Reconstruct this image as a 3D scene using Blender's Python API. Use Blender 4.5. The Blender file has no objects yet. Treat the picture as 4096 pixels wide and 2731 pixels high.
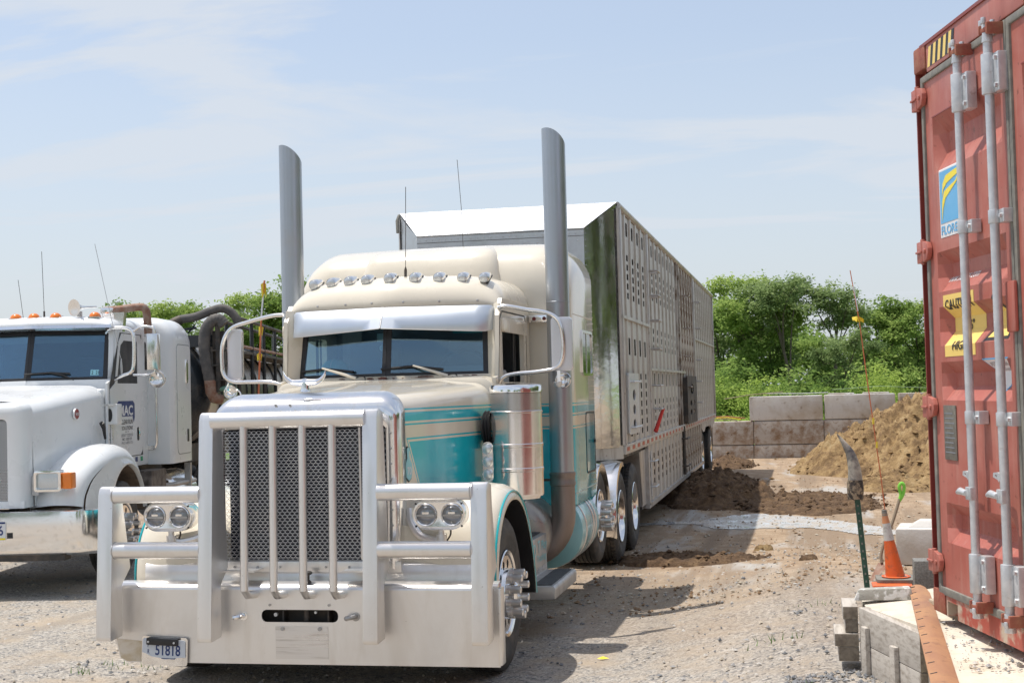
import bpy, bmesh, math, random
import numpy as np
from mathutils import Vector, Matrix, noise
from mathutils.geometry import tessellate_polygon
R = math.radians
PI = math.pi
scene = bpy.context.scene
COL = scene.collection
rnd = random.Random(7)

# ------------------------------------------------------------------ camera, sky, sun, exposure
CAM = Vector((3.2432, -8.5481, 1.9149))
YAW, PITCH, ROLL, FPX = -0.2058, 0.0355, -0.0267, 5529.6
cam_data = bpy.data.cameras.new('camera')
cam = bpy.data.objects.new('camera', cam_data)
COL.objects.link(cam)
_f = Vector((math.sin(YAW)*math.cos(PITCH), math.cos(YAW)*math.cos(PITCH), math.sin(PITCH)))
_r = Vector((math.cos(YAW), -math.sin(YAW), 0))
_u = _r.cross(_f)
_r2 = _r*math.cos(ROLL) + _u*math.sin(ROLL)
_u2 = -_r*math.sin(ROLL) + _u*math.cos(ROLL)
_m = Matrix((_r2, _u2, -_f)).transposed().to_4x4()
_m.translation = CAM
cam.matrix_world = _m
cam_data.sensor_width = 36
cam_data.lens = FPX/4096*36
cam_data.clip_start = 0.1
cam_data.clip_end = 3000
cam_data.dof.use_dof = True
cam_data.dof.focus_distance = 9.4
cam_data.dof.aperture_fstop = 16.0
scene.camera = cam

SUN = Vector((-0.315, 0.03, 1.0)).normalized()
sd = bpy.data.lights.new('sun', 'SUN')
sd.energy = 3.7
sd.angle = R(0.55)
sd.color = (1.0, 0.95, 0.87)
so = bpy.data.objects.new('sun', sd)
so.rotation_euler = SUN.to_track_quat('Z', 'Y').to_euler()
so.location = (0, 0, 30)
COL.objects.link(so)

world = bpy.data.worlds.new('World')
scene.world = world
world.use_nodes = True
wn, wl = world.node_tree.nodes, world.node_tree.links
wn.clear()
def WN(t, **k):
    n = wn.new(t)
    for a, b in k.items(): setattr(n, a, b)
    return n
sky = WN('ShaderNodeTexSky', sky_type='NISHITA')
sky.sun_disc = False
sky.sun_elevation = math.asin(SUN.z)
sky.sun_rotation = math.atan2(SUN.x, SUN.y)
sky.air_density = 1.0
sky.dust_density = 2.2
sky.ozone_density = 1.2
tc = WN('ShaderNodeTexCoord')
# thin cirrus: direction projected on a high flat layer, stretched noise
sep = WN('ShaderNodeSeparateXYZ'); wl.new(tc.outputs['Generated'], sep.inputs[0])
zc = WN('ShaderNodeMath', operation='MAXIMUM'); wl.new(sep.outputs[2], zc.inputs[0]); zc.inputs[1].default_value = 0.0
za = WN('ShaderNodeMath', operation='ADD'); wl.new(zc.outputs[0], za.inputs[0]); za.inputs[1].default_value = 0.13
dx = WN('ShaderNodeMath', operation='DIVIDE'); wl.new(sep.outputs[0], dx.inputs[0]); wl.new(za.outputs[0], dx.inputs[1])
dy = WN('ShaderNodeMath', operation='DIVIDE'); wl.new(sep.outputs[1], dy.inputs[0]); wl.new(za.outputs[0], dy.inputs[1])
cmb = WN('ShaderNodeCombineXYZ'); wl.new(dx.outputs[0], cmb.inputs[0]); wl.new(dy.outputs[0], cmb.inputs[1])
mp = WN('ShaderNodeMapping'); wl.new(cmb.outputs[0], mp.inputs[0]); mp.inputs['Rotation'].default_value = (0, 0, R(-32)); mp.inputs['Scale'].default_value = (0.62, 1.5, 1)
n1 = WN('ShaderNodeTexNoise'); wl.new(mp.outputs[0], n1.inputs['Vector']); n1.inputs['Scale'].default_value = 1.15; n1.inputs['Detail'].default_value = 9; n1.inputs['Roughness'].default_value = 0.56; n1.inputs['Distortion'].default_value = 0.9
cr = WN('ShaderNodeValToRGB'); wl.new(n1.outputs['Fac'], cr.inputs[0])
cr.color_ramp.elements[0].position = 0.37; cr.color_ramp.elements[0].color = (0, 0, 0, 1)
cr.color_ramp.elements[1].position = 0.58; cr.color_ramp.elements[1].color = (1, 1, 1, 1)
hz = WN('ShaderNodeMapRange'); wl.new(zc.outputs[0], hz.inputs[0]); hz.inputs['From Min'].default_value = 0.0; hz.inputs['From Max'].default_value = 0.25; hz.inputs['To Min'].default_value = 0.80; hz.inputs['To Max'].default_value = 0.38
mul = WN('ShaderNodeMath', operation='MAXIMUM'); wl.new(hz.outputs[0], mul.inputs[0])
cm = WN('ShaderNodeMath', operation='MULTIPLY'); wl.new(cr.outputs[0], cm.inputs[0]); cm.inputs[1].default_value = 0.86
wl.new(cm.outputs[0], mul.inputs[1])
mix = WN('ShaderNodeMix', data_type='RGBA'); wl.new(mul.outputs[0], mix.inputs[0]); wl.new(sky.outputs[0], mix.inputs[6])
mix.inputs[7].default_value = (4.0, 4.27, 4.65, 1)      # thin veil of cloud, in the units of the sky texture
bg = WN('ShaderNodeBackground'); wl.new(mix.outputs[2], bg.inputs[0]); bg.inputs[1].default_value = 0.15
wo = WN('ShaderNodeOutputWorld'); wl.new(bg.outputs[0], wo.inputs[0])

scene.view_settings.view_transform = 'Standard'
scene.view_settings.look = 'None'
scene.view_settings.exposure = 0.25
scene.view_settings.gamma = 1.0
scene.view_settings.use_curve_mapping = False
scene.cycles.max_bounces = 8
scene.cycles.transparent_max_bounces = 12

# ------------------------------------------------------------------ materials
def nd(nt, t, **k):
    n = nt.nodes.new(t)
    for a, b in k.items(): setattr(n, a, b)
    return n
def base_mat(name):
    m = bpy.data.materials.new(name); m.use_nodes = True
    return m, m.node_tree, m.node_tree.nodes['Principled BSDF']
def noise_node(nt, scale, detail=4, rough=0.55, coord='Object', stretch=None, dist=0.0):
    t = nd(nt, 'ShaderNodeTexCoord')
    n = nd(nt, 'ShaderNodeTexNoise')
    src = t.outputs[coord]
    if stretch:
        mp = nd(nt, 'ShaderNodeMapping'); mp.inputs['Scale'].default_value = stretch
        nt.links.new(src, mp.inputs[0]); src = mp.outputs[0]
    nt.links.new(src, n.inputs['Vector'])
    n.inputs['Scale'].default_value = scale; n.inputs['Detail'].default_value = detail
    n.inputs['Roughness'].default_value = rough; n.inputs['Distortion'].default_value = dist
    return n
def ramp(nt, src, stops):
    r = nd(nt, 'ShaderNodeValToRGB'); nt.links.new(src, r.inputs[0])
    e = r.color_ramp.elements
    while len(e) > 1: e.remove(e[-1])
    e[0].position = stops[0][0]; e[0].color = (*stops[0][1], 1)
    for p, c in stops[1:]:
        x = e.new(p); x.color = (*c, 1)
    return r
def rampv(nt, src, a, b, va=0.0, vb=1.0):
    m = nd(nt, 'ShaderNodeMapRange'); nt.links.new(src, m.inputs[0])
    m.inputs['From Min'].default_value = a; m.inputs['From Max'].default_value = b
    m.inputs['To Min'].default_value = va; m.inputs['To Max'].default_value = vb
    return m.outputs[0]
def mixc(nt, fac, a, b):
    m = nd(nt, 'ShaderNodeMix', data_type='RGBA')
    if isinstance(fac, (int, float)): m.inputs[0].default_value = fac
    else: nt.links.new(fac, m.inputs[0])
    for s, i in ((a, 6), (b, 7)):
        if isinstance(s, tuple): m.inputs[i].default_value = (*s, 1)
        else: nt.links.new(s, m.inputs[i])
    return m.outputs[2]
def bump(nt, bsdf, src, strength=0.3, dist=0.01):
    b = nd(nt, 'ShaderNodeBump'); nt.links.new(src, b.inputs['Height'])
    b.inputs['Strength'].default_value = strength; b.inputs['Distance'].default_value = dist
    nt.links.new(b.outputs[0], bsdf.inputs['Normal'])
    return b
def mat(name, col, rough=0.5, metal=0.0, dirt=None, dscale=3.0, dlo=0.5, dhi=0.75, rvar=0.12, bmp=0.0, bscale=40, coat=0.0, stretch=None, spec=None, dmax=1.0):
    m, nt, b = base_mat(name)
    b.inputs['Metallic'].default_value = metal
    c = col
    if dirt is not None:
        n = noise_node(nt, dscale, 8, 0.62, stretch=stretch, dist=0.3)
        f = rampv(nt, n.outputs['Fac'], dlo, dhi, 0.0, dmax)
        out = mixc(nt, f, col, dirt); nt.links.new(out, b.inputs['Base Color'])
        if metal > 0.2:
            nt.links.new(rampv(nt, n.outputs['Fac'], dlo, dhi, metal, metal*0.75), b.inputs['Metallic'])
    else:
        n0 = noise_node(nt, 2, 2)
        out = mixc(nt, rampv(nt, n0.outputs['Fac'], 0.35, 0.65), tuple(x*0.97 for x in col), tuple(min(1, x*1.02) for x in col))
        nt.links.new(out, b.inputs['Base Color'])
    n2 = noise_node(nt, 3.5, 3, 0.5, stretch=stretch)
    nt.links.new(rampv(nt, n2.outputs['Fac'], 0.3, 0.7, max(0.02, rough-rvar), min(1, rough+rvar)), b.inputs['Roughness'])
    if bmp:
        n3 = noise_node(nt, bscale, 5, 0.6)
        bump(nt, b, n3.outputs['Fac'], bmp, 0.01)
    if coat: b.inputs['Coat Weight'].default_value = coat; b.inputs['Coat Roughness'].default_value = 0.06
    if spec is not None: b.inputs['Specular IOR Level'].default_value = spec
    return m
M = {}
M['satin'] = mat('satin_aluminium', (0.80, 0.785, 0.77), 0.33, 0.86, dirt=(0.66, 0.62, 0.57), dscale=2.5, dlo=0.5, dhi=0.85, stretch=(1, 1, 0.5), rvar=0.05)
M['polish'] = mat('polished_aluminium', (0.86, 0.85, 0.84), 0.16, 1.0, dirt=(0.66, 0.61, 0.56), dscale=7, dlo=0.5, dhi=0.85, rvar=0.07, bmp=0.015, bscale=6)
M['chrome'] = mat('chrome', (0.90, 0.89, 0.88), 0.12, 1.0, rvar=0.04, dirt=(0.6, 0.56, 0.52), dscale=14, dlo=0.55, dhi=0.9)
M['mirror'] = mat('mirror_finish', (0.78, 0.78, 0.76), 0.09, 0.97, rvar=0.03, bmp=0.20, bscale=5.0, dirt=(.5, .47, .42), dscale=4, dlo=.5, dhi=.8)
M['stack'] = mat('chromed_exhaust', (0.42, 0.45, 0.49), 0.34, 0.88, rvar=0.03, dirt=(0.42, 0.40, 0.38), dscale=3, dlo=0.5, dhi=0.9)
M['stack_low'] = mat('heat_stained_exhaust', (0.32, 0.27, 0.245), 0.42, 0.7, dirt=(0.2, 0.15, 0.11), dscale=4, stretch=(1, 1, 0.3), dlo=0.4, dhi=0.8)
M['white'] = mat('white_paint', (0.76, 0.775, 0.785), 0.3, 0, coat=0.25, rvar=.05)
M['cream'] = mat('cream_paint', (0.72, 0.66, 0.55), 0.25, 0, dirt=(0.58, 0.52, 0.42), dscale=4, dlo=0.58, dhi=0.95, coat=0.5)
M['red'] = mat('container_red_paint', (0.41, 0.118, 0.088), 0.5, 0, dirt=(0.50, 0.21, 0.165), dscale=3, dlo=0.42, dhi=0.8, bmp=0.05, bscale=60)
M['dkred'] = mat('container_dark_red', (0.25, 0.05, 0.04), 0.45, 0, dirt=(0.25, 0.07, 0.045), dscale=9, dlo=0.55, dhi=0.7)
M['rustred'] = mat('rusty_red_casting', (0.28, 0.075, 0.05), 0.7, 0, dirt=(0.35, 0.15, 0.09), dscale=14, dlo=0.4, dhi=0.65, bmp=0.3, bscale=50)
M['galv'] = mat('galvanised_steel', (0.56, 0.58, 0.60), 0.42, 0.55, dirt=(0.68, 0.69, 0.70), dscale=22, dlo=0.4, dhi=0.7, rvar=0.08)
M['rubber'] = mat('grey_rubber_gasket', (0.17, 0.165, 0.15), 0.75, 0, dirt=(0.27, 0.26, 0.22), dscale=14, dlo=0.4, dhi=0.7)
M['tyre'] = mat('tyre_rubber', (0.045, 0.044, 0.043), 0.78, 0, dirt=(0.13, 0.115, 0.10), dscale=7, dlo=0.45, dhi=0.8, bmp=0.15, bscale=60)
M['black'] = mat('black_plastic', (0.018, 0.018, 0.02), 0.45, 0)
M['dark'] = mat('dark_greasy_steel', (0.05, 0.047, 0.044), 0.65, 0.2, dirt=(0.13, 0.10, 0.075), dscale=6, dlo=0.45, dhi=0.7)
M['blacktank'] = mat('black_tank_paint', (0.022, 0.028, 0.034), 0.22, 0, dirt=(0.10, 0.085, 0.07), dscale=5, dlo=0.5, dhi=0.85)
M['greytank'] = mat('grey_tank_skin', (0.42, 0.40, 0.37), 0.35, 0.5, dirt=(0.26, 0.24, 0.21), dscale=4, dlo=0.45, dhi=0.8)
M['hose'] = mat('grey_ribbed_hose', (0.085, 0.08, 0.078), 0.8, 0, dirt=(0.15, 0.135, 0.12), dscale=9, dlo=0.4, dhi=0.7)
M['rust'] = mat('rusty_steel', (0.33, 0.165, 0.095), 0.72, 0.1, dirt=(0.45, 0.245, 0.12), dscale=7, dlo=0.35, dhi=0.7, bmp=0.15, bscale=70, stretch=(1, 0.5, 1))
M['brownrust'] = mat('brown_rusted_pipe', (0.26, 0.13, 0.085), 0.7, 0.2, dirt=(0.36, 0.27, 0.22), dscale=14, dlo=0.4, dhi=0.65)
M['trailer'] = mat('weathered_trailer_aluminium', (0.54, 0.53, 0.515), 0.42, 0.5, dirt=(0.29, 0.255, 0.215), dscale=2.2, dlo=0.44, dhi=0.85, stretch=(1, 1, 0.45), rvar=0.1)
M['trailer_dirty'] = mat('muddy_trailer_aluminium', (0.52, 0.49, 0.45), 0.55, 0.4, dirt=(0.15, 0.09, 0.05), dscale=5.0, dlo=0.46, dhi=0.62, rvar=0.1)
M['galvroof'] = mat('bright_spangled_sheet', (0.50, 0.51, 0.53), 0.42, 0.9, dirt=(0.34, 0.37, 0.42), dscale=26, dlo=0.35, dhi=0.65, rvar=0.1)
M['noseflat'] = mat('nose_sheet', (0.56, 0.58, 0.60), 0.4, 0.8, dirt=(0.45, 0.46, 0.47), dscale=6, dlo=0.45, dhi=0.8)
M['teal'] = mat('teal_paint', (0.008, 0.38, 0.43), 0.2, 0, coat=0.6)
M['lteal'] = mat('pale_teal_tank', (0.28, 0.58, 0.62), 0.3, 0, coat=0.4)
M['amber'] = mat('amber_lens', (0.80, 0.20, 0.015), 0.25, 0, coat=0.5)
M['clear'] = mat('clear_lens', (0.62, 0.65, 0.67), 0.12, 0.55, bmp=0.35, bscale=45)
M['lampglass'] = mat('headlight_glass', (0.30, 0.31, 0.33), 0.08, 0.6, bmp=0.2, bscale=25)
M['maroon'] = mat('maroon_cab_marker', (0.16, 0.02, 0.02), 0.4, 0)
M['wood'] = mat('weathered_grey_timber', (0.50, 0.46, 0.41), 0.85, 0, dirt=(0.27, 0.23, 0.19), dscale=3.2, dlo=0.45, dhi=0.72, stretch=(14, 1.2, 14), bmp=0.12, bscale=60)
M['woodend'] = mat('timber_end_grain', (0.27, 0.23, 0.18), 0.9, 0, dirt=(0.16, 0.13, 0.10), dscale=30, dlo=0.4, dhi=0.65, bmp=0.4, bscale=80)
M['conc'] = mat('cast_concrete', (0.60, 0.58, 0.55), 0.88, 0, dirt=(0.45, 0.39, 0.32), dscale=1.8, dlo=0.42, dhi=0.66, bmp=0.35, bscale=30)
M['concmud'] = mat('mud_splashed_concrete', (0.44, 0.40, 0.36), 0.9, 0, dirt=(0.24, 0.155, 0.095), dscale=5, dlo=0.42, dhi=0.66, bmp=0.35, bscale=30)
M['slab'] = mat('pale_concrete', (0.64, 0.58, 0.49), 0.9, 0, dirt=(0.52, 0.43, 0.31), dscale=5, dlo=0.48, dhi=0.75, bmp=0.3, bscale=45)
M['cinder'] = mat('grey_cinder', (0.27, 0.265, 0.25), 0.95, 0, dirt=(0.17, 0.165, 0.155), dscale=60, dlo=0.4, dhi=0.62, bmp=0.9, bscale=120)
M['orange'] = mat('faded_orange_plastic', (0.78, 0.14, 0.03), 0.5, 0, dirt=(0.30, 0.11, 0.06), dscale=14, dlo=0.5, dhi=0.72)
M['conewhite'] = mat('dirty_reflective_collar', (0.62, 0.61, 0.58), 0.5, 0, dirt=(0.30, 0.27, 0.24), dscale=22, dlo=0.5, dhi=0.7)
M['green'] = mat('green_steel_post', (0.03, 0.085, 0.055), 0.45, 0.1, dirt=(0.05, 0.12, 0.085), dscale=12)
M['lime'] = mat('lime_plastic', (0.25, 0.72, 0.08), 0.4, 0)
M['handle'] = mat('worn_ash_handle', (0.31, 0.25, 0.18), 0.75, 0)
M['yellow'] = mat('yellow_tape', (0.80, 0.62, 0.05), 0.5, 0)
M['fibre'] = mat('orange_fibreglass', (0.62, 0.18, 0.08), 0.4, 0)
M['redp'] = mat('red_plastic', (0.62, 0.03, 0.02), 0.35, 0)
M['bone'] = mat('horn_keratin', (0.50, 0.45, 0.37), 0.6, 0, dirt=(0.085, 0.08, 0.085), dscale=9, dlo=0.38, dhi=0.62, bmp=0.4, bscale=40)
M['bonebase'] = mat('horn_base', (0.36, 0.28, 0.19), 0.85, 0, dirt=(0.05, 0.04, 0.035), dscale=26, dlo=0.42, dhi=0.55, bmp=0.8, bscale=50)
M['blue'] = mat('navy_print', (0.02, 0.045, 0.17), 0.5, 0)
M['ink'] = mat('black_print', (0.02, 0.02, 0.022), 0.5, 0)
M['fadeink'] = mat('faded_grey_print', (0.22, 0.23, 0.25), 0.5, 0)
M['paper'] = mat('white_sticker', (0.75, 0.76, 0.77), 0.5, 0)
M['yel'] = mat('yellow_sticker', (0.86, 0.62, 0.17), 0.45, 0)
M['skyblue'] = mat('light_blue_sticker', (0.12, 0.42, 0.72), 0.45, 0)
M['pyel'] = mat('bright_yellow_print', (0.90, 0.72, 0.03), 0.45, 0)
M['palecyan'] = mat('pale_cyan_print', (0.30, 0.62, 0.66), 0.5, 0)
M['dash'] = mat('grey_dashboard', (0.30, 0.31, 0.32), 0.7, 0)
M['seat'] = mat('dark_seat_cloth', (0.12, 0.125, 0.135), 0.9, 0)
M['cloth'] = mat('pale_aqua_cloth', (0.30, 0.60, 0.62), 0.8, 0)
M['mesh'] = mat('stainless_mesh', (0.66, 0.69, 0.74), 0.3, 0.9)
M['rad'] = mat('dark_radiator', (0.008, 0.010, 0.022), 0.6, 0.1)
M['brownpatch'] = mat('rust_under_paint', (0.13, 0.04, 0.025), 0.7, 0)
M['alu'] = mat('bare_dull_aluminium', (0.50, 0.50, 0.50), 0.45, 0.6, dirt=(0.30, 0.27, 0.24), dscale=6, dlo=0.45, dhi=0.8)
M['grip'] = mat('black_grip_tread', (0.06, 0.065, 0.07), 0.75, 0, bmp=0.6, bscale=120)
M['darkpane'] = mat('dark_window_pane', (.012, .016, .018), .05, 0, rvar=.02, coat=.5)

def glass_mat(name, tint, refl=0.18, rough=0.02, rtint=(0.85, 0.93, 1.0)):
    m = bpy.data.materials.new(name); m.use_nodes = True
    nt = m.node_tree; nt.nodes.clear()
    o = nd(nt, 'ShaderNodeOutputMaterial'); t = nd(nt, 'ShaderNodeBsdfTransparent'); g = nd(nt, 'ShaderNodeBsdfGlossy')
    t.inputs[0].default_value = (*tint, 1); g.inputs['Color'].default_value = (*rtint, 1); g.inputs['Roughness'].default_value = rough
    fr = nd(nt, 'ShaderNodeFresnel'); fr.inputs[0].default_value = 1.5
    a = nd(nt, 'ShaderNodeMath', operation='ADD'); nt.links.new(fr.outputs[0], a.inputs[0]); a.inputs[1].default_value = refl
    x = nd(nt, 'ShaderNodeMixShader'); nt.links.new(a.outputs[0], x.inputs[0]); nt.links.new(t.outputs[0], x.inputs[1]); nt.links.new(g.outputs[0], x.inputs[2])
    nt.links.new(x.outputs[0], o.inputs[0])
    return m
M['glass'] = glass_mat('windscreen_glass', (0.66, 0.82, 0.85), 0.11, rtint=(0.62, 0.82, 1.0))
M['darkglass'] = glass_mat('side_glass', (0.28, 0.33, 0.35), 0.08)

def layer(m, col, scale, lo, hi, mx=1.0, stretch=None, detail=6):
    """one more stain, speck or streak layer over a material's colour"""
    nt = m.node_tree; b = nt.nodes['Principled BSDF']; s = b.inputs['Base Color']
    src = s.links[0].from_socket if s.links else tuple(s.default_value)[:3]
    n = noise_node(nt, scale, detail, .6, 'Object', stretch, .2)
    nt.links.new(mixc(nt, rampv(nt, n.outputs['Fac'], lo, hi, 0, mx), src, col), s)
layer(M['red'], (.17, .055, .035), 26, .63, .70, .8); layer(M['red'], (.50, .27, .22), 3, .54, .72, .45, (7, 7, .8)); layer(M['red'], (.22, .05, .035), 2.2, .55, .75, .5, (5, 5, .6))
layer(M['dkred'], (.16, .05, .03), 20, .60, .68, .8)
layer(M['trailer'], (.20, .145, .10), 2.4, .55, .74, .75, (1.2, 3.5, .7)); layer(M['trailer'], (.22, .15, .10), 16, .62, .70, .7)
layer(M['trailer_dirty'], (.12, .07, .04), 2.0, .50, .66, .9, (1, 4, .8))
layer(M['satin'], (.25, .21, .18), 34, .70, .745, .7); layer(M['satin'], (.60, .555, .50), 2.5, .55, .8, .5, (3, 3, .6))
layer(M['cream'], (.35, .29, .22), 30, .71, .75, .6)
layer(M['white'], (.50, .46, .40), 30, .70, .75, .5); layer(M['white'], (.60, .58, .54), 1.6, .58, .85, .35, (3, 3, .7))
layer(M['galv'], (.36, .33, .30), 20, .62, .72, .5)
layer(M['slab'], (.33, .27, .20), 22, .62, .72, .6); layer(M['slab'], (.70, .66, .60), 1.5, .5, .7, .6)
layer(M['conc'], (.22, .16, .11), 9, .60, .72, .6); layer(M['concmud'], (.20, .12, .07), 14, .58, .68, .8)
layer(M['tyre'], (.20, .17, .14), 5, .52, .75, .5)
layer(M['rust'], (.16, .075, .045), 14, .58, .70, .6)
# teal and cream livery: flat paint laid out by height and by a slanted front boundary
def livery():
    m, nt, b = base_mat('cream_and_teal_livery')
    tcn = nd(nt, 'ShaderNodeTexCoord'); s = nd(nt, 'ShaderNodeSeparateXYZ'); nt.links.new(tcn.outputs['Object'], s.inputs[0])
    def ma(op, a, c=None, clamp=False):
        n = nd(nt, 'ShaderNodeMath', operation=op); n.use_clamp = clamp
        for i, v in enumerate((a, c)):
            if v is None: continue
            if isinstance(v, (int, float)): n.inputs[i].default_value = v
            else: nt.links.new(v, n.inputs[i])
        return n.outputs[0]
    y, z = s.outputs[1], s.outputs[2]
    # distance behind the slanted front edge of the stripes
    t = ma('SUBTRACT', ma('SUBTRACT', y, 0.36), ma('MULTIPLY', ma('SUBTRACT', 1.81, z), 0.5))
    zz = ma('ADD', z, ma('MULTIPLY', ma('GREATER_THAN', y, 3.0), 0.02))
    def group(zt, zb):
        sdist = ma('MINIMUM', t, ma('SUBTRACT', zt, zz))
        if zb is not None: sdist = ma('MINIMUM', sdist, ma('SUBTRACT', zz, zb))
        thin = ma('MULTIPLY', ma('GREATER_THAN', sdist, 0.0), ma('LESS_THAN', sdist, 0.012))
        return ma('MAXIMUM', thin, ma('GREATER_THAN', sdist, 0.027))
    mask = ma('MAXIMUM', group(1.815, 1.70), group(1.615, None))
    n = noise_node(nt, 4, 6)
    cream = mixc(nt, rampv(nt, n.outputs['Fac'], 0.45, 0.9), (0.72, 0.66, 0.55), (0.66, 0.60, 0.495))
    teal = mixc(nt, rampv(nt, n.outputs['Fac'], 0.4, 0.7), (0.010, 0.45, 0.555), (0.03, 0.50, 0.60))
    nt.links.new(mixc(nt, mask, cream, teal), b.inputs['Base Color'])
    b.inputs['Roughness'].default_value = 0.2
    b.inputs['Coat Weight'].default_value = 0.6; b.inputs['Coat Roughness'].default_value = 0.05
    return m
M['livery'] = livery()

# ------------------------------------------------------------------ mesh helpers
class MB:
    def __init__(s): s.v = []; s.f = []
    def add(s, vs, fs):
        o = len(s.v); s.v.extend(tuple(v) for v in vs); s.f.extend(tuple(i+o for i in f) for f in fs); return s
    def box(s, x0, x1, y0, y1, z0, z1, rz=0, c=None):
        vs = [(x, y, z) for z in (z0, z1) for y in (y0, y1) for x in (x0, x1)]
        if rz:
            cx, cy = c or ((x0+x1)/2, (y0+y1)/2); ca, sa = math.cos(rz), math.sin(rz)
            vs = [(cx+(x-cx)*ca-(y-cy)*sa, cy+(x-cx)*sa+(y-cy)*ca, z) for x, y, z in vs]
        return s.add(vs, [(0, 2, 3, 1), (4, 5, 7, 6), (0, 1, 5, 4), (1, 3, 7, 5), (3, 2, 6, 7), (2, 0, 4, 6)])
    def hexa(s, lo, hi):      # two quads of 4 points each
        return s.add(list(lo)+list(hi), [(3, 2, 1, 0), (4, 5, 6, 7), (0, 1, 5, 4), (1, 2, 6, 5), (2, 3, 7, 6), (3, 0, 4, 7)])
    def tube(s, pts, r, n=12, caps=True):
        pts = [Vector(p) for p in pts]; k = len(pts)
        rs = r if isinstance(r, (list, tuple)) else [r]*k
        prev = None; rings = []
        for i, p in enumerate(pts):
            t = (pts[min(i+1, k-1)]-pts[max(i-1, 0)]).normalized()
            if prev is None:
                a = Vector((0, 0, 1)) if abs(t.z) < 0.9 else Vector((1, 0, 0))
                u = t.cross(a).normalized()
            else:
                u = (prev-t*prev.dot(t)).normalized()
            prev = u; w = t.cross(u)
            rings.append([p+(u*math.cos(2*PI*j/n)+w*math.sin(2*PI*j/n))*rs[i] for j in range(n)])
        return s.loft(rings, caps)
    def loft(s, rings, caps=True, closed=True, cap0=None, cap1=None):
        n = len(rings[0]); o = len(s.v)
        for r_ in rings: s.v.extend(tuple(p) for p in r_)
        m = n if closed else n-1
        for i in range(len(rings)-1):
            for j in range(m):
                a, b = o+i*n+j, o+i*n+(j+1) % n
                s.f.append((a, b, b+n, a+n))
        if caps:
            s.f.append(tuple(o+j for j in reversed(range(n))))
            s.f.append(tuple(o+(len(rings)-1)*n+j for j in range(n)))
        return s
    def lathe(s, prof, c=(0, 0, 0), axis='z', n=24, a0=0.0, a1=2*PI, caps=False):
        c = Vector(c); full = abs(a1-a0-2*PI) < 1e-6
        m = n if full else n+1
        rings = []
        for r_, h in prof:
            ring = []
            for j in range(m):
                a = a0+(a1-a0)*j/n
                ca, sa = math.cos(a)*r_, math.sin(a)*r_
                if axis == 'z': p = Vector((ca, sa, h))
                elif axis == 'x': p = Vector((h, ca, sa))
                else: p = Vector((sa, h, ca))
                ring.append(c+p)
            rings.append(ring)
        return s.loft(rings, caps, closed=full)
    def cyl(s, c, r, h, axis='z', n=20):
        return s.lathe([(r, 0), (r, h)], c, axis, n, caps=True)
    def prism(s, poly, axis, a0, a1, holes=()):
        """2-D outline (with holes) extruded along an axis. axis x:(y,z) y:(x,z) z:(x,y)"""
        loops = [list(poly)]+[list(h) for h in holes]
        tri = tessellate_polygon([[Vector((p[0], p[1], 0)) for p in l] for l in loops])
        flat = [p for l in loops for p in l]; n = len(flat)
        def P(p, a):
            return (a, p[0], p[1]) if axis == 'x' else (p[0], a, p[1]) if axis == 'y' else (p[0], p[1], a)
        vs = [P(p, a0) for p in flat]+[P(p, a1) for p in flat]
        fs = [tuple(t) for t in tri]+[tuple(i+n for i in reversed(t)) for t in tri]
        k = 0
        for l in loops:
            m = len(l)
            for i in range(m):
                a, b = k+i, k+(i+1) % m
                fs.append((a, b, b+n, a+n))
            k += m
        return s.add(vs, fs)
    def xf(s, mtx, i0=0):
        s.v[i0:] = [tuple(mtx @ Vector(v)) for v in s.v[i0:]]; return s
def rrect(x0, x1, y0, y1, r, n=4):
    out = []
    for cx, cy, a in ((x1-r, y0+r, -90), (x1-r, y1-r, 0), (x0+r, y1-r, 90), (x0+r, y0+r, 180)):
        for i in range(n+1):
            t = R(a+90*i/n); out.append((cx+r*math.cos(t), cy+r*math.sin(t)))
    return out
def circ(cx, cy, r, n=20, ry=None):
    ry = ry or r
    return [(cx+r*math.cos(2*PI*i/n), cy+ry*math.sin(2*PI*i/n)) for i in range(n)]
def spline(pts, n=8, closed=False):
    P = [Vector(p) for p in pts]; out = []; k = len(P)
    rng = range(k) if closed else range(k-1)
    for i in rng:
        p0 = P[(i-1) % k] if closed or i > 0 else P[0]*2-P[1]
        p1, p2 = P[i], P[(i+1) % k]
        p3 = P[(i+2) % k] if closed or i < k-2 else P[-1]*2-P[-2]
        for j in range(n):
            t = j/n
            out.append(0.5*((2*p1)+(p2-p0)*t+(2*p0-5*p1+4*p2-p3)*t*t+(3*p1-p0-3*p2+p3)*t*t*t))
    if not closed: out.append(P[-1])
    return out
def mesh_of(name, mb, material, smooth=35, bev=0.0, seg=2):
    me = bpy.data.meshes.new(name)
    me.from_pydata(mb.v, [], mb.f)
    bm = bmesh.new(); bm.from_mesh(me)
    bmesh.ops.remove_doubles(bm, verts=bm.verts, dist=1e-5)
    bmesh.ops.recalc_face_normals(bm, faces=bm.faces)
    if bev > 0:
        es = [e for e in bm.edges if len(e.link_faces) == 2 and e.calc_face_angle(0) > R(28)]
        bmesh.ops.bevel(bm, geom=es, offset=bev, segments=seg, profile=0.6, affect='EDGES', clamp_overlap=True)
    bm.to_mesh(me); bm.free()
    if isinstance(material, (list, tuple)):
        for m_ in material: me.materials.append(m_)
    else: me.materials.append(material)
    if smooth:
        me.shade_smooth(); me.set_sharp_from_angle(angle=R(smooth))
    return me
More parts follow.
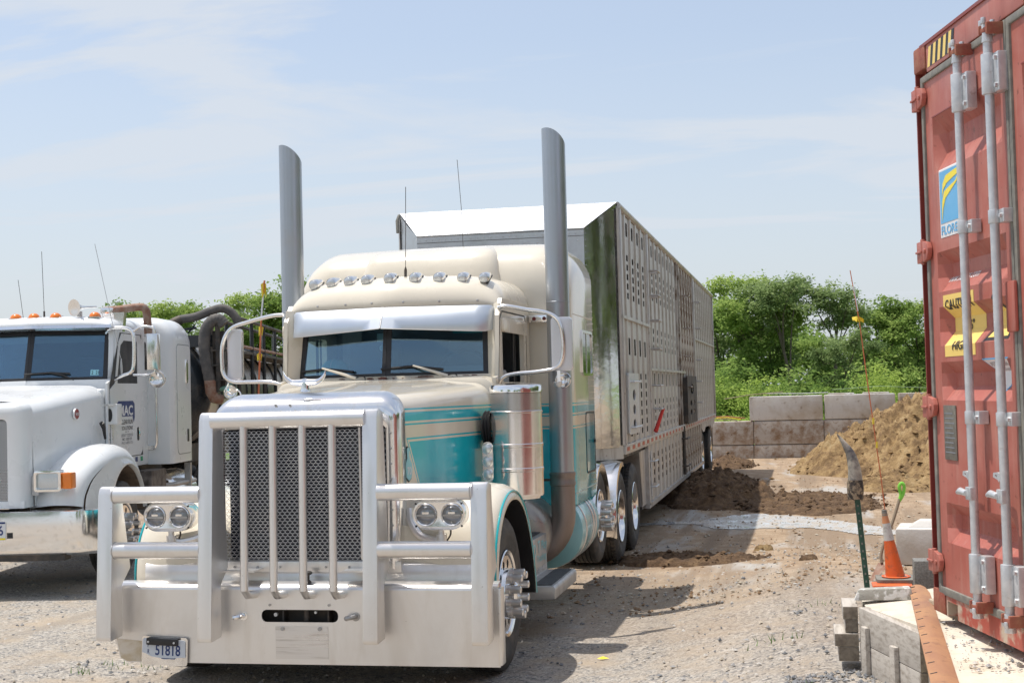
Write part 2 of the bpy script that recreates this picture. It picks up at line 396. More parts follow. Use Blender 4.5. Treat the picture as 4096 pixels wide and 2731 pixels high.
def obj(name, mb, material, parent=None, smooth=35, bev=0.0, seg=2, loc=None, label=None):
    me = mb if isinstance(mb, bpy.types.Mesh) else mesh_of(name, mb, material, smooth, bev, seg)
    o = bpy.data.objects.new(name, me); COL.objects.link(o)
    if parent: o.parent = parent
    if loc: o.location = loc
    if label: o['label'] = label
    return o
def tag(o, label, cat, group=None):
    o['label'] = label; o['category'] = cat
    if group: o['group'] = group
    return o
def thing(name, label, cat, loc=(0, 0, 0), rz=0.0, group=None):
    o = bpy.data.objects.new(name, None); COL.objects.link(o)
    o.empty_display_size = 0.2
    o.location = loc; o.rotation_euler = (0, 0, rz)
    return tag(o, label, cat, group)
def struct(name, mb, material, smooth=35, **k):
    o = obj(name, mb, material, smooth=smooth, **k); o['kind'] = 'structure'; return o
def stuff(o): o['kind'] = 'stuff'; return o
def copy_tree(o, parent=None):
    c = o.copy(); COL.objects.link(c); c.parent = parent
    for ch in list(o.children): copy_tree(ch, c)
    return c

_txt = []
def text_mesh(s, w, h, bold=0.0):
    """flat lettering scaled to width w and height h, lying in local x (reading) and z (up), y = 0"""
    cu = bpy.data.curves.new('lettering', 'FONT'); cu.body = s; cu.offset = bold; cu.resolution_u = 3
    ob = bpy.data.objects.new('lettering', cu); COL.objects.link(ob)
    dg = bpy.context.evaluated_depsgraph_get(); dg.update()
    me = bpy.data.meshes.new_from_object(ob.evaluated_get(dg))
    vs = [v.co.copy() for v in me.vertices]; fs = [tuple(p.vertices) for p in me.polygons]
    bpy.data.objects.remove(ob); bpy.data.curves.remove(cu); bpy.data.meshes.remove(me)
    x0 = min(v.x for v in vs); x1 = max(v.x for v in vs); y0 = min(v.y for v in vs); y1 = max(v.y for v in vs)
    return [((v.x-x0)/(x1-x0)*w, 0.0, (v.y-y0)/(y1-y0)*h) for v in vs], fs
def terrain(x, y):
    s = min(1, max(0, (x-1.6)/2.0)); s = s*s*(3-2*s)
    t = 1-min(1, max(0, (y-3)/6)); t = t*t*(3-2*t)
    return 0.31*s*t
# ================================================================== STRIPED TRUCK TRACTOR
truck = thing('semi_truck', 'cream and teal long-nose semi truck with twin exhaust stacks and aluminium bull bar', 'truck')
T = truck

# ---- wheels
def tyre_mb(r, w, grooves=4):
    k = r/0.525
    pr = [(.29*k, -.02-w+.04), (.34*k, -w+.005), (.44*k, -w), (.49*k, -w+.012), (.517*k, -w+.03), (.525*k, -w+.045)]
    x0, x1 = -w+.045, -.045
    for g in range(grooves):
        gx = x0+(x1-x0)*(g+.75)/(grooves+.5)
        pr += [(.525*k, gx-.006), (.511*k, gx-.004), (.511*k, gx+.004), (.525*k, gx+.006)]
    pr += [(.525*k, -.045), (.517*k, -.028), (.49*k, -.01), (.44*k, .004), (.40*k, .006), (.39*k, .002), (.34*k, -.004), (.29*k, -.02)]
    return MB().lathe(pr, axis='x', n=56)
def tread_lugs(r, w, n=60):
    mb = MB()
    for i in range(n):
        a = 2*PI*i/n
        for s in (0, 1):
            x0 = -w+.03 if s == 0 else -.075
            i0 = len(mb.v)
            mb.box(x0, x0+.045, -.017, .017, r-.006, r+.008)
            mb.xf(Matrix.Rotation(a+s*.05, 4, 'X'), i0)
    return mb
_wm = {}
def steer_rim(k):
    mb = MB()
    mb.lathe([(.292*k, -.02), (.298*k, -.006), (.292*k, .0), (.272*k, -.008), (.262*k, -.03), (.256*k, -.05)], axis='x', n=40)
    mb.lathe([(.256*k, -.05), (.256*k, -.25)], axis='x', n=40)
    holes = [circ(.205*k*math.cos(2*PI*i/10), .205*k*math.sin(2*PI*i/10), .030*k, 12) for i in range(10)]
    mb.prism(circ(0, 0, .257*k, 40), 'x', -.035, -.015, holes)
    mb.lathe([(.175*k, -.015), (.168*k, .012), (.10*k, .018), (.0, .018)], axis='x', n=32)
    return mb
def dish_rim(k):
    mb = MB()
    mb.lathe([(.292*k, -.02), (.298*k, -.006), (.290*k, .0), (.276*k, -.012), (.262*k, -.06), (.25*k, -.18), (.235*k, -.20)], axis='x', n=40)
    holes = [circ(.19*k*math.cos(2*PI*i/10), .19*k*math.sin(2*PI*i/10), .026*k, 10) for i in range(10)]
    mb.prism(circ(0, 0, .24*k, 40), 'x', -.215, -.195, holes)
    mb.lathe([(.14*k, -.195), (.11*k, -.10), (.10*k, -.04), (.07*k, -.03), (0, -.03)], axis='x', n=24)
    return mb
NUT = mesh_of('nut_cover', MB().lathe([(.0, .105), (.02, .105), (.0265, .10), (.0265, .03), (.030, .028), (.030, .0)], axis='x', n=14), M['satin'])
def wheel(parent, x, y, z, r=.525, side=1, dual=False, covers=True, w=.275, name='wheel', lugs=False):
    k = r/.525
    key = (round(r, 3), dual)
    if key not in _wm:
        _wm[key] = (mesh_of('wheel', dish_rim(k) if dual else steer_rim(k), M['polish']), mesh_of('tyre', tyre_mb(r, w), M['tyre'], smooth=30))
    rim = obj('wheel', _wm[key][0], None, parent)
    mw = Matrix.Translation((x, y, z)) @ (Matrix.Rotation(PI, 4, 'Z') if side < 0 else Matrix.Identity(4))
    rim.matrix_basis = mw
    obj('tyre', _wm[key][1], None, rim)
    if lugs:
        if 'lug'+str(r) not in _wm: _wm['lug'+str(r)] = mesh_of('tread_block', tread_lugs(r, w), M['tyre'], smooth=0)
        stuff(obj('tread_block', _wm['lug'+str(r)], None, rim))
    if dual:
        t2 = obj('tyre', _wm[key][1], None, rim, loc=(-.33, 0, 0))
        if lugs: stuff(obj('tread_block', _wm['lug'+str(r)], None, rim, loc=(-.33, 0, 0)))
    if covers:
        for i in range(10):
            a = 2*PI*(i+.5)/10
            obj('nut_cover', NUT, None, rim, loc=(.014, .1425*k*math.cos(a), .1425*k*math.sin(a)))
        obj('hub_cap', _wm.setdefault('hubcap', mesh_of('hub_cap', MB().lathe([(.088, .016), (.085, .055), (.07, .072), (.0, .075)], axis='x', n=24), M['chrome'])), None, rim)
    return rim
wheel(T, 1.22, .80, .525, .525)
wheel(T, -1.22, .80, .525, .525, side=-1, covers=False)
for s in (1, -1):
    wheel(T, 1.25*s, 5.10, .655, .46, side=s, covers=(s > 0))
    wheel(T, 1.25*s, 6.68, .505, .505, side=s, dual=True, covers=False, lugs=True)
    wheel(T, 1.25*s, 7.95, .505, .505, side=s, dual=True, covers=False, lugs=True)

# ---- chassis
f = MB()
for s in (-1, 1):
    f.box(.40*s-.04, .40*s+.04, .5, 8.7, .72, .98)
for y in (.8, 5.1, 6.68, 7.95): f.tube([(-1.0, y, .52 if y < 6 and y > 1 or y < 1 else .5), (1.0, y, .52)], .06, 10)
f.box(-.5, .5, 6.3, 8.2, .98, 1.16); f.box(-.9, .9, 3.5, 4.7, .80, .94); f.box(-.45, .45, .5, 3.3, .55, .74)
f.box(-.62, .62, .9, 2.0, .75, 1.25)
obj('chassis', f, M['dark'], T)

# ---- bumper
bmp = MB()
outl = [(-1.30, .34), (-1.27, .21), (-1.22, .18), (1.33, .18), (1.33, .635), (1.32, .66), (-1.29, .66)]
slot = rrect(-.26, .265, .452, .532, .035)
bmp.prism(outl, 'y', 0, .012, [slot])
B1 = obj('bumper', bmp, M['satin'], T, smooth=40)
roll = MB()
prof = [(0, .66)]+[(.10-.10*math.cos(a), .66+.045*math.sin(a)) for a in [PI/2*i/6 for i in range(1, 7)]]+[(.16, .700)]
roll.loft([[(x, y, z) for y, z in prof] for x in (-1.29, 1.32)], caps=False, closed=False)
roll.loft([[(x, y, z) for y, z in ((.16, .70), (.17, .80), (.19, .812), (.24, .812), (.25, .70))] for x in (-1.16, 1.16)], caps=False, closed=False)
obj('bumper_top', roll, M['satin'], B1, smooth=60)
obj('bumper_end', MB().box(1.318, 1.345, -.012, .10, .19, .675), M['satin'], B1, bev=.008)
obj('bumper_end', MB().box(-1.305, -1.28, -.002, .08, .30, .66), M['satin'], B1, bev=.008)
sl = MB(); sl.box(-.34, .34, .13, .15, .40, .58); sl.box(-.34, .34, .02, .15, .40, .415); sl.box(-.34, .34, .02, .15, .57, .585)
for x in (-.13, .18): sl.box(x-.006, x+.006, .05, .13, .42, .57)
sl.cyl((.03, .06, .45), .02, .09, 'z', 12)
obj('tow_recess', sl, M['dark'], B1)
sm = MB().cyl((-.175, .03, .495), .013, .02, 'y', 8); sm.cyl((.10, .03, .51), .009, .02, 'y', 8)
obj('tow_bolt', sm, M['galv'], B1)
for x, rz in ((-.385, -.5), (.385, -.35)):
    h = MB().cyl((x, -.006, .49), .028, .01, 'y', 16)
    h.tube(spline([(x, -.005, .492), (x-.012, -.04, .492), (x-.045, -.055, .488), (x-.05, -.03, .482)], 4), [.016]*13, 8)
    obj('tow_hook', h, M['alu'] if x > 0 else M['polish'], B1)
kn = MB().lathe([(.0, .775), (.022, .775), (.032, .768), (.03, .757), (.013, .748), (.011, .72), (.022, .708), (.024, .70)], (.045, .05, 0), 'z', 16)
obj('hitch_knob', kn, M['dark'], B1)
for x in (-.20, .205): obj('bolt_head', MB().cyl((x, -.008, .563), .009, .009, 'y', 8), M['alu'], B1)
for x, z in ((-.115, .41), (.14, .41)): obj('bolt_head', MB().cyl((x, -.012, z), .013, .013, 'y', 10), M['alu'], B1)
pt = MB().box(-.165, .195, -.003, -.001, .215, .425)
obj('riveted_patch', pt, mat('scraped_patch', (.74, .715, .69), .33, .7, dirt=(.45, .41, .37), dscale=9, dlo=.52, dhi=.75, stretch=(.3, 1, 6)), B1)
cor = MB().prism([(-1.29, .335), (-1.262, .21), (-1.215, .186), (-1.02, .184), (-1.10, .32)], 'y', -.0025, -.001)
obj('stained_corner', cor, mat('sooty_stained_metal', (.55, .46, .33), .5, .4, dirt=(.66, .60, .52), dscale=7, dlo=.45, dhi=.6), B1)
# licence plate hung on the left corner of the bumper
lp = MB().prism(rrect(-1.10, -.775, .166, .352, .02), 'y', -.022, -.018)
LP = obj('licence_plate_holder', lp, M['polish'], T)
LP.matrix_basis = Matrix.Translation((-.94, 0, .26)) @ Matrix.Rotation(R(2.2), 4, 'Y') @ Matrix.Translation((.94, 0, -.26))
pl = MB().prism([(-1.092, .33), (-1.085, .338), (-.80, .334), (-.79, .325), (-.787, .225), (-.83, .222), (-.88, .214), (-.93, .205), (-.97, .215), (-1.03, .222), (-1.07, .24), (-1.095, .245)], 'y', -.028, -.024)
obj('licence_plate', pl, mat('plate_white', (.62, .66, .72), .4), LP)
def lettering(name, s, w, h, origin, ux, uz, material, parent, bold=0.0, off=.0):
    vs, fs = text_mesh(s, w, h, bold); o = Vector(origin); ux = Vector(ux); uz = Vector(uz)
    nrm = ux.cross(uz)
    mb = MB().add([o+ux*x+uz*z+nrm*off for x, _, z in vs], fs)
    me = bpy.data.meshes.new(name); me.from_pydata(mb.v, [], mb.f); me.materials.append(material)
    ob = bpy.data.objects.new(name, me); COL.objects.link(ob); ob.parent = parent
    return ob
lettering('plate_number', '51818', .178, .072, (-1.00, -.0295, .231), (1, 0, 0), (0, 0, 1), M['blue'], LP, .018)
lettering('plate_letter', 'P', .014, .028, (-1.055, -.0295, .282), (1, 0, 0), (0, 0, 1), M['blue'], LP, .01)
lettering('plate_letter', 'R', .014, .028, (-1.055, -.0295, .240), (1, 0, 0), (0, 0, 1), M['blue'], LP, .01)
pb = MB().box(-.955, -.86, -.0295, -.0285, .2095, .2145); obj('plate_band', pb, M['blue'], LP)
lb = MB().box(-1.055, -.835, -.055, -.024, .300, .347); obj('plate_light', lb, M['black'], LP, bev=.008)
bs = MB().cyl((-1.038, -.060, .322), .007, .01, 'y', 8); bs.cyl((-.856, -.060, .322), .007, .01, 'y', 8)
obj('plate_screw', bs, M['galv'], LP)

# ---- bull bar
bull = MB(); 
def post(s, x0, x1, zt):
    """one flat-sided upright, leaning back a little towards the top, rounded over at its head"""
    zb = .355
    def yl(z): return -.245+.06*(z-zb)
    d = .17
    rad = .05
    side = [(yl(zb)+.01, zb), (yl(zb)+d, zb+.01)]
    side += [(yl(.70)+d-.02, .70), (yl(.76)+d+.10, .80), (yl(zt)+d*.85, zt-.14), (yl(zt)+d*.8, zt-.02)]
    side += [(yl(zt)+rad, zt), (yl(zt)+rad*.35, zt-.012), (yl(zt), zt-.055), (yl(zb), zb+.02)]
    return MB().prism(side, 'x', x0, x1)
BB = obj('bull_bar', MB().tube([(-.52, -.125, 1.766), (.52, -.125, 1.766)], .056, 20), M['satin'], T)
for s in (-1, 1):
    a, b = sorted((.505*s, .605*s)); obj('post', post(s, a, b, 1.825), M['satin'], BB, bev=.012)
    a, b = sorted((1.205*s, 1.312*s)); obj('post', post(s, a, b, 1.355), M['satin'], BB, bev=.012)
    for z in (1.297, .937):
        y = -.15 if z > 1 else -.16
        obj('crossbar', MB().tube([(.60*s, y, z), (1.215*s, y, z)], .054, 18), M['satin'], BB)
        wl_ = MB().lathe([(.053, -.006), (.0585, -.003), (.0575, .003), (.053, .006)], (1.206*s, y, z), 'x', 18)
        obj('weld_bead', wl_, M['alu'], BB)
    obj('brace', MB().box(*sorted((.30*s, .51*s)), -.02, .14, .775, .785), M['satin'], BB)
for x in (-.30, -.10, .10, .30):
    obj('upright_bar', MB().tube([(x, -.145, 1.73), (x, -.18, .68), (x, -.13, .645), (x, .01, .63)], .026, 12), M['satin'], BB)
for s in (-1, 1):
    for x in (.505, 1.2): pass

# ---- grille shell and mesh
gm = MB()
GX0, GX1, GZ0, GZ1, GY = -.56, .56, .83, 1.705, .155
cw, ch = .0345, .0200
nr = int((GZ1-GZ0)/ch); nc = int((GX1-GX0)/cw)+1
ang = [PI/4+PI/2*i for i in range(4)]
verts, faces = [], []
K = 8
for r_ in range(nr):
    z = GZ0+ch*(r_+.5)
    for c_ in range(nc):
        x = GX0+cw*(c_+(.5 if r_ % 2 else 0))
        if x < GX0 or x > GX1: continue
        o = len(verts)
        for kk in range(K):
            a = 2*PI*(kk+.5)/K
            # outer cell outline (rectangle-ish), inner oval hole
            ca, sa = math.cos(a), math.sin(a); q = max(abs(ca), abs(sa))
            verts.append((x+ca/q*cw/2, GY, z+sa/q*ch/2))
        for kk in range(K):
            a = 2*PI*(kk+.5)/K
            verts.append((x+math.cos(a)*cw*.47, GY, z+math.sin(a)*ch*.425))
        for kk in range(K):
            a = 2*PI*(kk+.5)/K
            verts.append((x+math.cos(a)*cw*.47, GY+.003, z+math.sin(a)*ch*.425))
        for kk in range(K):
            k2 = (kk+1) % K
            faces.append((o+kk, o+k2, o+K+k2, o+K+kk)); faces.append((o+K+kk, o+K+k2, o+2*K+k2, o+2*K+kk))
me = bpy.data.meshes.new('grille_mesh'); me.from_pydata(verts, [], faces); me.materials.append(M['mesh'])
gmo = bpy.data.objects.new('grille_mesh', me); COL.objects.link(gmo); gmo.parent = T; stuff(gmo)
# radiator behind
obj('radiator', MB().box(-.58, .58, .27, .30, .80, 1.75), M['rad'], T)
# shell: outer frame swept with rounded top corners
def shell_ring(hw, zt, zb, rc, y):
    pts = [(-hw, y, zb), (-hw, y, zb+.3)]
    n = 8
    for i in range(n+1):
        a = PI-PI/2*i/n; pts.append((-hw+rc+rc*math.cos(a), y, zt-rc+rc*math.sin(a)))
    for i in range(n+1):
        a = PI/2-PI/2*i/n; pts.append((hw-rc+rc*math.cos(a), y, zt-rc+rc*math.sin(a)))
    pts += [(hw, y, zb+.3), (hw, y, zb)]
    return pts
def crown(ring, c=.025, hw=.6):
    return [(x, y, z+(c*(1-(x/hw)**2) if z > 1.6 else 0)) for x, y, z in ring]
rings = [crown(shell_ring(*a)) for a in ((.565, 1.705, .83, .03, .158), (.57, 1.71, .82, .03, .145), (.60, 1.79, .78, .06, .135), (.635, 1.85, .765, .10, .15), (.652, 1.885, .76, .13, .185), (.655, 1.91, .76, .14, .24), (.645, 1.93, .76, .14, .34))]
obj('grille_shell', MB().loft(rings, caps=False, closed=False), M['polish'], T, smooth=50)
obj('grille_sill', MB().box(-.655, .655, .14, .30, .755, .828), M['satin'], T, bev=.006)
rv = MB()
for s in (-1, 1):
    for i in range(9): rv.lathe([(0, -.006), (.006, -.004), (.008, 0)], (.605*s, .133, .86+.1*i), 'y', 8)
for i in range(7): rv.lathe([(0, -.006), (.006, -.004), (.008, 0)], (-.5+.16*i, .132, .79), 'y', 8)
for i in range(10): rv.lathe([(0, -.006), (.005, -.004), (.007, 0)], (-.45+.1*i, .135, 1.80+.02*(1-((-.45+.1*i)/.6)**2)), 'y', 8)
for x in (-.19, -.09): rv.lathe([(0, -.008), (.007, -.005), (.009, 0)], (x, .145, 1.86), 'y', 8)
stuff(obj('shell_rivets', rv, M['alu'], T))
for x in (-.215, .0, .39): obj('grille_divider', MB().tube([(x, .142, .84), (x, .142, 1.70)], .0085, 8), M['satin'], T)

# ---- hood ornament: bull head and horns
ho = MB().lathe([(0, 2.035), (.02, 2.03), (.03, 2.0), (.026, 1.975), (.035, 1.945), (.0, 1.94)], (0, .20, 0), 'z', 14)
HO = obj('hood_ornament', ho, M['chrome'], T)
for s in (-1, 1):
    pts = spline([(.0, .2, 2.005), (.045*s, .198, 2.005), (.095*s, .195, 2.012), (.135*s, .19, 2.045), (.150*s, .185, 2.085)], 5)
    n_ = len(pts); obj('horn', MB().tube(pts, [.024*(1-(i/(n_-1))**1.5)+.002 for i in range(n_)], 10), M['chrome'], HO)

# ---- hood
def hood_w(y): return .600+(.875-.600)*max(0, min(1, (y-.36)/1.54))
rings = []
for y in (.335, .36, .6, .9, 1.2, 1.5, 1.8, 1.93):
    w = hood_w(y)+ (0 if y > .34 else -.01); zt = 1.93+.085*(y-.34)/1.6; rc = .15
    zb = .80 if y < .5 else 1.05
    pts = [(-w, y, zb), (-w, y, zt-.42), (-w+.004, y, zt-rc-.03)]
    for i in range(9):
        a = PI-PI/2*i/8; pts.append((-w+.004+rc+rc*math.cos(a), y, zt-rc+rc*.82*math.sin(a)+ .0))
    for xx in (-.5, -.25, 0, .25, .5): pts.append((xx*w*1.2, y, zt-rc+rc*.82+.035*(1-(xx*1.2)**2)))
    L_ = [(-p[0], p[1], p[2]) for p in pts[:12]]; pts = pts+L_[::-1]
    rings.append(pts)
H = obj('hood', MB().loft(rings, caps=False, closed=False), M['livery'], T, smooth=45)
hr = MB()
for s in (-1, 1):
    for i in range(22): hr.lathe([(0, .004), (.004, .003), (.006, 0)], ((hood_w(.39)+.001)*s, .365, .95+.042*i), 'x', 6)
stuff(obj('hood_rivets', hr, M['alu'], H))
# cowl behind the hood
rings = []
for y, w, zt in ((1.935, .885, 2.00), (1.95, .90, 2.025), (2.10, .905, 2.045), (2.40, .905, 2.045)):
    pts = [(-w, y, 1.0), (-w, y, zt-.2)]
    for i in range(7):
        a = PI-PI/2*i/6; pts.append((-w+.12+.12*math.cos(a), y, zt-.12+.12*math.sin(a)))
    rings.append(pts+[(-p[0], p[1], p[2]) for p in pts[::-1]])
obj('cowl', MB().loft(rings, caps=True, closed=False), M['livery'], T, smooth=45)
# ear tag badge painted on the hood side
def side_pt(y, z, off=.003): return (hood_w(y)+off, y, z)
et = [(.445, 1.535), (.452, 1.548), (.47, 1.55), (.482, 1.535), (.478, 1.49), (.487, 1.47), (.515, 1.44), (.52, 1.40), (.505, 1.345), (.47, 1.325), (.435, 1.35), (.425, 1.40), (.43, 1.445), (.45, 1.48)]
def sideprism(pts, off, material, name, parent, th=.003):
    mb = MB().prism(pts, 'x', 0, th); mb.v = [(hood_w(v[1])+off+v[0], v[1], v[2]) for v in mb.v]
    return obj(name, mb, material, parent, smooth=0)
E0 = sideprism([(.4725+(y-.4725)*1.16, 1.4375+(z-1.4375)*1.08) for y, z in et], .001, M['ink'], 'ear_tag_emblem', H)
sideprism(et, .005, M['palecyan'], 'emblem_face', E0)
vs, fs = text_mesh('70', .062, .055, .02)
n7 = MB().add([(hood_w(.44+x)+.0095, .442+x, 1.365+z) for x, _, z in vs], fs)
me = bpy.data.meshes.new('number'); me.from_pydata(n7.v, [], n7.f); me.materials.append(M['paper']); o_ = bpy.data.objects.new('number', me); COL.objects.link(o_); o_.parent = E0

# ---- front fenders
fp = [(.16, .60), (.175, .82), (.26, 1.02), (.42, 1.18), (.62, 1.265), (.82, 1.285), (1.03, 1.255), (1.23, 1.16), (1.40, 1.00), (1.53, .80), (1.61, .60), (1.655, .41)]
fs_ = [Vector((p[0], p[1], 0)) for p in spline([(a, b, 0) for a, b in fp], 3)]
def fender(s):
    cen = Vector((.85, .50, 0)); rings = []
    for p in fs_:
        d = (p-cen).normalized(); ring = []
        for x, o in ((.55, -.10), (.72, -.035), (.90, .0), (1.08, .0), (1.18, -.012), (1.24, -.04), (1.268, -.085), (1.272, -.12)):
            q = p+d*o; ring.append((x*s, q.x, q.y))
        rings.append(ring)
    return MB().loft(rings, caps=False, closed=False)
def liner(s):
    cen = Vector((.85, .50, 0)); rings = []
    for p in fs_:
        d = (p-cen).normalized(); q = p-d*.13
        rings.append([(x*s, q.x, q.y) for x in (.5, .8, 1.0, 1.265)])
    return MB().loft(rings, caps=False, closed=False)
for s in (-1, 1):
    F_ = obj('fender', fender(s), M['cream'], T, smooth=60)
    cen = Vector((.85, .50, 0)); st = []
    for p in fs_: 
        d = (p-cen).normalized(); q = p-d*.062; st.append((1.262*s, q.x, q.y))
    obj('teal_stripe', MB().tube(st, .008, 6), M['teal'], F_)
    obj('wheel_arch_liner', liner(s), M['black'], F_, smooth=60)
# inner apron between the fenders and the frame, below the headlights
for s in (-1, 1):
    ap = MB(); ap.loft([[(.60*s, .22, .70), (.60*s, .24, 1.06)], [(.95*s, .18, .70), (.95*s, .20, 1.0)]], caps=False, closed=False)
    obj('apron', ap, M['cream'], T)

# ---- headlights
def headlight(s):
    cx = .938*s
    ol = rrect(cx-.172, cx+.172, 1.036, 1.232, .096, 8)
    c1, c2 = cx-.086, cx+.086
    pod = MB().prism(ol, 'y', .055, .16, [circ(c1, 1.134, .073, 24), circ(c2, 1.134, .073, 24)])
    P_ = obj('headlight', pod, M['polish'], T, bev=.006)
    obj('pod_back', MB().prism(rrect(cx-.165, cx+.165, 1.042, 1.226, .09, 8), 'y', .161, .21), M['polish'], P_, bev=.02)
    for c in (c1, c2):
        obj('bezel_ring', MB().lathe([(.074, .05), (.070, .044), (.063, .050), (.062, .07)], (c, 0, 1.134), 'y', 28), M['chrome'], P_)
        obj('lens', MB().lathe([(.063, .062), (.045, .052), (.02, .047), (0, .046)], (c, 0, 1.134), 'y', 24), M['lampglass'], P_)
        obj('lens_bar', MB().box(c-.060, c+.060, .045, .052, 1.125, 1.136), M['alu'], P_)
        obj('reflector', MB().box(c-.022, c+.022, .0435, .0525, 1.139, 1.152), M['chrome'], P_)
    sc = MB()
    for x, z in ((c1-.065, 1.205), (c2+.065, 1.205), (c1-.065, 1.062), (c2+.065, 1.062)): sc.cyl((x, .050, z), .007, .006, 'y', 8)
    obj('pod_screws', sc, M['black'], P_)
    st = MB().cyl((cx, .11, 1.0), .02, .045, 'z', 12); st.cyl((cx, .11, .955), .033, .05, 'z', 14)
    st.tube(spline([(cx, .13, .97), (cx-.06*s, .16, .96), (cx-.17*s, .2, .99), (cx-.235*s, .23, 1.07), (cx-.25*s, .25, 1.16)], 5), .026, 10)
    obj('lamp_bracket', st, M['satin'], P_)
    obj('wiring', MB().tube(spline([(cx+.06, .12, 1.04), (cx+.055, .13, 1.0), (cx+.03, .15, .965), (cx+.01, .17, .94)], 4), .006, 6), M['dark'], P_)
headlight(1); headlight(-1)

# ---- cab: side panels with window openings, pillars, screen, visor, roof
for s in (-1, 1):
    out = [(2.0, .98), (3.40, .98), (3.40, 2.66), (2.30, 2.66), (2.17, 2.52), (2.12, 2.04), (2.0, 2.02)]
    win = rrect(2.24, 3.12, 1.985, 2.405, .03, 3)
    x0, x1 = sorted((.872*s, .905*s))
    cs = obj('cab_side', MB().prism(out, 'x', x0, x1, [win]), M['livery'], T, smooth=20)
    # door outline: proud window surround, dark shut line, drip shade
    wf = MB().prism(rrect(2.19, 3.20, 1.94, 2.50, .04, 4), 'x', *sorted((.905*s, .912*s)), holes=[rrect(2.24, 3.12, 1.985, 2.405, .03, 3)])
    D_ = obj('door', wf, M['cream'], T, smooth=20)
    obj('rain_shade', MB().prism(rrect(2.21, 3.16, 2.385, 2.50, .04, 4), 'x', *sorted((.912*s, .935*s))), M['cream'], D_, bev=.006)
    gap = [(2.10, 1.08), (3.26, 1.08), (3.26, 2.50), (3.20, 2.56), (2.28, 2.56), (2.19, 2.50), (2.10, 2.05)]
    gin = [(2.112, 1.092), (3.248, 1.092), (3.248, 2.49), (3.195, 2.548), (2.285, 2.548), (2.20, 2.492), (2.112, 2.045)]
    obj('door_seam', MB().prism(gap, 'x', *sorted((.9055*s, .9065*s)), holes=[gin]), M['ink'], D_, smooth=0)
    obj('window_track', MB().box(*sorted((.86*s, .875*s)), 2.84, 2.87, 1.99, 2.40).box(*sorted((.86*s, .87*s)), 2.93, 2.95, 1.99, 2.40), M['black'], D_)
obj('cab_back', MB().box(-.87, .87, 3.37, 3.40, 1.0, 2.66), M['seat'], T)
obj('cab_floor', MB().box(-.87, .87, 2.05, 3.37, 1.2, 1.24), M['seat'], T)
CB, CT = Vector((0, 2.03, 2.05)), Vector((0, 2.135, 2.585))
def scr(s, u, v, off=0.0):
    """point on one windscreen pane: u 0 centre to 1 pillar, v 0 bottom to 1 top"""
    b = CB.lerp(Vector((.80*s, 2.225, 2.05)), u); t = CT.lerp(Vector((.775*s, 2.33, 2.575)), u)
    p = b.lerp(t, v); return p+Vector((0.1*s, -.95, .3)).normalized()*off
frame = MB()
for s in (-1, 1):
    q = [scr(s, u, v) for u, v in ((.035, .045), (.965, .045), (.965, .93), (.035, .93))]
    qo = [p+Vector((0, .006, 0)) for p in q]
    gl = MB().hexa(q, qo)
    obj('windscreen', gl, M['glass'], T, smooth=0)
    # rubber frame as four bars
    c = [scr(s, u, v, .004) for u, v in ((.0, .0), (1., .0), (1., 1.), (.0, 1.))]
    i_ = [scr(s, u, v, .004) for u, v in ((.045, .055), (.945, .055), (.945, .93), (.045, .93))]
    for k in range(4):
        a, b, cc, d = c[k], c[(k+1) % 4], i_[(k+1) % 4], i_[k]
        off = Vector((0, .03, 0)); frame.hexa([a, b, cc, d], [a+off, b+off, cc+off, d+off])
obj('screen_rubber', frame, M['black'], T, smooth=0, bev=.004)
for s in (-1, 1):
    pil = MB(); lo = [(.795*s, 2.215, 2.03), (.90*s, 2.13, 2.03), (.90*s, 2.20, 2.03), (.80*s, 2.28, 2.03)]
    hi = [(.775*s, 2.325, 2.62), (.90*s, 2.20, 2.62), (.90*s, 2.26, 2.62), (.78*s, 2.38, 2.62)]
    pil.hexa(lo, hi)
    obj('windscreen_pillar', pil, M['cream'], T, bev=.01)
sillm = MB()
for s in (-1, 1):
    sillm.hexa([(0, 2.00, 2.0), (.88*s, 2.20, 2.0), (.88*s, 2.34, 2.0), (0, 2.2, 2.0)], [(0, 2.012, 2.056), (.88*s, 2.212, 2.056), (.88*s, 2.34, 2.056), (0, 2.2, 2.056)])
SI = obj('windscreen_sill', sillm, M['cream'], T)
# flaked paint: brown rust patches along sill and pillar
fl = MB(); rr = random.Random(3)
for i in range(46):
    u = rr.uniform(-.93, .95); s = 1 if u > 0 else -1
    x = u*.86; y = 2.00+abs(x)/.88*.20-.002; z = 2.043+rr.uniform(-.022, .004)
    k = 7; rad = rr.uniform(.006, .030); poly = []
    for j in range(k):
        a = 2*PI*j/k; q = rad*rr.uniform(.5, 1.1); poly.append((x+q*1.9*math.cos(a), y-.001*j+abs(0)-.004, z+q*.42*math.sin(a)))
    poly = [(p[0], 2.0+abs(p[0])/.88*.20-.004+.2*(p[2]-2.0), p[2]) for p in poly]
    fl.add(poly, [tuple(range(k))])
for i in range(14):
    s = 1 if i % 3 else -1; v = rr.uniform(.03, .75); z = 2.03+.59*v
    x = (.84-.005*v)*s+rr.uniform(-.03, .03); y = 2.236+.11*v+ (abs(x)-.80)*.42-.006; rad = rr.uniform(.005, .015)
    fl.add([(x+rad*rr.uniform(.5, 1)*math.cos(2*PI*j/6), y+(rad*math.cos(2*PI*j/6))*.42*s+.3*rad*1.4*math.sin(2*PI*j/6)-.004, z+rad*1.4*math.sin(2*PI*j/6)) for j in range(6)], [tuple(range(6))])
stuff(obj('rust_patches', fl, M['brownpatch'], SI, smooth=0))
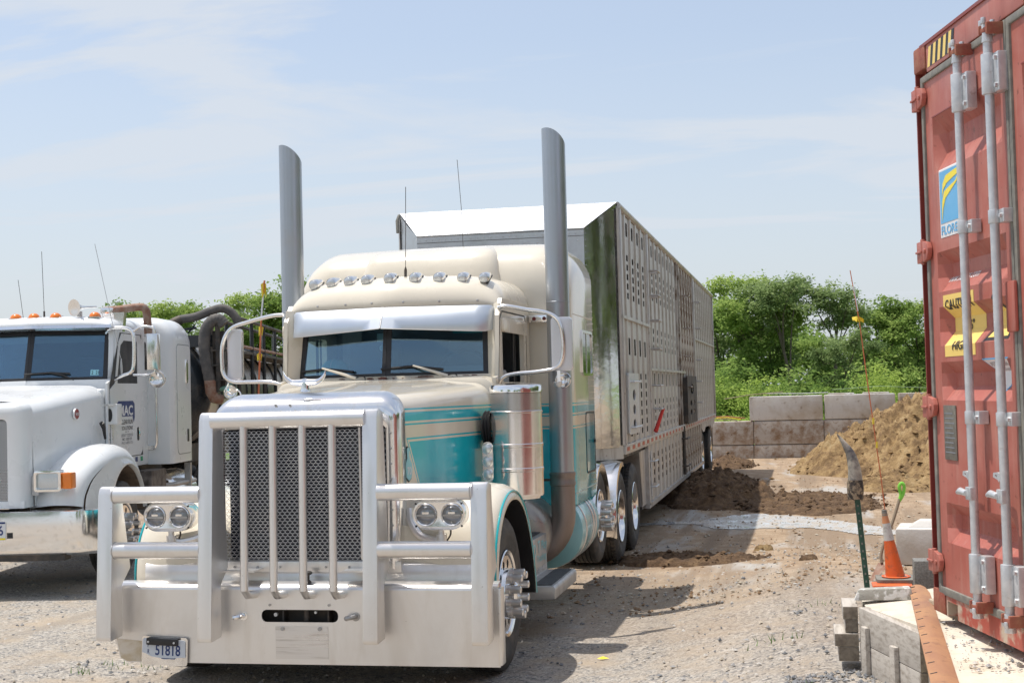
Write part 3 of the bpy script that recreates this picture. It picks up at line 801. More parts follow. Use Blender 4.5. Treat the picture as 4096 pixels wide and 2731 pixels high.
# visor
vis = MB()
for s in (-1, 1):
    cols = []
    for u in [i/10 for i in range(11)]:
        x = .0+.93*u; wrap = max(0, (u-.88)/.12)
        yt = 2.03+.20*u+.06*wrap**2; yb = 1.90+.23*u+.14*wrap**2
        zb = 2.435-.045*u+.03*wrap**2
        xx = (.006+.885*min(u, .96)+.0*wrap)*s
        cols.append([(xx, yt, 2.605), (xx, yt-.035, 2.585), (xx, (yt+yb)/2-.018, 2.51), (xx, yb, zb), (xx, yb+.004, zb-.006), (xx, yb+.02, zb-.002)])
    vis.loft(cols, caps=False, closed=False)
V_ = obj('sun_visor', vis, mat('visor_metal', (.62, .66, .71), .38, .8, rvar=.04), T, smooth=60)
obj('visor_seam', MB().tube([(0, 2.028, 2.604), (0, 1.994, 2.584), (0, 1.946, 2.51), (0, 1.899, 2.434)], .0035, 6), M['satin'], V_)
# roof cap
def capmesh(hw, y0f, prof, zbase, p=5, q=3, n=28):
    rings = []
    for dy, z in prof:
        ring = []
        for i in range(n+1):
            t = -1+2*i/n; x = math.copysign(abs(math.sin(t*PI/2)), t)*hw
            zz = zbase+(z-zbase)*max(0, 1-abs(x/hw)**p)**(1/q)
            ring.append((x, y0f(x)+dy, zz))
        rings.append(ring)
    return MB().loft(rings, caps=False, closed=False)
def roof_y(x): return 2.07+.21*abs(x)/.9
RF = obj('cab_roof', capmesh(.905, roof_y, [(0.0, 2.585), (-.015, 2.62), (-.01, 2.67), (.025, 2.74), (.085, 2.80), (.17, 2.845), (.32, 2.875), (.7, 2.90), (1.25, 2.91)], 2.56, 6, 2.6), M['cream'], T, smooth=70)
obj('roof_base', MB().hexa([(-.895, 2.30, 2.54), (.895, 2.30, 2.54), (.895, 3.4, 2.54), (-.895, 3.4, 2.54)], [(-.895, 2.28, 2.60), (.895, 2.28, 2.60), (.895, 3.4, 2.60), (-.895, 3.4, 2.60)]), M['cream'], RF)
rvt = MB()
for x in (-.62, -.36, -.12, .14, .42, .72):
    rvt.lathe([(0, -.012), (.008, -.008), (.011, 0)], (x, roof_y(x)-.012, 2.645), 'y', 8)
stuff(obj('roof_rivets', rvt, M['alu'], RF))
# nine bullet cab lights
blm = MB().lathe([(.0, .155), (.010, .148), (.026, .11), (.038, .06), (.043, .02), (.0435, .0), (.040, -.006)], axis='y', n=20)
blm.v = [(v[0], v[1]*1.3, v[2]) for v in blm.v]
BLM = mesh_of('roof_light', blm, M['polish'], 50)
BLL = mesh_of('lens', MB().lathe([(.040, -.004), (.036, -.012), (.02, -.018), (0, -.02)], axis='y', n=18), M['clear'], 50)
BLF = mesh_of('rubber_foot', MB().prism([(0.0, -.040), (.15, .0), (.15, -.008), (.0, -.052)], 'x', -.03, .03), M['black'])
for i, x in enumerate((-.705, -.54, -.375, -.215, -.005, .195, .385, .575, .745)):
    y = 2.19+.21*abs(x)/.9*1.0; z = 2.845-.012*(abs(x)/.75)**2
    b = obj('roof_light', BLM, None, T); b.location = (x, y, z); b.rotation_euler = (R(13), 0, R(-4))
    obj('lens', BLL, None, b); obj('rubber_foot', BLF, None, b, loc=(0, .01, 0))
# antennas
AN = obj('antenna', MB().tube([(.07, 2.42, 2.86), (.072, 2.42, 2.93), (.073, 2.42, 2.96)], [.011, .013, .004], 8).tube([(.073, 2.42, 2.96), (.09, 2.42, 3.62)], .0028, 6), M['dark'], T)
obj('antenna', MB().tube([(.06, 4.5, 3.22), (.05, 4.5, 3.7), (.02, 4.5, 4.18)], .0028, 5), M['dark'], T)
obj('satellite_puck', MB().lathe([(0, .03), (.05, .026), (.075, 0)], (.135, 2.55, 2.875), 'z', 18), M['white'], T)

# ---- interior
obj('dashboard', MB().prism([(2.25, 1.85), (2.25, 2.03), (2.35, 2.075), (2.6, 2.09), (2.72, 2.04), (2.75, 1.85)], 'x', -.86, .86), M['dash'], T, bev=.02)
obj('instrument_hood', MB().prism([(2.32, 2.06), (2.42, 2.13), (2.62, 2.135), (2.68, 2.06)], 'x', .15, .72), M['dash'], T, bev=.03)
for x in (-.45, .45):
    S_ = obj('seat', MB().box(x-.24, x+.24, 2.75, 3.2, 1.5, 1.75), M['seat'], T, bev=.05)
    obj('seat_back', MB().box(x-.23, x+.23, 3.14, 3.30, 1.7, 2.38), M['seat'], S_, bev=.05)
sw = MB(); sw.tube([(.45+.23*math.cos(a), 2.74+.10*math.sin(a), 2.06+.21*math.sin(a)) for a in [2*PI*i/24 for i in range(25)]], .014, 8, caps=False)
sw.tube([(.24, 2.74, 2.06), (.66, 2.74, 2.06)], .011, 6); obj('steering_wheel', sw, M['black'], T)
obj('screen_curtain', MB().box(-.78, -.60, 3.28, 3.33, 2.0, 2.5), M['dash'], T)
obj('cab_monitor', MB().box(.42, .72, 2.56, 2.60, 2.40, 2.47), M['teal'], T, bev=.008)
obj('dash_camera', MB().box(-.135, -.05, 2.25, 2.29, 2.34, 2.41).cyl((-.09, 2.24, 2.29), .025, .02, 'y', 12), M['paper'], T, bev=.004)
# wipers
for x0, s in ((-.24, -1), (.50, 1)):
    yb = 2.0+abs(x0)/.88*.2
    A_ = obj('wiper', MB().tube([(x0, yb-.05, 2.045), (x0-.10, yb-.06, 2.08), (x0-.28, yb-.06, 2.135)], [.014, .012, .007], 8), M['satin'] if 0 else M['cream'], T)
    pts = [(x0-.54, 0, 2.112), (x0-.30, 0, 2.13), (x0-.05, 0, 2.10)]
    def onglass(p):
        x = p[0]; s_ = 1 if x > 0 else -1; u = abs(x)/.79; v = (p[2]-2.05)/.53; q = scr(s_, min(u, .99), v, .022); return (x, q.y, p[2])
    obj('wiper_blade', MB().tube([onglass(p) for p in pts], .011, 6), M['black'], A_)
    obj('wiper_hose', MB().tube(spline([(x0+.005, yb-.055, 2.05), (x0+.05, yb-.05, 2.065), (x0+.075, yb-.04, 2.04), (x0+.04, yb-.04, 2.02), (x0-.0, yb-.03, 2.02)], 4), .0045, 5), M['black'], A_)

# ---- sleeper
def sl_ring(y, w, zt, zb=.90, rc=.36):
    pts = [(-w, y, zb), (-w, y, 1.5), (-w, y, 2.1), (-w, y, zt-rc)]
    for i in range(1, 11):
        a = PI-PI/2*i/10; pts.append((-w+rc+rc*math.cos(a), y, zt-rc+rc*math.sin(a)))
    pts += [(-.4, y, zt+.012), (0, y, zt+.015)]
    return pts+[(-p[0], p[1], p[2]) for p in pts[:-1][::-1]]
ringss = [sl_ring(y, w, zt) for y, w, zt in ((3.44, 1.19, 2.80), (3.445, 1.225, 2.88), (3.47, 1.255, 2.98), (3.53, 1.27, 3.09), (3.63, 1.272, 3.17), (3.8, 1.272, 3.235), (4.05, 1.272, 3.265), (4.72, 1.272, 3.275), (4.76, 1.26, 3.26), (4.77, 1.22, 3.22))]
SL = obj('sleeper', MB().loft(ringss, caps=True, closed=True), M['livery'], T, smooth=40)
obj('roof_fairing', capmesh(.66, lambda x: 3.36+.07*(abs(x)/.66)**6, [(0, 2.80), (-.002, 2.92), (.015, 3.02), (.05, 3.10), (.11, 3.165), (.21, 3.205), (.40, 3.240), (.7, 3.262), (1.1, 3.25)], 2.70, 14, 2.4, 44), M['cream'], T, smooth=70)
for s in (-1, 1):
    xo = sorted((1.2725*s, 1.286*s)); xg = sorted((1.265*s, 1.274*s))
    W_ = obj('sleeper_window', MB().prism(rrect(3.98, 4.60, 2.035, 2.455, .05, 4), 'x', *xo, holes=[rrect(4.005, 4.575, 2.06, 2.43, .035, 4)]), M['polish'], SL, smooth=20)
    obj('window_pane', MB().prism(rrect(4.0, 4.58, 2.055, 2.435, .035, 4), 'x', 1.2730*s if s > 0 else -1.2755, 1.2755*s if s > 0 else -1.2730), M['darkpane'] if 'darkpane' in M else M['black'], SL, smooth=0)
    obj('window_slider', MB().box(*sorted((1.276*s, 1.281*s)), 4.26, 4.30, 2.06, 2.43), M['polish'], SL)
    obj('luggage_door', MB().prism(rrect(4.14, 4.68, 1.13, 1.70, .06, 4), 'x', *sorted((1.2725*s, 1.276*s)), holes=[rrect(4.155, 4.665, 1.145, 1.685, .05, 4)]), M['ink'], SL, smooth=0)
    obj('door_latch', MB().box(*sorted((1.272*s, 1.288*s)), 4.60, 4.66, 1.40, 1.43), M['black'], SL)
    rb = MB()
    for i in range(30): rb.lathe([(0, .004*s), (.0045, .003*s), (.006, 0)], (1.272*s, 3.5+.042*i, 1.0), 'x', 6)
    for i in range(28): rb.lathe([(0, .004*s), (.0045, .003*s), (.006, 0)], (1.272*s, 3.56+.042*i, 2.58), 'x', 6)
    for i in range(30): rb.lathe([(0, .004*s), (.0045, .003*s), (.006, 0)], (1.272*s, 4.73, .98+.06*i), 'x', 6)
    stuff(obj('sleeper_rivets', rb, M['cream'], SL))
obj('marker_lamp', MB().box(.915, 1.10, 3.34, 3.42, 2.505, 2.57), M['chrome'], T, bev=.008)
for x in (.965, 1.055): obj('marker_lens', MB().cyl((x, 3.33, 2.538), .017, .012, 'y', 12), M['maroon'], T)

# ---- exhaust stacks
def stack(s):
    cx, cy, r_ = 1.205*s, 3.19, .101
    n = 28; mb = MB()
    top = 4.17
    ring0 = [(cx+r_*math.cos(2*PI*i/n), cy+r_*math.sin(2*PI*i/n)) for i in range(n)]
    def cut(x, y):   # slash cut falling towards the rear and the right
        t = ((x-cx)*.75+(y-cy)*.66)/r_
        return top-.10*(t+1)**1.4*.62
    mb.loft([[(x, y, 1.16) for x, y in ring0], [(x, y, 2.0) for x, y in ring0], [(x, y, 3.0) for x, y in ring0], [(x, y, cut(x, y)) for x, y in ring0]], caps=False)
    S_ = obj('exhaust_stack', mb, M['stack'], T)
    ri = .094; ringi = [(cx+ri*math.cos(2*PI*i/n), cy+ri*math.sin(2*PI*i/n)) for i in range(n)]
    obj('inner_wall', MB().loft([[(x, y, 3.6) for x, y in ringi], [(x, y, cut(x, y)) for x, y in ringi]], caps=False), M['dark'], S_)
    pts = [(cx, cy, 1.19), (cx, cy, .85)]
    rb = .36
    for i in range(1, 10):
        a = PI/2*i/9; pts.append((cx-s*rb*(1-math.cos(a)), cy, .85-rb*math.sin(a)))
    pts.append((cx-s*.75, cy, .49))
    obj('exhaust_elbow', MB().tube(pts, .104, 24), M['stack_low'], S_)
    obj('stack_clamp', MB().lathe([(.103, 1.09), (.112, 1.095), (.113, 1.12), (.108, 1.13), (.108, 1.17), (.113, 1.18), (.112, 1.205), (.103, 1.21)], (cx, cy, 0), 'z', 24), M['stack_low'], S_)
    obj('stack_seam', MB().lathe([(.101, 2.66), (.1035, 2.662), (.1035, 2.668), (.101, 2.67)], (cx, cy, 0), 'z', 24), M['stack'], S_)
    obj('stack_bracket', MB().box(*sorted((.86*s, 1.12*s)), 3.17, 3.21, 1.13, 1.15), M['dark'], S_)
stack(1); stack(-1)

# ---- air cleaner on the near side
ac, acy, acr = 1.122, 1.70, .195
AC = obj('air_cleaner', MB().lathe([(0, 1.10), (.10, 1.10), (.165, 1.105), (.17, 1.12), (.19, 1.125), (acr, 1.14), (acr, 1.31), (acr+.004, 1.315), (acr+.004, 1.335), (acr, 1.34), (acr, 1.49), (acr+.004, 1.495), (acr+.004, 1.515), (acr, 1.52), (acr, 1.745), (acr+.006, 1.75), (acr+.006, 1.76), (acr, 1.765), (.185, 1.77)], (ac, acy, 0), 'z', 48), mat('dull_chrome_canister', (.80, .77, .75), .2, .95, rvar=.05, dirt=(.62, .56, .52), dscale=6, dlo=.5, dhi=.85), T, smooth=18)
obj('air_cleaner_cap', MB().lathe([(.190, 1.895), (acr+.003, 1.90), (acr+.004, 1.945), (acr-.004, 1.957), (.15, 1.966), (0, 1.975)], (ac, acy, 0), 'z', 48), M['chrome'], AC, smooth=40)
# perforated band: staggered small holes as geometry would be under 2 px; a fine ribbed sheet carries them
pm, nt, b_ = base_mat('perforated_screen')
t_ = nd(nt, 'ShaderNodeTexCoord'); s_ = nd(nt, 'ShaderNodeSeparateXYZ'); nt.links.new(t_.outputs['Object'], s_.inputs[0])
at = nd(nt, 'ShaderNodeMath', operation='ARCTAN2')
for i, c, v in ((0, 1, acy), (1, 0, ac)):
    q = nd(nt, 'ShaderNodeMath', operation='SUBTRACT'); nt.links.new(s_.outputs[c], q.inputs[0]); q.inputs[1].default_value = v; nt.links.new(q.outputs[0], at.inputs[i])
cx_ = nd(nt, 'ShaderNodeCombineXYZ')
mu = nd(nt, 'ShaderNodeMath', operation='MULTIPLY'); nt.links.new(at.outputs[0], mu.inputs[0]); mu.inputs[1].default_value = acr; nt.links.new(mu.outputs[0], cx_.inputs[0]); nt.links.new(s_.outputs[2], cx_.inputs[1])
rt = nd(nt, 'ShaderNodeMapping'); nt.links.new(cx_.outputs[0], rt.inputs[0]); rt.inputs['Rotation'].default_value = (0, 0, PI/4); rt.inputs['Scale'].default_value = (110, 110, 1)
vo = nd(nt, 'ShaderNodeTexVoronoi'); vo.inputs['Randomness'].default_value = 0; vo.inputs['Scale'].default_value = 1; nt.links.new(rt.outputs[0], vo.inputs['Vector'])
nt.links.new(mixc(nt, rampv(nt, vo.outputs['Distance'], .30, .38), (.03, .03, .035), (.75, .74, .73)), b_.inputs['Base Color'])
b_.inputs['Metallic'].default_value = .85; b_.inputs['Roughness'].default_value = .25
obj('intake_screen', MB().lathe([(acr-.002, 1.765), (acr-.001, 1.895)], (ac, acy, 0), 'z', 48), pm, AC)
obj('intake_boot', MB().lathe([(.10, -.02), (.125, -.01), (.135, .0), (.12, .012), (.135, .024), (.12, .036), (.135, .048), (.10, .055)], (.885, acy, 1.635), 'x', 28), M['black'], T)
obj('cleaner_strap', MB().tube([(.93, acy-.02, 1.5), (.88, acy+.05, 1.50)], .02, 8).tube([(.93, acy-.02, 1.25), (.88, acy+.05, 1.25)], .02, 8), M['galv'], AC)
# three round lamps on a plate beside the cleaner
lp3 = MB().prism(rrect(.905, .985, 1.245, 1.54, .035, 5), 'y', 1.47, 1.482)
L3 = obj('lamp_plate', lp3, M['polish'], T)
for z in (1.49, 1.395, 1.30):
    l_ = obj('round_lamp', MB().lathe([(.040, 0), (.040, -.02), (.036, -.026), (.033, -.02)], (.944, 1.47, z), 'y', 20), M['chrome'], L3)
    obj('lens', MB().lathe([(.034, -.022), (.02, -.030), (0, -.032)], (.944, 1.47, z), 'y', 16), M['clear'], l_)

# ---- mirrors
def mirror(s, pts, gx0, gx1):
    y = 2.20
    arm = obj('mirror_arm', MB().tube(spline(pts, 6), .0165, 12), M['polish'], T, smooth=60)
    # convex back shell of the mirror head, glass faces the driver
    rings = []
    x0, x1 = sorted((gx0, gx1)); n = 9
    hd = MB().prism(rrect(x0, x1, 2.065, 2.485, .03, 4), 'y', y+.03, y+.075)
    h = obj('mirror_head', hd, M['mirror2'], arm, bev=.012)
    obj('mirror_edge', MB().prism(rrect(x0-.004, x1+.004, 2.061, 2.489, .032, 4), 'y', y+.055, y+.07), M['polish'], h)
    obj('mirror_glass', MB().prism(rrect(x0+.008, x1-.008, 2.075, 2.475, .025, 4), 'y', y+.0755, y+.078), M['mirror'], h)
    return arm
M['mirror2'] = mat('mirror_back_shell', (.66, .65, .68), .30, .7, rvar=.04)
mr = mirror(1, [(.885, 2.14, 1.965), (.92, 2.14, 2.015), (1.0, 2.16, 2.045), (1.22, 2.19, 2.06), (1.345, 2.2, 2.085), (1.40, 2.2, 2.16), (1.41, 2.2, 2.32), (1.375, 2.2, 2.46), (1.28, 2.2, 2.525), (1.12, 2.18, 2.555), (.97, 2.16, 2.585), (.90, 2.16, 2.575)], 1.31, 1.475)
cvx = MB().lathe([(0, .06), (.035, .05), (.058, .025), (.064, 0), (.06, -.006)], (1.40, 2.21, 1.99), 'y', 22); cvx.box(1.36, 1.385, 2.18, 2.20, 1.96, 2.06)
obj('spot_mirror', cvx, M['chrome'], mr)
obj('side_lamp', MB().lathe([(.0, 0), (.022, .003), (.034, .02), (.036, .045), (0, .05)], (1.365, 2.16, 1.93), 'z', 14), M['clear'], mr)
ml = mirror(-1, [(-.885, 2.14, 1.985), (-.95, 2.15, 2.02), (-1.05, 2.16, 2.04), (-1.24, 2.19, 2.045), (-1.37, 2.2, 2.05), (-1.445, 2.2, 2.10), (-1.465, 2.2, 2.20), (-1.455, 2.2, 2.37), (-1.38, 2.2, 2.49), (-1.22, 2.19, 2.54), (-1.02, 2.17, 2.58), (-.90, 2.16, 2.585)], -1.43, -1.305)
cvx = MB().lathe([(0, .05), (.035, .04), (.055, .02), (.06, 0)], (-1.40, 2.21, 1.965), 'y', 20)
cvx.tube(spline([(-1.41, 2.2, 2.04), (-1.43, 2.2, 1.99), (-1.38, 2.18, 1.95), (-1.33, 2.17, 1.98), (-1.30, 2.17, 1.96), (-1.29, 2.17, 1.93)], 4), .006, 6)
obj('spot_mirror', cvx, M['chrome'], ml)

# ---- step box with lettering, tanks
SB = obj('step_box', MB().prism([(1.095, .41), (1.095, .715), (.80, .72), (.80, .30), (1.34, .31), (1.345, .39), (1.33, .415)], 'y', 1.93, 2.95), M['alu'], T, bev=.012)
obj('step_tread', MB().box(1.17, 1.31, 1.96, 2.90, .4145, .420), M['grip'], SB)
obj('step_tread', MB().box(.86, 1.05, 1.96, 2.90, .72, .725), M['grip'], SB)
for s_, w_, h_, y_, z_, m_ in (('D', .10, .10, 2.36, .575, 'palecyan'), ('T', .10, .10, 2.54, .585, 'palecyan'), ('Ploy', .24, .10, 2.70, .575, 'palecyan'), ('Trucking', .40, .075, 2.50, .495, 'palecyan'), ('717-548-4693', .52, .035, 2.38, .435, 'paper')):
    lettering('step_lettering', s_, w_, h_, (1.0975, y_, z_), (0, 1, 0), (0, 0, 1), M[m_], SB, .015)
tk = MB().lathe([(0, -.03), (.16, -.02), (.26, .0), (.31, .04), (.33, .10), (.33, .50)], (.79, 3.0, .69), 'y', 36)
obj('fuel_tank', tk, M['greytank'], T, label='grey aluminium front tank behind the step')
t2 = MB().lathe([(0, -.02), (.28, -.01), (.33, .02), (.335, .05), (.335, 1.0), (.32, 1.04), (.26, 1.07), (0, 1.09)], (.975, 3.56, .66), 'y', 40)
T2 = obj('fuel_tank', t2, M['lteal'], T, label='pale teal strapped rear tank')
for y in (3.75, 4.18, 4.32): obj('tank_strap', MB().lathe([(.336, 0), (.344, .003), (.344, .035), (.336, .038)], (.975, y, .66), 'y', 36), M['satin'], T2)

# ---- rear mudguards over pusher and drive wheels
for s in (-1, 1):
    pf = MB(); rings = []
    for i in range(13):
        a = R(12+156*i/12); rings.append([(x*s, 5.10-.53*math.cos(a), .655+.53*math.sin(a)+o) for x, o in ((.85, 0), (1.22, 0), (1.27, -.012), (1.275, -.04))])
    obj('mudguard', MB().loft(rings, caps=False, closed=False), M['polish'], T, smooth=60)
    rings = []
    for i in range(12):
        a = R(-18+118*i/11); rings.append([(x*s, 6.68-.60*math.cos(a), .52+.60*math.sin(a)+o) for x, o in ((.62, 0), (1.20, 0), (1.265, -.02), (1.272, -.07))])
    obj('mudguard', MB().loft(rings, caps=False, closed=False), M['polish'], T, smooth=60)
# baseball cap lying on the dash
cap = thing('baseball_cap', 'pale aqua baseball cap on the dashboard behind the cream truck windscreen', 'cap', (-.56, 2.42, 2.09))
obj('crown', MB().lathe([(.115, 0), (.118, .03), (.105, .075), (.07, .11), (.03, .125), (0, .128)], axis='z', n=20), M['cloth'], cap)
obj('panel_piping', MB().tube([(.0, -.118, .02), (0, -.105, .075), (0, -.06, .117), (0, 0, .131)], .004, 5), M['paper'], cap)
br = [(.11*math.cos(R(a)), .11*math.sin(R(a)), .005) for a in range(20, 161, 14)]
bo = [(p[0]*1.05, p[1]*1.62+.01, .0) for p in br]
obj('brim', MB().loft([br, bo, [(p[0], p[1], p[2]-.005) for p in bo], [(p[0], p[1], p[2]-.005) for p in br]], caps=False, closed=False), M['cloth'], cap)
# ================================================================== LIVESTOCK TRAILER
trl = thing('livestock_trailer', 'long punched aluminium cattle trailer coupled behind the cream and teal truck', 'trailer', (0, 6.9, 0))
Y0 = 6.9            # trailer parts are given in world metres and shifted back to the thing's base
def tb(name, mb, material, parent=trl, **k):
    i = mb if isinstance(mb, MB) else None
    if i is not None: i.v = [(v[0], v[1]-Y0, v[2]) for v in i.v]
    return obj(name, mb, material, parent, **k)
TY0, TY1, HW, ZT = 6.9, 23.4, 1.262, 3.99
PW = (TY1-TY0)/30
def slat_mesh(name, zlist, z0, z1, material, hy=(.20, .37), rib=True):
    """one upright plate, x = 0 outer face, with real openings, plus its raised rib"""
    zs = [z0]; 
    for a, b in sorted(zlist): zs += [a, b]
    zs.append(z1); ys = [0, hy[0]*PW/.55, hy[1]*PW/.55, PW]
    mb = MB(); th = -.005
    for xx in (0, th):
        for i in range(len(zs)-1):
            for j in range(3):
                if j == 1 and i % 2 == 1: continue
                mb.add([(xx, ys[j], zs[i]), (xx, ys[j+1], zs[i]), (xx, ys[j+1], zs[i+1]), (xx, ys[j], zs[i+1])], [(0, 1, 2, 3)])
    for a, b in sorted(zlist):
        mb.add([(0, ys[1], a), (0, ys[2], a), (0, ys[2], b), (0, ys[1], b), (th, ys[1], a), (th, ys[2], a), (th, ys[2], b), (th, ys[1], b)],
               [(0, 1, 5, 4), (1, 2, 6, 5), (2, 3, 7, 6), (3, 0, 4, 7)])
    if rib:
        mb.add([(0.001, -.06, z0), (.020, -.045, z0), (.020, .045, z0), (0.001, .06, z0), (0.001, -.06, z1), (.020, -.045, z1), (.020, .045, z1), (0.001, .06, z1)],
               [(0, 1, 5, 4), (1, 2, 6, 5), (2, 3, 7, 6), (3, 2, 1, 0), (4, 5, 6, 7)])
    me = bpy.data.meshes.new(name); me.from_pydata(mb.v, [], mb.f)
    bm = bmesh.new(); bm.from_mesh(me); bmesh.ops.recalc_face_normals(bm, faces=bm.faces); bm.to_mesh(me); bm.free()
    me.materials.append(material); return me
def rowz(a, b, pitch=.112, h=.072):
    n = int((b-a)/pitch); return [(a+i*pitch, a+i*pitch+h) for i in range(n)]
patA = [(3.70, 3.86)]+rowz(2.96, 3.62)+[(2.30, 2.50)]+rowz(1.34, 2.20)
patB = [(3.70, 3.86)]+rowz(3.10, 3.62)+rowz(2.42, 2.80)+[(1.92, 2.10)]+rowz(1.34, 1.86)
patC = [(3.66, 3.84)]+rowz(3.05, 3.5)+rowz(2.2, 2.55)+rowz(1.40, 2.06)
SM = {}
for k, p in (('A', patA), ('B', patB), ('C', patC)):
    SM[k] = slat_mesh('side_slat', p, 1.27, 3.93, M['trailer'])
    SM[k+'d'] = slat_mesh('side_slat', p, 1.27, 3.93, M['trailer_dirty'])
for s in (1, -1):
    for i in range(30):
        if s == 1 and i in (13,): continue
        k = 'A' if i < 5 else ('B' if i < 13 else 'C')
        if 14 <= i < 20: k += 'd'
        o = obj('side_slat', SM[k], None, trl)
        if s == 1: o.location = (HW, TY0-Y0+i*PW, 0)
        else: o.matrix_basis = Matrix.Translation((-HW, TY0-Y0+i*PW, 0)) @ Matrix.Scale(-1, 4, (1, 0, 0))
# the dark open slot where the sliding door sits, with its rails
tb('door_gap', MB().box(1.16, 1.20, TY0+13*PW, TY0+14*PW, 1.27, 3.93), M['dark'])
tb('door_rail', MB().box(1.255, 1.29, TY0+13*PW+.02, TY0+13*PW+.10, 1.27, 3.93), M['trailer_dirty'])
tb('door_rail', MB().box(1.255, 1.29, TY0+14*PW-.14, TY0+14*PW-.06, 1.27, 3.93), M['trailer_dirty'])
fl_ = MB()
for k in range(5): fl_.box(1.20, 1.262, TY0+13*PW+.12, TY0+14*PW-.16, 1.3+.55*k, 1.36+.55*k)
tb('door_crossbar', fl_, M['dark'])
# decks, roof, rails
tb('deck_floor', MB().box(-1.24, 1.24, 6.9, 23.3, 1.12, 1.19), M['dark'])
tb('upper_deck', MB().box(-1.24, 1.24, 9.6, 20.5, 2.58, 2.66), M['trailer_dirty'])
tb('hole_backing', MB().box(-.03, .03, 7.0, 23.3, 1.2, 3.95), mat('dark_backing_panel', (.05, .04, .03), .9))  # unseen dark panel added midway so the side holes read dark
tb('belly_partition', MB().box(.6, .65, 9.4, 19.1, .45, 1.12), mat('dark_belly_panel', (.05, .04, .03), .9))
tb('roof', MB().box(-1.27, 1.27, 6.9, 23.4, 3.965, 4.0), M['trailer'])
tb('rear_wall', MB().box(-1.25, 1.25, 23.36, 23.42, 1.2, 3.96), M['trailer'])
for s in (1, -1):
    tb('top_rail', MB().tube([(1.275*s, 6.9, 3.965), (1.275*s, 23.42, 3.965)], .038, 8), M['trailer'])
    tb('bottom_rail', MB().box(*sorted((1.245*s, 1.292*s)), 6.9, 23.42, 1.165, 1.275), M['trailer'], bev=.006)
    tb('mid_rail', MB().box(*sorted((1.262*s, 1.305*s)), 6.9, 9.75, 2.70, 2.735), M['trailer'])
    tb('mid_rail', MB().box(*sorted((1.262*s, 1.305*s)), 9.75, 15.2, 2.13, 2.165), M['trailer'])
    tb('mid_rail', MB().box(*sorted((1.262*s, 1.305*s)), 17.6, 23.4, 2.78, 2.815), M['trailer'])
rb = MB()
for i in range(34): rb.lathe([(0, .022), (.016, .016), (.022, 0)], (1.262, 7.0+.49*i, 4.0), 'z', 6)
stuff(tb('roof_bolts', rb, M['dark']))
for y in (6.97, 9.72, 17.62, 23.35):
    tb('corner_post', MB().box(1.262, 1.298, y-.05, y+.05, 1.27, 3.95), M['trailer'], bev=.004)
TAPE = [mesh_of('reflective_tape', MB().box(0, .003, 0, .20, 0, .045), m_) for m_ in (mat('red_tape', (.50, .05, .03), .4, dirt=(.25, .1, .07), dscale=12, dlo=.5, dhi=.7), mat('white_tape', (.62, .58, .50), .4))]
for i in range(64):
    o = obj('reflective_tape', TAPE[i % 2], None, trl, loc=(1.2925, .1+.255*i, 1.20))
# step brackets of the side ladder
for z in (3.46, 3.13, 2.80, 2.42, 1.93, 1.62):
    tb('ladder_rung', MB().tube([(1.28, 9.86, z), (1.40, 9.86, z), (1.40, 10.22, z), (1.28, 10.22, z)], .014, 6), M['trailer'])
for z in (3.46, 2.9, 2.42, 1.9): tb('ladder_rung', MB().tube([(1.28, 15.2, z), (1.38, 15.2, z), (1.38, 15.6, z), (1.28, 15.6, z)], .014, 6), M['trailer_dirty'])
for z in (3.5, 3.0, 2.4, 2.0, 1.6): tb('ladder_rung', MB().tube([(1.28, 17.8, z), (1.38, 17.8, z), (1.38, 18.2, z), (1.28, 18.2, z)], .014, 6), M['trailer'])
# nose: flat front sheet, polished corner panels, bright sloping top sheet
nz = MB()
nz.add([(-.95, 6.45, 1.12), (.95, 6.45, 1.12), (.95, 6.45, 3.68), (-.95, 6.45, 3.68)], [(0, 1, 2, 3)])
N_ = tb('nose_panel', nz, M['noseflat'], smooth=0)
for s in (1, -1):
    A_, B_ = Vector((.95*s, 6.45, 0)), Vector((1.262*s, 6.87, 0))
    cols = []
    for u in [i/10 for i in range(11)]:
        p = A_.lerp(B_, u); q = .012*math.sin(u*PI)
        cols.append([(p.x+q*s, p.y-q, 1.25+(3.68+.305*u-1.25)*v/12) for v in range(13)])
    tb('polished_corner', MB().loft(cols, caps=False, closed=False), M['mirror'] if s > 0 else M['noseflat'], smooth=60)
    tb('corner_skirt', MB().hexa([(.95*s, 6.445, 1.12), (1.266*s, 6.865, 1.12), (1.24*s, 6.9, 1.12), (.93*s, 6.5, 1.12)], [(.95*s, 6.445, 1.262), (1.266*s, 6.865, 1.262), (1.24*s, 6.9, 1.262), (.93*s, 6.5, 1.262)]), M['trailer'])
    rv = MB()
    for i in range(34):
        u = .04; z = 1.3+.07*i
        for uu in (.04, .96):
            p = A_.lerp(B_, uu); rv.lathe([(0, .007), (.006, .005), (.009, 0)], (p.x, p.y-.002, z+(.27*uu)), 'z', 5)
    for i in range(10):
        uu = i/9; p = A_.lerp(B_, uu); rv.lathe([(0, .006), (.006, .004), (.009, 0)], (p.x+.003*s, p.y-.004, 3.64+.30*uu), 'z', 5)
    stuff(tb('panel_rivets', rv, M['alu']))
tb('top_slope', MB().add([(-.95, 6.44, 3.68), (.95, 6.44, 3.68), (1.27, 6.88, 4.004), (-1.27, 6.88, 4.004), (-.95, 6.45, 3.66), (.95, 6.45, 3.66), (1.27, 6.92, 3.98), (-1.27, 6.92, 3.98)], [(0, 1, 2, 3), (4, 7, 6, 5), (0, 4, 5, 1), (1, 5, 6, 2), (2, 6, 7, 3), (3, 7, 4, 0)]), M['galvroof'], smooth=0)
rv = MB()
for i in range(26): rv.lathe([(0, -.006), (.007, -.004), (.010, 0)], (-.92+.074*i, 6.449, 3.63), 'y', 6)
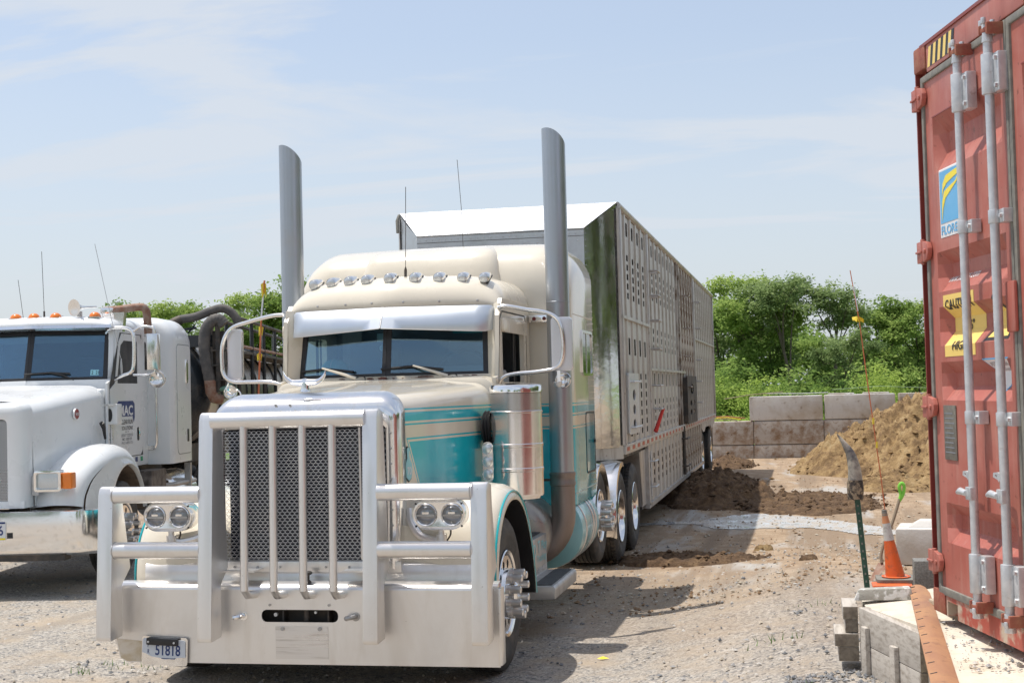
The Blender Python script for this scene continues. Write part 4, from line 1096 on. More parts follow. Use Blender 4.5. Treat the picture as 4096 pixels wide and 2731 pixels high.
for i in range(13): rv.lathe([(0, -.006), (.007, -.004), (.010, 0)], (-.92+.150*i, 6.449, 3.545), 'y', 6)
for i in range(30): rv.lathe([(0, .01), (.008, .006), (.010, 0)], (-1.2+.082*i, 6.89, 4.003), 'z', 6)
stuff(tb('nose_rivets', rv, M['galv']))
tb('lap_seam', MB().box(-.95, .95, 6.446, 6.45, 3.595, 3.60), M['dark'])
tb('end_cap', MB().tube([(-1.27, 6.9, 3.98), (-1.29, 6.88, 3.92), (-1.285, 6.88, 3.78)], .035, 8), M['rubber'])
# hinged light panels standing off the side
lb1 = MB().prism(rrect(7.02, 8.00, 1.38, 2.08, .02, 2), 'x', 1.315, 1.33, [circ(7.5, 1.83, .13, 16, .065), circ(7.5, 1.66, .13, 16, .06), circ(7.5, 1.50, .13, 16, .05)])
Q_ = tb('hinged_panel', lb1, M['galv'], smooth=20)
tb('panel_edge', MB().box(1.27, 1.315, 7.93, 7.99, 1.40, 2.06).box(1.27, 1.315, 7.03, 7.08, 1.40, 2.06), M['trailer'])
tb('panel_bolt', MB().tube([(1.27, 7.15, 1.98), (1.37, 7.15, 1.98), (1.37, 7.8, 1.98)], .012, 6).tube([(1.27, 7.15, 1.46), (1.37, 7.15, 1.46), (1.37, 7.8, 1.46)], .012, 6), M['galv'])
lb2 = MB().prism(rrect(15.0, 17.1, 1.27, 2.09, .03, 2), 'x', 1.33, 1.345, [circ(16.0, 1.86, .34, 18, .09), circ(15.7, 1.62, .18, 12, .05), circ(16.4, 1.62, .18, 12, .05), circ(15.7, 1.46, .18, 12, .05), circ(16.4, 1.46, .18, 12, .05)])
tb('hinged_panel', lb2, M['dark'], smooth=20, label='dark hinged panel with round holes')
tb('panel_edge', MB().box(1.27, 1.33, 15.0, 15.06, 1.3, 2.06), M['dark'])
tb('red_handle', MB().tube([(1.31, 9.95, 1.32), (1.40, 10.15, 1.62)], [.03, .022], 8), M['redp'])
# drop belly
BPW = .55
for s in (1, -1):
    bs = slat_mesh('belly_slat', rowz(.62, 1.10), .42, 1.165, M['trailer']) if s == 1 else bs
    bd = slat_mesh('belly_slat', rowz(.62, 1.10), .42, 1.165, M['trailer_dirty']) if s == 1 else bd
    for i in range(18):
        o = obj('belly_slat', bd if i > 9 else bs, None, trl)
        if s == 1: o.location = (1.252, 9.35-Y0+i*PW, 0)
        else: o.matrix_basis = Matrix.Translation((-1.252, 9.35-Y0+i*PW, 0)) @ Matrix.Scale(-1, 4, (1, 0, 0))
    tb('belly_rail', MB().box(*sorted((1.22*s, 1.285*s)), 9.2, 19.25, .36, .42), M['trailer'])
    tb('belly_post', MB().box(*sorted((1.24*s, 1.285*s)), 9.22, 9.36, .40, 1.165), M['trailer'])
tb('belly_front', MB().hexa([(-1.24, 8.75, .44), (1.24, 8.75, .44), (1.24, 8.80, .44), (-1.24, 8.80, .44)], [(-1.24, 8.55, 1.165), (1.24, 8.55, 1.165), (1.24, 8.60, 1.165), (-1.24, 8.60, 1.165)]), M['trailer'])
tb('belly_wing', MB().hexa([(1.2, 8.75, .42), (1.24, 8.75, .42), (1.24, 9.25, .42), (1.2, 9.25, .42)], [(1.2, 8.6, 1.1), (1.24, 8.6, 1.1), (1.24, 9.25, 1.165), (1.2, 9.25, 1.165)]), M['trailer'])
tb('belly_floor', MB().box(-1.23, 1.23, 8.8, 19.2, .38, .44), M['dark'])
tb('belly_back', MB().box(-1.23, 1.23, 19.15, 19.2, .40, 1.15), M['trailer_dirty'])
tb('belly_ladder', MB().tube([(1.28, 9.55, .50), (1.28, 9.55, 1.08)], .012, 6).tube([(1.27, 9.45, .95), (1.34, 9.45, .95), (1.34, 9.85, .95)], .012, 6).tube([(1.27, 9.45, .62), (1.34, 9.45, .62), (1.34, 9.85, .62)], .012, 6), M['galv'])
tb('door_bars', MB().tube([(1.29, 14.6, .45), (1.29, 14.6, 1.25)], .03, 6).tube([(1.27, 14.4, .6), (1.36, 14.4, .6), (1.36, 14.9, .6)], .015, 6).tube([(1.27, 14.4, 1.05), (1.36, 14.4, 1.05), (1.36, 14.9, 1.05)], .015, 6), M['dark'])
for yy in (19.75, 22.35):
    for s in (1, -1):
        w_ = wheel(trl, 1.23*s, yy-Y0, .505, .505, side=s, dual=True, covers=False, lugs=True)
tb('suspension', MB().box(-.55, -.40, 19.2, 23.2, .75, 1.12).box(.40, .55, 19.2, 23.2, .75, 1.12).tube([(-1, 19.75, .5), (1, 19.75, .5)], .06, 8).tube([(-1, 22.35, .5), (1, 22.35, .5)], .06, 8), M['dark'])
tb('kingpin_plate', MB().box(-.7, .7, 6.9, 8.6, 1.05, 1.13), M['dark'])
tb('wheel_skirt', MB().prism([(19.2, 1.165), (23.3, 1.165), (23.3, 1.06), (22.9, 1.06), (22.6, .98), (22.1, .98), (21.8, 1.06), (20.3, 1.06), (20.0, .98), (19.6, .98), (19.2, 1.06)], 'x', 1.24, 1.262), M['trailer'])

# ================================================================== SHIPPING CONTAINER
CP = (3.88, -1.09, .73); CRZ = math.atan2(-.973, .23)
cont = thing('shipping_container', 'tall rust-red shipping container with grey lock rods on its closed doors', 'container', CP, CRZ)
# local frame: x along the door end, -y outwards, z up
SW, SH, SL_ = 2.438, 2.896, 6.0
GR = [(2.50, 2.22), (1.82, 1.62), (1.545, 1.35), (1.27, 1.08), (.57, .37)]     # pressed grooves, top and bottom
def groove(z, d=.058):
    for t, b in GR:
        h = t-b
        if b <= z <= t:
            a = (t-z)/h
            return d*min(1, a/.3, (1-a)/.36)
    return 0.0
zs_ = sorted(set([.14, 2.70]+[round(v, 4) for t, b in GR for v in (t, t-(t-b)*.3, b+(t-b)*.36, b)]), reverse=True)
def leaf(x0, x1):
    mb = MB(); gx0, gx1 = x0+.10, x1-.075; e = .05
    for i in range(len(zs_)-1):
        za, zb = zs_[i], zs_[i+1]; da, db = groove(za), groove(zb)
        for a, b, fa, fb in ((x0, gx0, 0, 0), (gx0, gx0+e, 0, 1), (gx0+e, gx1-e, 1, 1), (gx1-e, gx1, 1, 0), (gx1, x1, 0, 0)):
            mb.add([(a, da*fa, za), (b, da*fb, za), (b, db*fb, zb), (a, db*fa, zb)], [(0, 1, 2, 3)])
    return mb
for k, (a, b) in enumerate(((.125, 1.205), (1.275, 2.31))):
    L_ = obj('door_leaf', leaf(a, b), M['red'], cont, smooth=25)
    obj('door_gasket', MB().prism([(a-.035, .10), (b+.03, .10), (b+.03, 2.735), (a-.035, 2.735)], 'y', -.012, .02, [[(a, .14), (b, .14), (b, 2.70), (a, 2.70)]]), M['rubber'], L_, bev=.008)
    obj('leaf_backing', MB().box(a, b, .07, .08, .14, 2.70), M['dkred'], L_)
    obj('leaf_bead', MB().box(a+.10, b-.07, -.004, 0, 2.502, 2.508), M['dkred'], L_)
# frame
obj('door_header', MB().box(.18, SW-.18, -.005, .10, 2.745, SH-.01), M['red'], cont, bev=.006)
obj('header_cap', MB().box(.10, SW-.10, -.012, .12, SH-.012, SH+.004), M['dkred'], cont)
sill_ = MB().prism([(.18, .0), (.20, .0), (.20, .075), (.34, .075), (.34, .0), (1.0, 0), (SW-.2, 0), (SW-.2, .10), (.18, .10)], 'y', -.004, .12)
obj('door_sill', sill_, mat('chipped_red_sill', (.40, .085, .06), .5, dirt=(.50, .42, .33), dscale=9, dlo=.48, dhi=.62), cont)
obj('fork_pocket', MB().box(.205, .335, .06, .07, .0, .075), M['dark'], cont)
for x0, x1 in ((0.0, .07), (SW-.07, SW)):
    obj('corner_post', MB().box(x0, x1, .03, .12, .12, SH-.12).box(x0, x0+.012, -.006, .03, .12, SH-.12), M['dkred'], cont)  # darker red puts the shade of the post recess into the colour
for i, z in enumerate((.12, SH-.002)):
    for x0 in (-.005, SW-.175):
        z0, z1 = (.0, .12) if i == 0 else (SH-.125, SH+.004)
        c_ = MB().box(x0, x0+.18, -.012, .16, z0, z1)
        cc = obj('corner_casting', c_, M['rustred'], cont, bev=.012)
        zc_ = (z0+z1)/2
        obj('casting_hole', MB().prism(circ(.07, zc_, .032, 16, .045), 'x', x0-.0015, x0-.0005), M['ink'], cc)
for z in (2.63, 1.84, 1.045, .26):
    for sx, xb in ((1, 0.0), (-1, SW)):
        hh = MB().prism([(xb+sx*a, z+b) for a, b in ((-.004, -.055), (-.004, .055), (.09, .055), (.15, .042), (.168, .012), (.168, -.012), (.15, -.042), (.09, -.055))], 'y', -.030, -.004)
        hh.cyl((xb+sx*.125, -.038, z), .014, .01, 'y', 10); hh.box(*sorted((xb+sx*.0, xb+sx*.085)), -.040, -.030, z-.006, z+.006)
        hh.cyl((xb+sx*.075, -.022, z-.065), .014, .13, 'z', 8)
        obj('hinge', hh, M['red'], cont, bev=.006)
# lock rods with keepers, guides and handles
def lockrod(x, hz, flip):
    r_ = obj('lock_rod', MB().cyl((x, -.062, .16), .0205, 2.57, 'z', 18), M['galv'], cont)
    for z in (1.885, 1.005):
        g = MB().lathe([(.0215, -.03), (.026, -.03), (.026, .03), (.0215, .03)], (x, -.062, z), 'z', 14)
        g.box(x+.01, x+.075, -.05, -.004, z-.03, z+.03)
        gg = obj('rod_bracket', g, M['galv'], r_, bev=.003)
        obj('bracket_bolt', MB().cyl((x+.055, -.062, z), .010, .012, 'y', 6), M['galv'], gg)
    for z0, z1 in ((2.42, 2.60), (.20, .38)):
        b_2 = MB().cyl((x, -.062, z0), .032, z1-z0, 'z', 18); b_2.box(x, x+.085, -.052, -.004, z0+.004, z1-.004)
        gb = obj('rod_bearing', b_2, M['galv'], r_, bev=.006)
        for z in (z0+.03, z1-.03): obj('bracket_bolt', MB().cyl((x+.066, -.064, z), .011, .013, 'y', 6), M['galv'], gb)
    for z, s in ((2.70, 1), (.135, -1)):
        cam_ = MB().lathe([(.026, -.05), (.022, -.01), (.024, .03)], (x, -.062, z), 'z', 12, caps=True)
        for a_, b__ in ((-.035, -.075), (.02, -.085), (-.02, -.03)): cam_.cyl((x+a_, b__, z+s*.028), .012, .028, 'z', 8)
        obj('rod_cam', cam_, M['galv'], r_, bev=.003)
        kp = MB().box(x-.03, x+.05, -.085, -.06, z-.008, z+.014).box(x+.035, x+.055, -.085, -.004, z-.022, z+.030).box(x-.035, x-.02, -.09, -.055, z-.010, z+.03)
        obj('cam_keeper', kp, M['rustred'], r_, bev=.005)
    hb = MB().box(x-.045, x+.02, -.085, -.06, hz-.03, hz+.03); hb.tube([(x-.03, -.085, hz), (x-.12, -.080, hz+.004), (x-.175, -.075, hz-.006)], [.015, .018, .011], 8)
    obj('rod_handle', hb, M['galv'], r_, bev=.004)
    ca = MB().prism([(x-.07, hz-.075), (x-.045, hz-.078), (x-.038, hz+.04), (x-.05, hz+.085), (x-.10, hz+.10), (x-.15, hz+.095), (x-.155, hz+.075), (x-.10, hz+.066), (x-.072, hz+.045)], 'y', -.055, -.045, [circ(x-.12, hz+.083, .011, 10, .006)])
    obj('handle_catch', ca, M['galv'], r_); obj('catch_bolt', MB().cyl((x-.055, -.063, hz+.055), .010, .01, 'y', 8), M['rustred'], r_)
for x, hz in ((.78, .655), (1.165, .67), (1.66, .66), (2.05, .66)): lockrod(x, hz, 0)
# body behind the door end
body = MB().box(.02, SW-.02, .12, SL_, .02, SH-.03)
obj('container_body', body, M['red'], cont)
cs_ = MB()
for i in range(20):
    y = .2+i*.29; cs_.hexa([(-.0, y, .16), (.02, y-.05, .16), (.02, y+.19, .16), (0, y+.14, .16)], [(-.0, y, SH-.16), (.02, y-.05, SH-.16), (.02, y+.19, SH-.16), (0, y+.14, SH-.16)])
stuff(obj('side_corrugation', cs_, M['dkred'], cont))
cs2_ = MB(); cs2_.v = [(SW-v[0], v[1], v[2]) for v in cs_.v]; cs2_.f = list(cs_.f)
stuff(obj('side_corrugation', cs2_, M['red'], cont))
obj('centre_plate', MB().box(1.17, 1.27, -.03, -.013, 1.38, 1.60), M['red'], cont, bev=.008)
# printed stickers follow the pressed grooves
def drape(name, poly, material, off=.0015, parent=cont, groove_on=True):
    """outline in (x, z) cut into strips so it lies in the grooves"""
    bm = bmesh.new(); vs = [bm.verts.new((p[0], 0, p[1])) for p in poly]; bm.faces.new(vs)
    cuts = [v for v in zs_ if min(p[1] for p in poly) < v < max(p[1] for p in poly)]
    for z in cuts: bmesh.ops.bisect_plane(bm, geom=bm.verts[:]+bm.edges[:]+bm.faces[:], plane_co=(0, 0, z), plane_no=(0, 0, 1))
    for v in bm.verts: v.co.y = groove(v.co.z)-off
    me = bpy.data.meshes.new(name); bm.to_mesh(me); bm.free(); me.materials.append(material)
    o = bpy.data.objects.new(name, me); COL.objects.link(o); o.parent = parent; return o
def drape_text(name, s, w, h, x, z, material, off=.003, bold=0.0, parent=cont):
    vs, fs = text_mesh(s, w, h, bold); bm = bmesh.new()
    bv = [bm.verts.new((x+a, 0, z+c)) for a, _, c in vs]
    for f_ in fs:
        try: bm.faces.new([bv[i] for i in f_])
        except ValueError: pass
    for zc_ in [v for v in zs_ if z < v < z+h]: bmesh.ops.bisect_plane(bm, geom=bm.verts[:]+bm.edges[:]+bm.faces[:], plane_co=(0, 0, zc_), plane_no=(0, 0, 1))
    for v in bm.verts: v.co.y = groove(v.co.z)-off
    me = bpy.data.meshes.new(name); bm.to_mesh(me); bm.free(); me.materials.append(material)
    o = bpy.data.objects.new(name, me); COL.objects.link(o); o.parent = parent; return o
stk = drape('logo_sticker', [(.295, 1.885), (.66, 1.885), (.66, 2.225), (.295, 2.225)], M['paper'])
drape('logo_field', [(.305, 1.955), (.65, 1.955), (.65, 2.212), (.305, 2.212)], M['skyblue'], .003, stk)
def swoosh(pts1, pts2): return [(a, b) for a, b in pts1]+[(a, b) for a, b in pts2]
drape('logo_swoosh', [(0.330, 1.96), (0.353, 2.03), (0.389, 2.075), (0.470, 2.105), (0.550, 2.135), (0.582, 2.175), (0.532, 2.14), (0.443, 2.125), (0.370, 2.11), (0.339, 2.06)], M['pyel'], .0045, stk)
drape('logo_swoosh', [(0.339, 2.085), (0.353, 2.15), (0.398, 2.185), (0.497, 2.195), (0.623, 2.205), (0.587, 2.175), (0.488, 2.16), (0.407, 2.145), (0.361, 2.12)], M['pyel'], .0045, stk)
drape_text('logo_lettering', 'FLORENS', .33, .045, .312, 1.897, M['skyblue'], .0035, .02, stk)
drape_text('web_lettering', 'www.florens.com', .43, .040, .25, 1.665, M['paper'])
cs2 = drape('caution_sticker', [(.29, 1.295), (.71, 1.295), (.71, 1.60), (.29, 1.60)], M['yel'])
drape_text('caution_lettering', 'CAUTION', .36, .05, .32, 1.525, M['ink'], .004, .02, cs2)
drape_text('caution_lettering', '9\'6"', .11, .05, .45, 1.42, M['ink'], .004, .02, cs2)
drape_text('caution_lettering', 'HIGH', .20, .045, .40, 1.325, M['ink'], .004, .02, cs2)
ws = drape('warning_triangle', [(.80, 1.355), (1.10, 1.355), (.96, 1.56), (.94, 1.56)], M['ink'])
drape('triangle_field', [(.83, 1.37), (1.07, 1.37), (.95, 1.53)], M['yel'], .003, ws)
at_ = drape('notice_sticker', [(.785, 1.275), (1.10, 1.275), (.94, 1.09)], M['skyblue'])
drape('notice_field', [(.80, 1.268), (1.085, 1.268), (.94, 1.105)], M['paper'], .003, at_)
drape_text('notice_lettering', 'ATTENTION', .20, .018, .84, 1.238, M['fadeink'], .0045, .01, at_)
drape_text('notice_lettering', 'THIS CONTAINER', .15, .012, .865, 1.215, M['fadeink'], .0045, 0, at_)
pp = obj('data_plate', MB().box(.245, .42, -.006, -.001, .785, 1.055), mat('worn_data_plate', (.24, .22, .18), .5, .4, dirt=(.17, .15, .13), dscale=22, dlo=.4, dhi=.6), cont, bev=.002)
pln = MB()
for i in range(9): pln.box(.26, .40-.012*(i % 3), -.0068, -.0062, .82+.024*i, .826+.024*i)
obj('plate_print', pln, M['fadeink'], pp)
for k in range(5):
    x = .20+.075*k
    drape('hazard_stripe', [(x, 2.765), (x+.038, 2.765), (x+.065, 2.865), (x+.027, 2.865)], M['yel'] if 1 else 0, .0065)
    drape('hazard_stripe', [(x+.038, 2.765), (x+.075, 2.765), (x+.102, 2.865), (x+.065, 2.865)], M['ink'], .0066)
# ================================================================== SITE
def axis_coords(lo, hi, step, far, grow=1.25):
    out = [lo+step*i for i in range(int(round((hi-lo)/step))+1)]
    d = step
    while out[-1] < far: d *= grow; out.append(out[-1]+d)
    d = step; left = []
    x = lo
    while x > -far: d *= grow; x -= d; left.append(x)
    return left[::-1]+out
xs = axis_coords(-9, 6.0, .11, 1400); ys = axis_coords(-6, 14, .11, 1400)
def gz(x, y):
    z = terrain(x, y)
    if -14 < x < 12 and -9 < y < 40:
        z += .018*noise.noise(Vector((x*.7, y*.7, 1.3)))+.008*noise.noise(Vector((x*3.1, y*3.1, 4)))
        if y < 16: z += .004*noise.noise(Vector((x*14, y*14, 9)))
    return z-.012
gv = [(x, y, gz(x, y)) for y in ys for x in xs]; nx = len(xs)
gf = [(j*nx+i, j*nx+i+1, (j+1)*nx+i+1, (j+1)*nx+i) for j in range(len(ys)-1) for i in range(nx-1)]
gm_, nt, b_ = base_mat('gravel_and_dirt')
tcn = nd(nt, 'ShaderNodeTexCoord'); P_ = tcn.outputs['Object']
sp = nd(nt, 'ShaderNodeSeparateXYZ'); nt.links.new(P_, sp.inputs[0])
def vor(scale, feat='F1', out='Color'):
    v = nd(nt, 'ShaderNodeTexVoronoi'); v.feature = feat; v.inputs['Scale'].default_value = scale; nt.links.new(P_, v.inputs['Vector']); return v
def noi(scale, detail=6, rough=.6, stretch=None, dist=0):
    n = noise_node(nt, scale, detail, rough, 'Object', stretch, dist); return n.outputs['Fac']
v1, v2 = vor(46), vor(95)
bw = nd(nt, 'ShaderNodeRGBToBW'); nt.links.new(v1.outputs['Color'], bw.inputs[0])
bw2 = nd(nt, 'ShaderNodeRGBToBW'); nt.links.new(v2.outputs['Color'], bw2.inputs[0])
st1 = ramp(nt, bw.outputs[0], [(.2, (.10, .105, .115)), (.4, (.25, .24, .23)), (.58, (.39, .35, .30)), (.8, (.52, .48, .43))])
st2 = ramp(nt, bw2.outputs[0], [(.2, (.17, .17, .17)), (.5, (.36, .32, .27)), (.85, (.50, .455, .40))])
grav = mixc(nt, rampv(nt, noi(9, 5), .4, .6), st1.outputs[0], st2.outputs[0])
dust = mixc(nt, rampv(nt, noi(55, 6, .7), .35, .65), (.34, .27, .20), (.46, .385, .30))
near = mixc(nt, rampv(nt, noi(1.3, 7, .68), .46, .66), grav, dust)
dirt = ramp(nt, noi(3.2, 9, .68), [(.28, (.20, .135, .085)), (.45, (.36, .26, .175)), (.62, (.46, .355, .255)), (.8, (.53, .43, .33))])
speck = mixc(nt, rampv(nt, noi(70, 4, .7), .52, .62), dirt.outputs[0], (.25, .175, .11))
track = mixc(nt, rampv(nt, noi(.55, 6, .55, (1.6, .5, 1), .6), .54, .62), speck, (.43, .405, .375))
rut = rampv(nt, noi(1.0, 5, .6, (2.6, .16, 1), .35), .47, .60)
track = mixc(nt, rut, track, (.27, .20, .14)); near = mixc(nt, rampv(nt, noi(1.0, 5, .6, (1.9, .2, 1), .5), .52, .68, 0, .45), near, (.24, .21, .18))
ymix = nd(nt, 'ShaderNodeMath', operation='ADD'); nt.links.new(sp.outputs[1], ymix.inputs[0])
nz_ = nd(nt, 'ShaderNodeMath', operation='MULTIPLY'); nt.links.new(noi(.9, 5, .6), nz_.inputs[0]); nz_.inputs[1].default_value = 7
nt.links.new(nz_.outputs[0], ymix.inputs[1])
# the dirt yard lies to the right of and beyond the truck; gravel in front and on the left
lx = nd(nt, 'ShaderNodeMath', operation='MULTIPLY'); nt.links.new(sp.outputs[0], lx.inputs[0]); lx.inputs[1].default_value = .9
ym2 = nd(nt, 'ShaderNodeMath', operation='ADD'); nt.links.new(ymix.outputs[0], ym2.inputs[0]); nt.links.new(lx.outputs[0], ym2.inputs[1])
colr = mixc(nt, rampv(nt, ym2.outputs[0], 5.5, 11.5), near, track)
far_ = mixc(nt, rampv(nt, noi(.6, 8, .6), .35, .65), (.085, .15, .035), (.15, .22, .06))
xr = nd(nt, 'ShaderNodeMath', operation='SUBTRACT'); nt.links.new(sp.outputs[1], xr.inputs[0]); xr.inputs[1].default_value = 29.5
colr = mixc(nt, rampv(nt, xr.outputs[0], 0, .6), colr, far_)
nt.links.new(colr, b_.inputs['Base Color']); b_.inputs['Roughness'].default_value = .93; b_.inputs['Specular IOR Level'].default_value = .25
hgt = nd(nt, 'ShaderNodeMath', operation='MULTIPLY'); nt.links.new(v1.outputs['Distance'], hgt.inputs[0]); hgt.inputs[1].default_value = -.8
h2 = nd(nt, 'ShaderNodeMath', operation='ADD'); nt.links.new(hgt.outputs[0], h2.inputs[0]); nt.links.new(noi(30, 6, .7), h2.inputs[1])
bump(nt, b_, h2.outputs[0], .55, .018)
gme = bpy.data.meshes.new('ground'); gme.from_pydata(gv, [], gf); gme.shade_smooth(); gme.materials.append(gm_)
ground = bpy.data.objects.new('ground', gme); COL.objects.link(ground); ground['kind'] = 'structure'

# loose stones
r_ = np.random.default_rng(5)
def stones(n, xr, yr, smin, smax, mats, seed, dens=None):
    r_ = np.random.default_rng(seed); V, F_, mi = [], [], []
    oc = np.array([(1, 0, 0), (0, 1, 0), (-1, 0, 0), (0, -1, 0), (0, 0, .7), (0, 0, -.5)], float)
    fc = [(0, 1, 4), (1, 2, 4), (2, 3, 4), (3, 0, 4), (1, 0, 5), (2, 1, 5), (3, 2, 5), (0, 3, 5)]
    for i in range(n):
        x = r_.uniform(*xr); y = yr[0]+(yr[1]-yr[0])*r_.random()**1.6
        s = smin+(smax-smin)*r_.random()**3
        a = r_.uniform(0, 6.28); sc = s*r_.uniform(.6, 1.25, 3)
        jit = oc+r_.uniform(-.22, .22, oc.shape)
        p = jit*sc; ca, sa = math.cos(a), math.sin(a)
        q = np.stack([p[:, 0]*ca-p[:, 1]*sa+x, p[:, 0]*sa+p[:, 1]*ca+y, p[:, 2]+terrain(x, y)-.010+s*.15], 1)
        o = len(V); V.extend(map(tuple, q)); F_.extend(tuple(k+o for k in f_) for f_ in fc); mi.extend([int(r_.integers(0, len(mats)))]*8)
    me = bpy.data.meshes.new('gravel'); me.from_pydata(V, [], F_)
    for m_ in mats: me.materials.append(m_)
    me.polygons.foreach_set('material_index', mi)
    o = bpy.data.objects.new('gravel', me); COL.objects.link(o); return stuff(o)
stm = [mat('stone_dark_grey', (.17, .175, .185), .85), mat('stone_grey', (.33, .32, .31), .85), mat('stone_tan', (.46, .40, .32), .88), mat('stone_pale', (.50, .47, .43), .85)]
stones(15000, (-7.5, 4.6), (-2.6, 8.5), .004, .022, stm, 11)
stones(3000, (1.0, 5.0), (3, 20), .006, .03, [mat('clod', (.26, .17, .10), .95), stm[2]], 12)
stones(1500, (3.1, 3.75), (-2.3, -.5), .008, .026, stm[:2], 13)

# straw and leaf litter: the yellow leaf by the front wheel
tag(obj('fallen_leaf', MB().add([(1.76, 1.20, .010), (1.80, 1.225, .022), (1.85, 1.20, .012), (1.80, 1.18, .010)], [(0, 1, 2), (0, 2, 3)]), M['pyel'], smooth=0), 'small yellow leaf lying on the gravel beyond the truck front wheel', 'leaf')

# wet whitish strip
wet = [(.2, 10.9), (1.1, 11.1), (1.7, 11.35), (2.1, 12.0), (2.54, 12.25), (3.0, 12.0), (3.5, 11.5), (3.9, 10.8), (4.6, 9.6), (4.3, 9.35), (3.9, 9.5), (3.3, 10.35), (2.65, 10.3), (2.1, 10.3), (1.7, 10.9), (1.1, 10.75), (.2, 10.6)]
wp = [(p.x, p.y) for p in spline([(a, b, 0) for a, b in wet], 5, closed=True)]
rq = random.Random(2); wp = [(a+rq.uniform(-.05, .05), b+rq.uniform(-.10, .10)) for a, b in wp]
wm, nt, b_ = base_mat('wet_lime_wash'); n_ = noise_node(nt, 7, 8, .7, stretch=(1, .4, 1))
nt.links.new(mixc(nt, rampv(nt, n_.outputs['Fac'], .42, .58), (.55, .55, .55), (.40, .35, .29)), b_.inputs['Base Color']); nt.links.new(rampv(nt, n_.outputs['Fac'], .4, .6, .08, .6), b_.inputs['Roughness'])
from mathutils.geometry import intersect_point_tri_2d
def inside(x, y, poly):
    c = False; j = len(poly)-1
    for i in range(len(poly)):
        (xi, yi), (xj, yj) = poly[i], poly[j]
        if (yi > y) != (yj > y) and x < (xj-xi)*(y-yi)/(yj-yi)+xi: c = not c
        j = i
    return c
pud = MB(); st_ = .05
for j in range(int(9.0/st_), int(12.5/st_)):
    for i in range(int(0/st_), int(4.8/st_)):
        if inside((i+.5)*st_, (j+.5)*st_, wp): pud.add([(x, y, gz(x, y)+.007) for x, y in ((i*st_, j*st_), ((i+1)*st_, j*st_), ((i+1)*st_, (j+1)*st_), (i*st_, (j+1)*st_))], [(0, 1, 2, 3)])
struct('puddle', pud, wm, smooth=60)

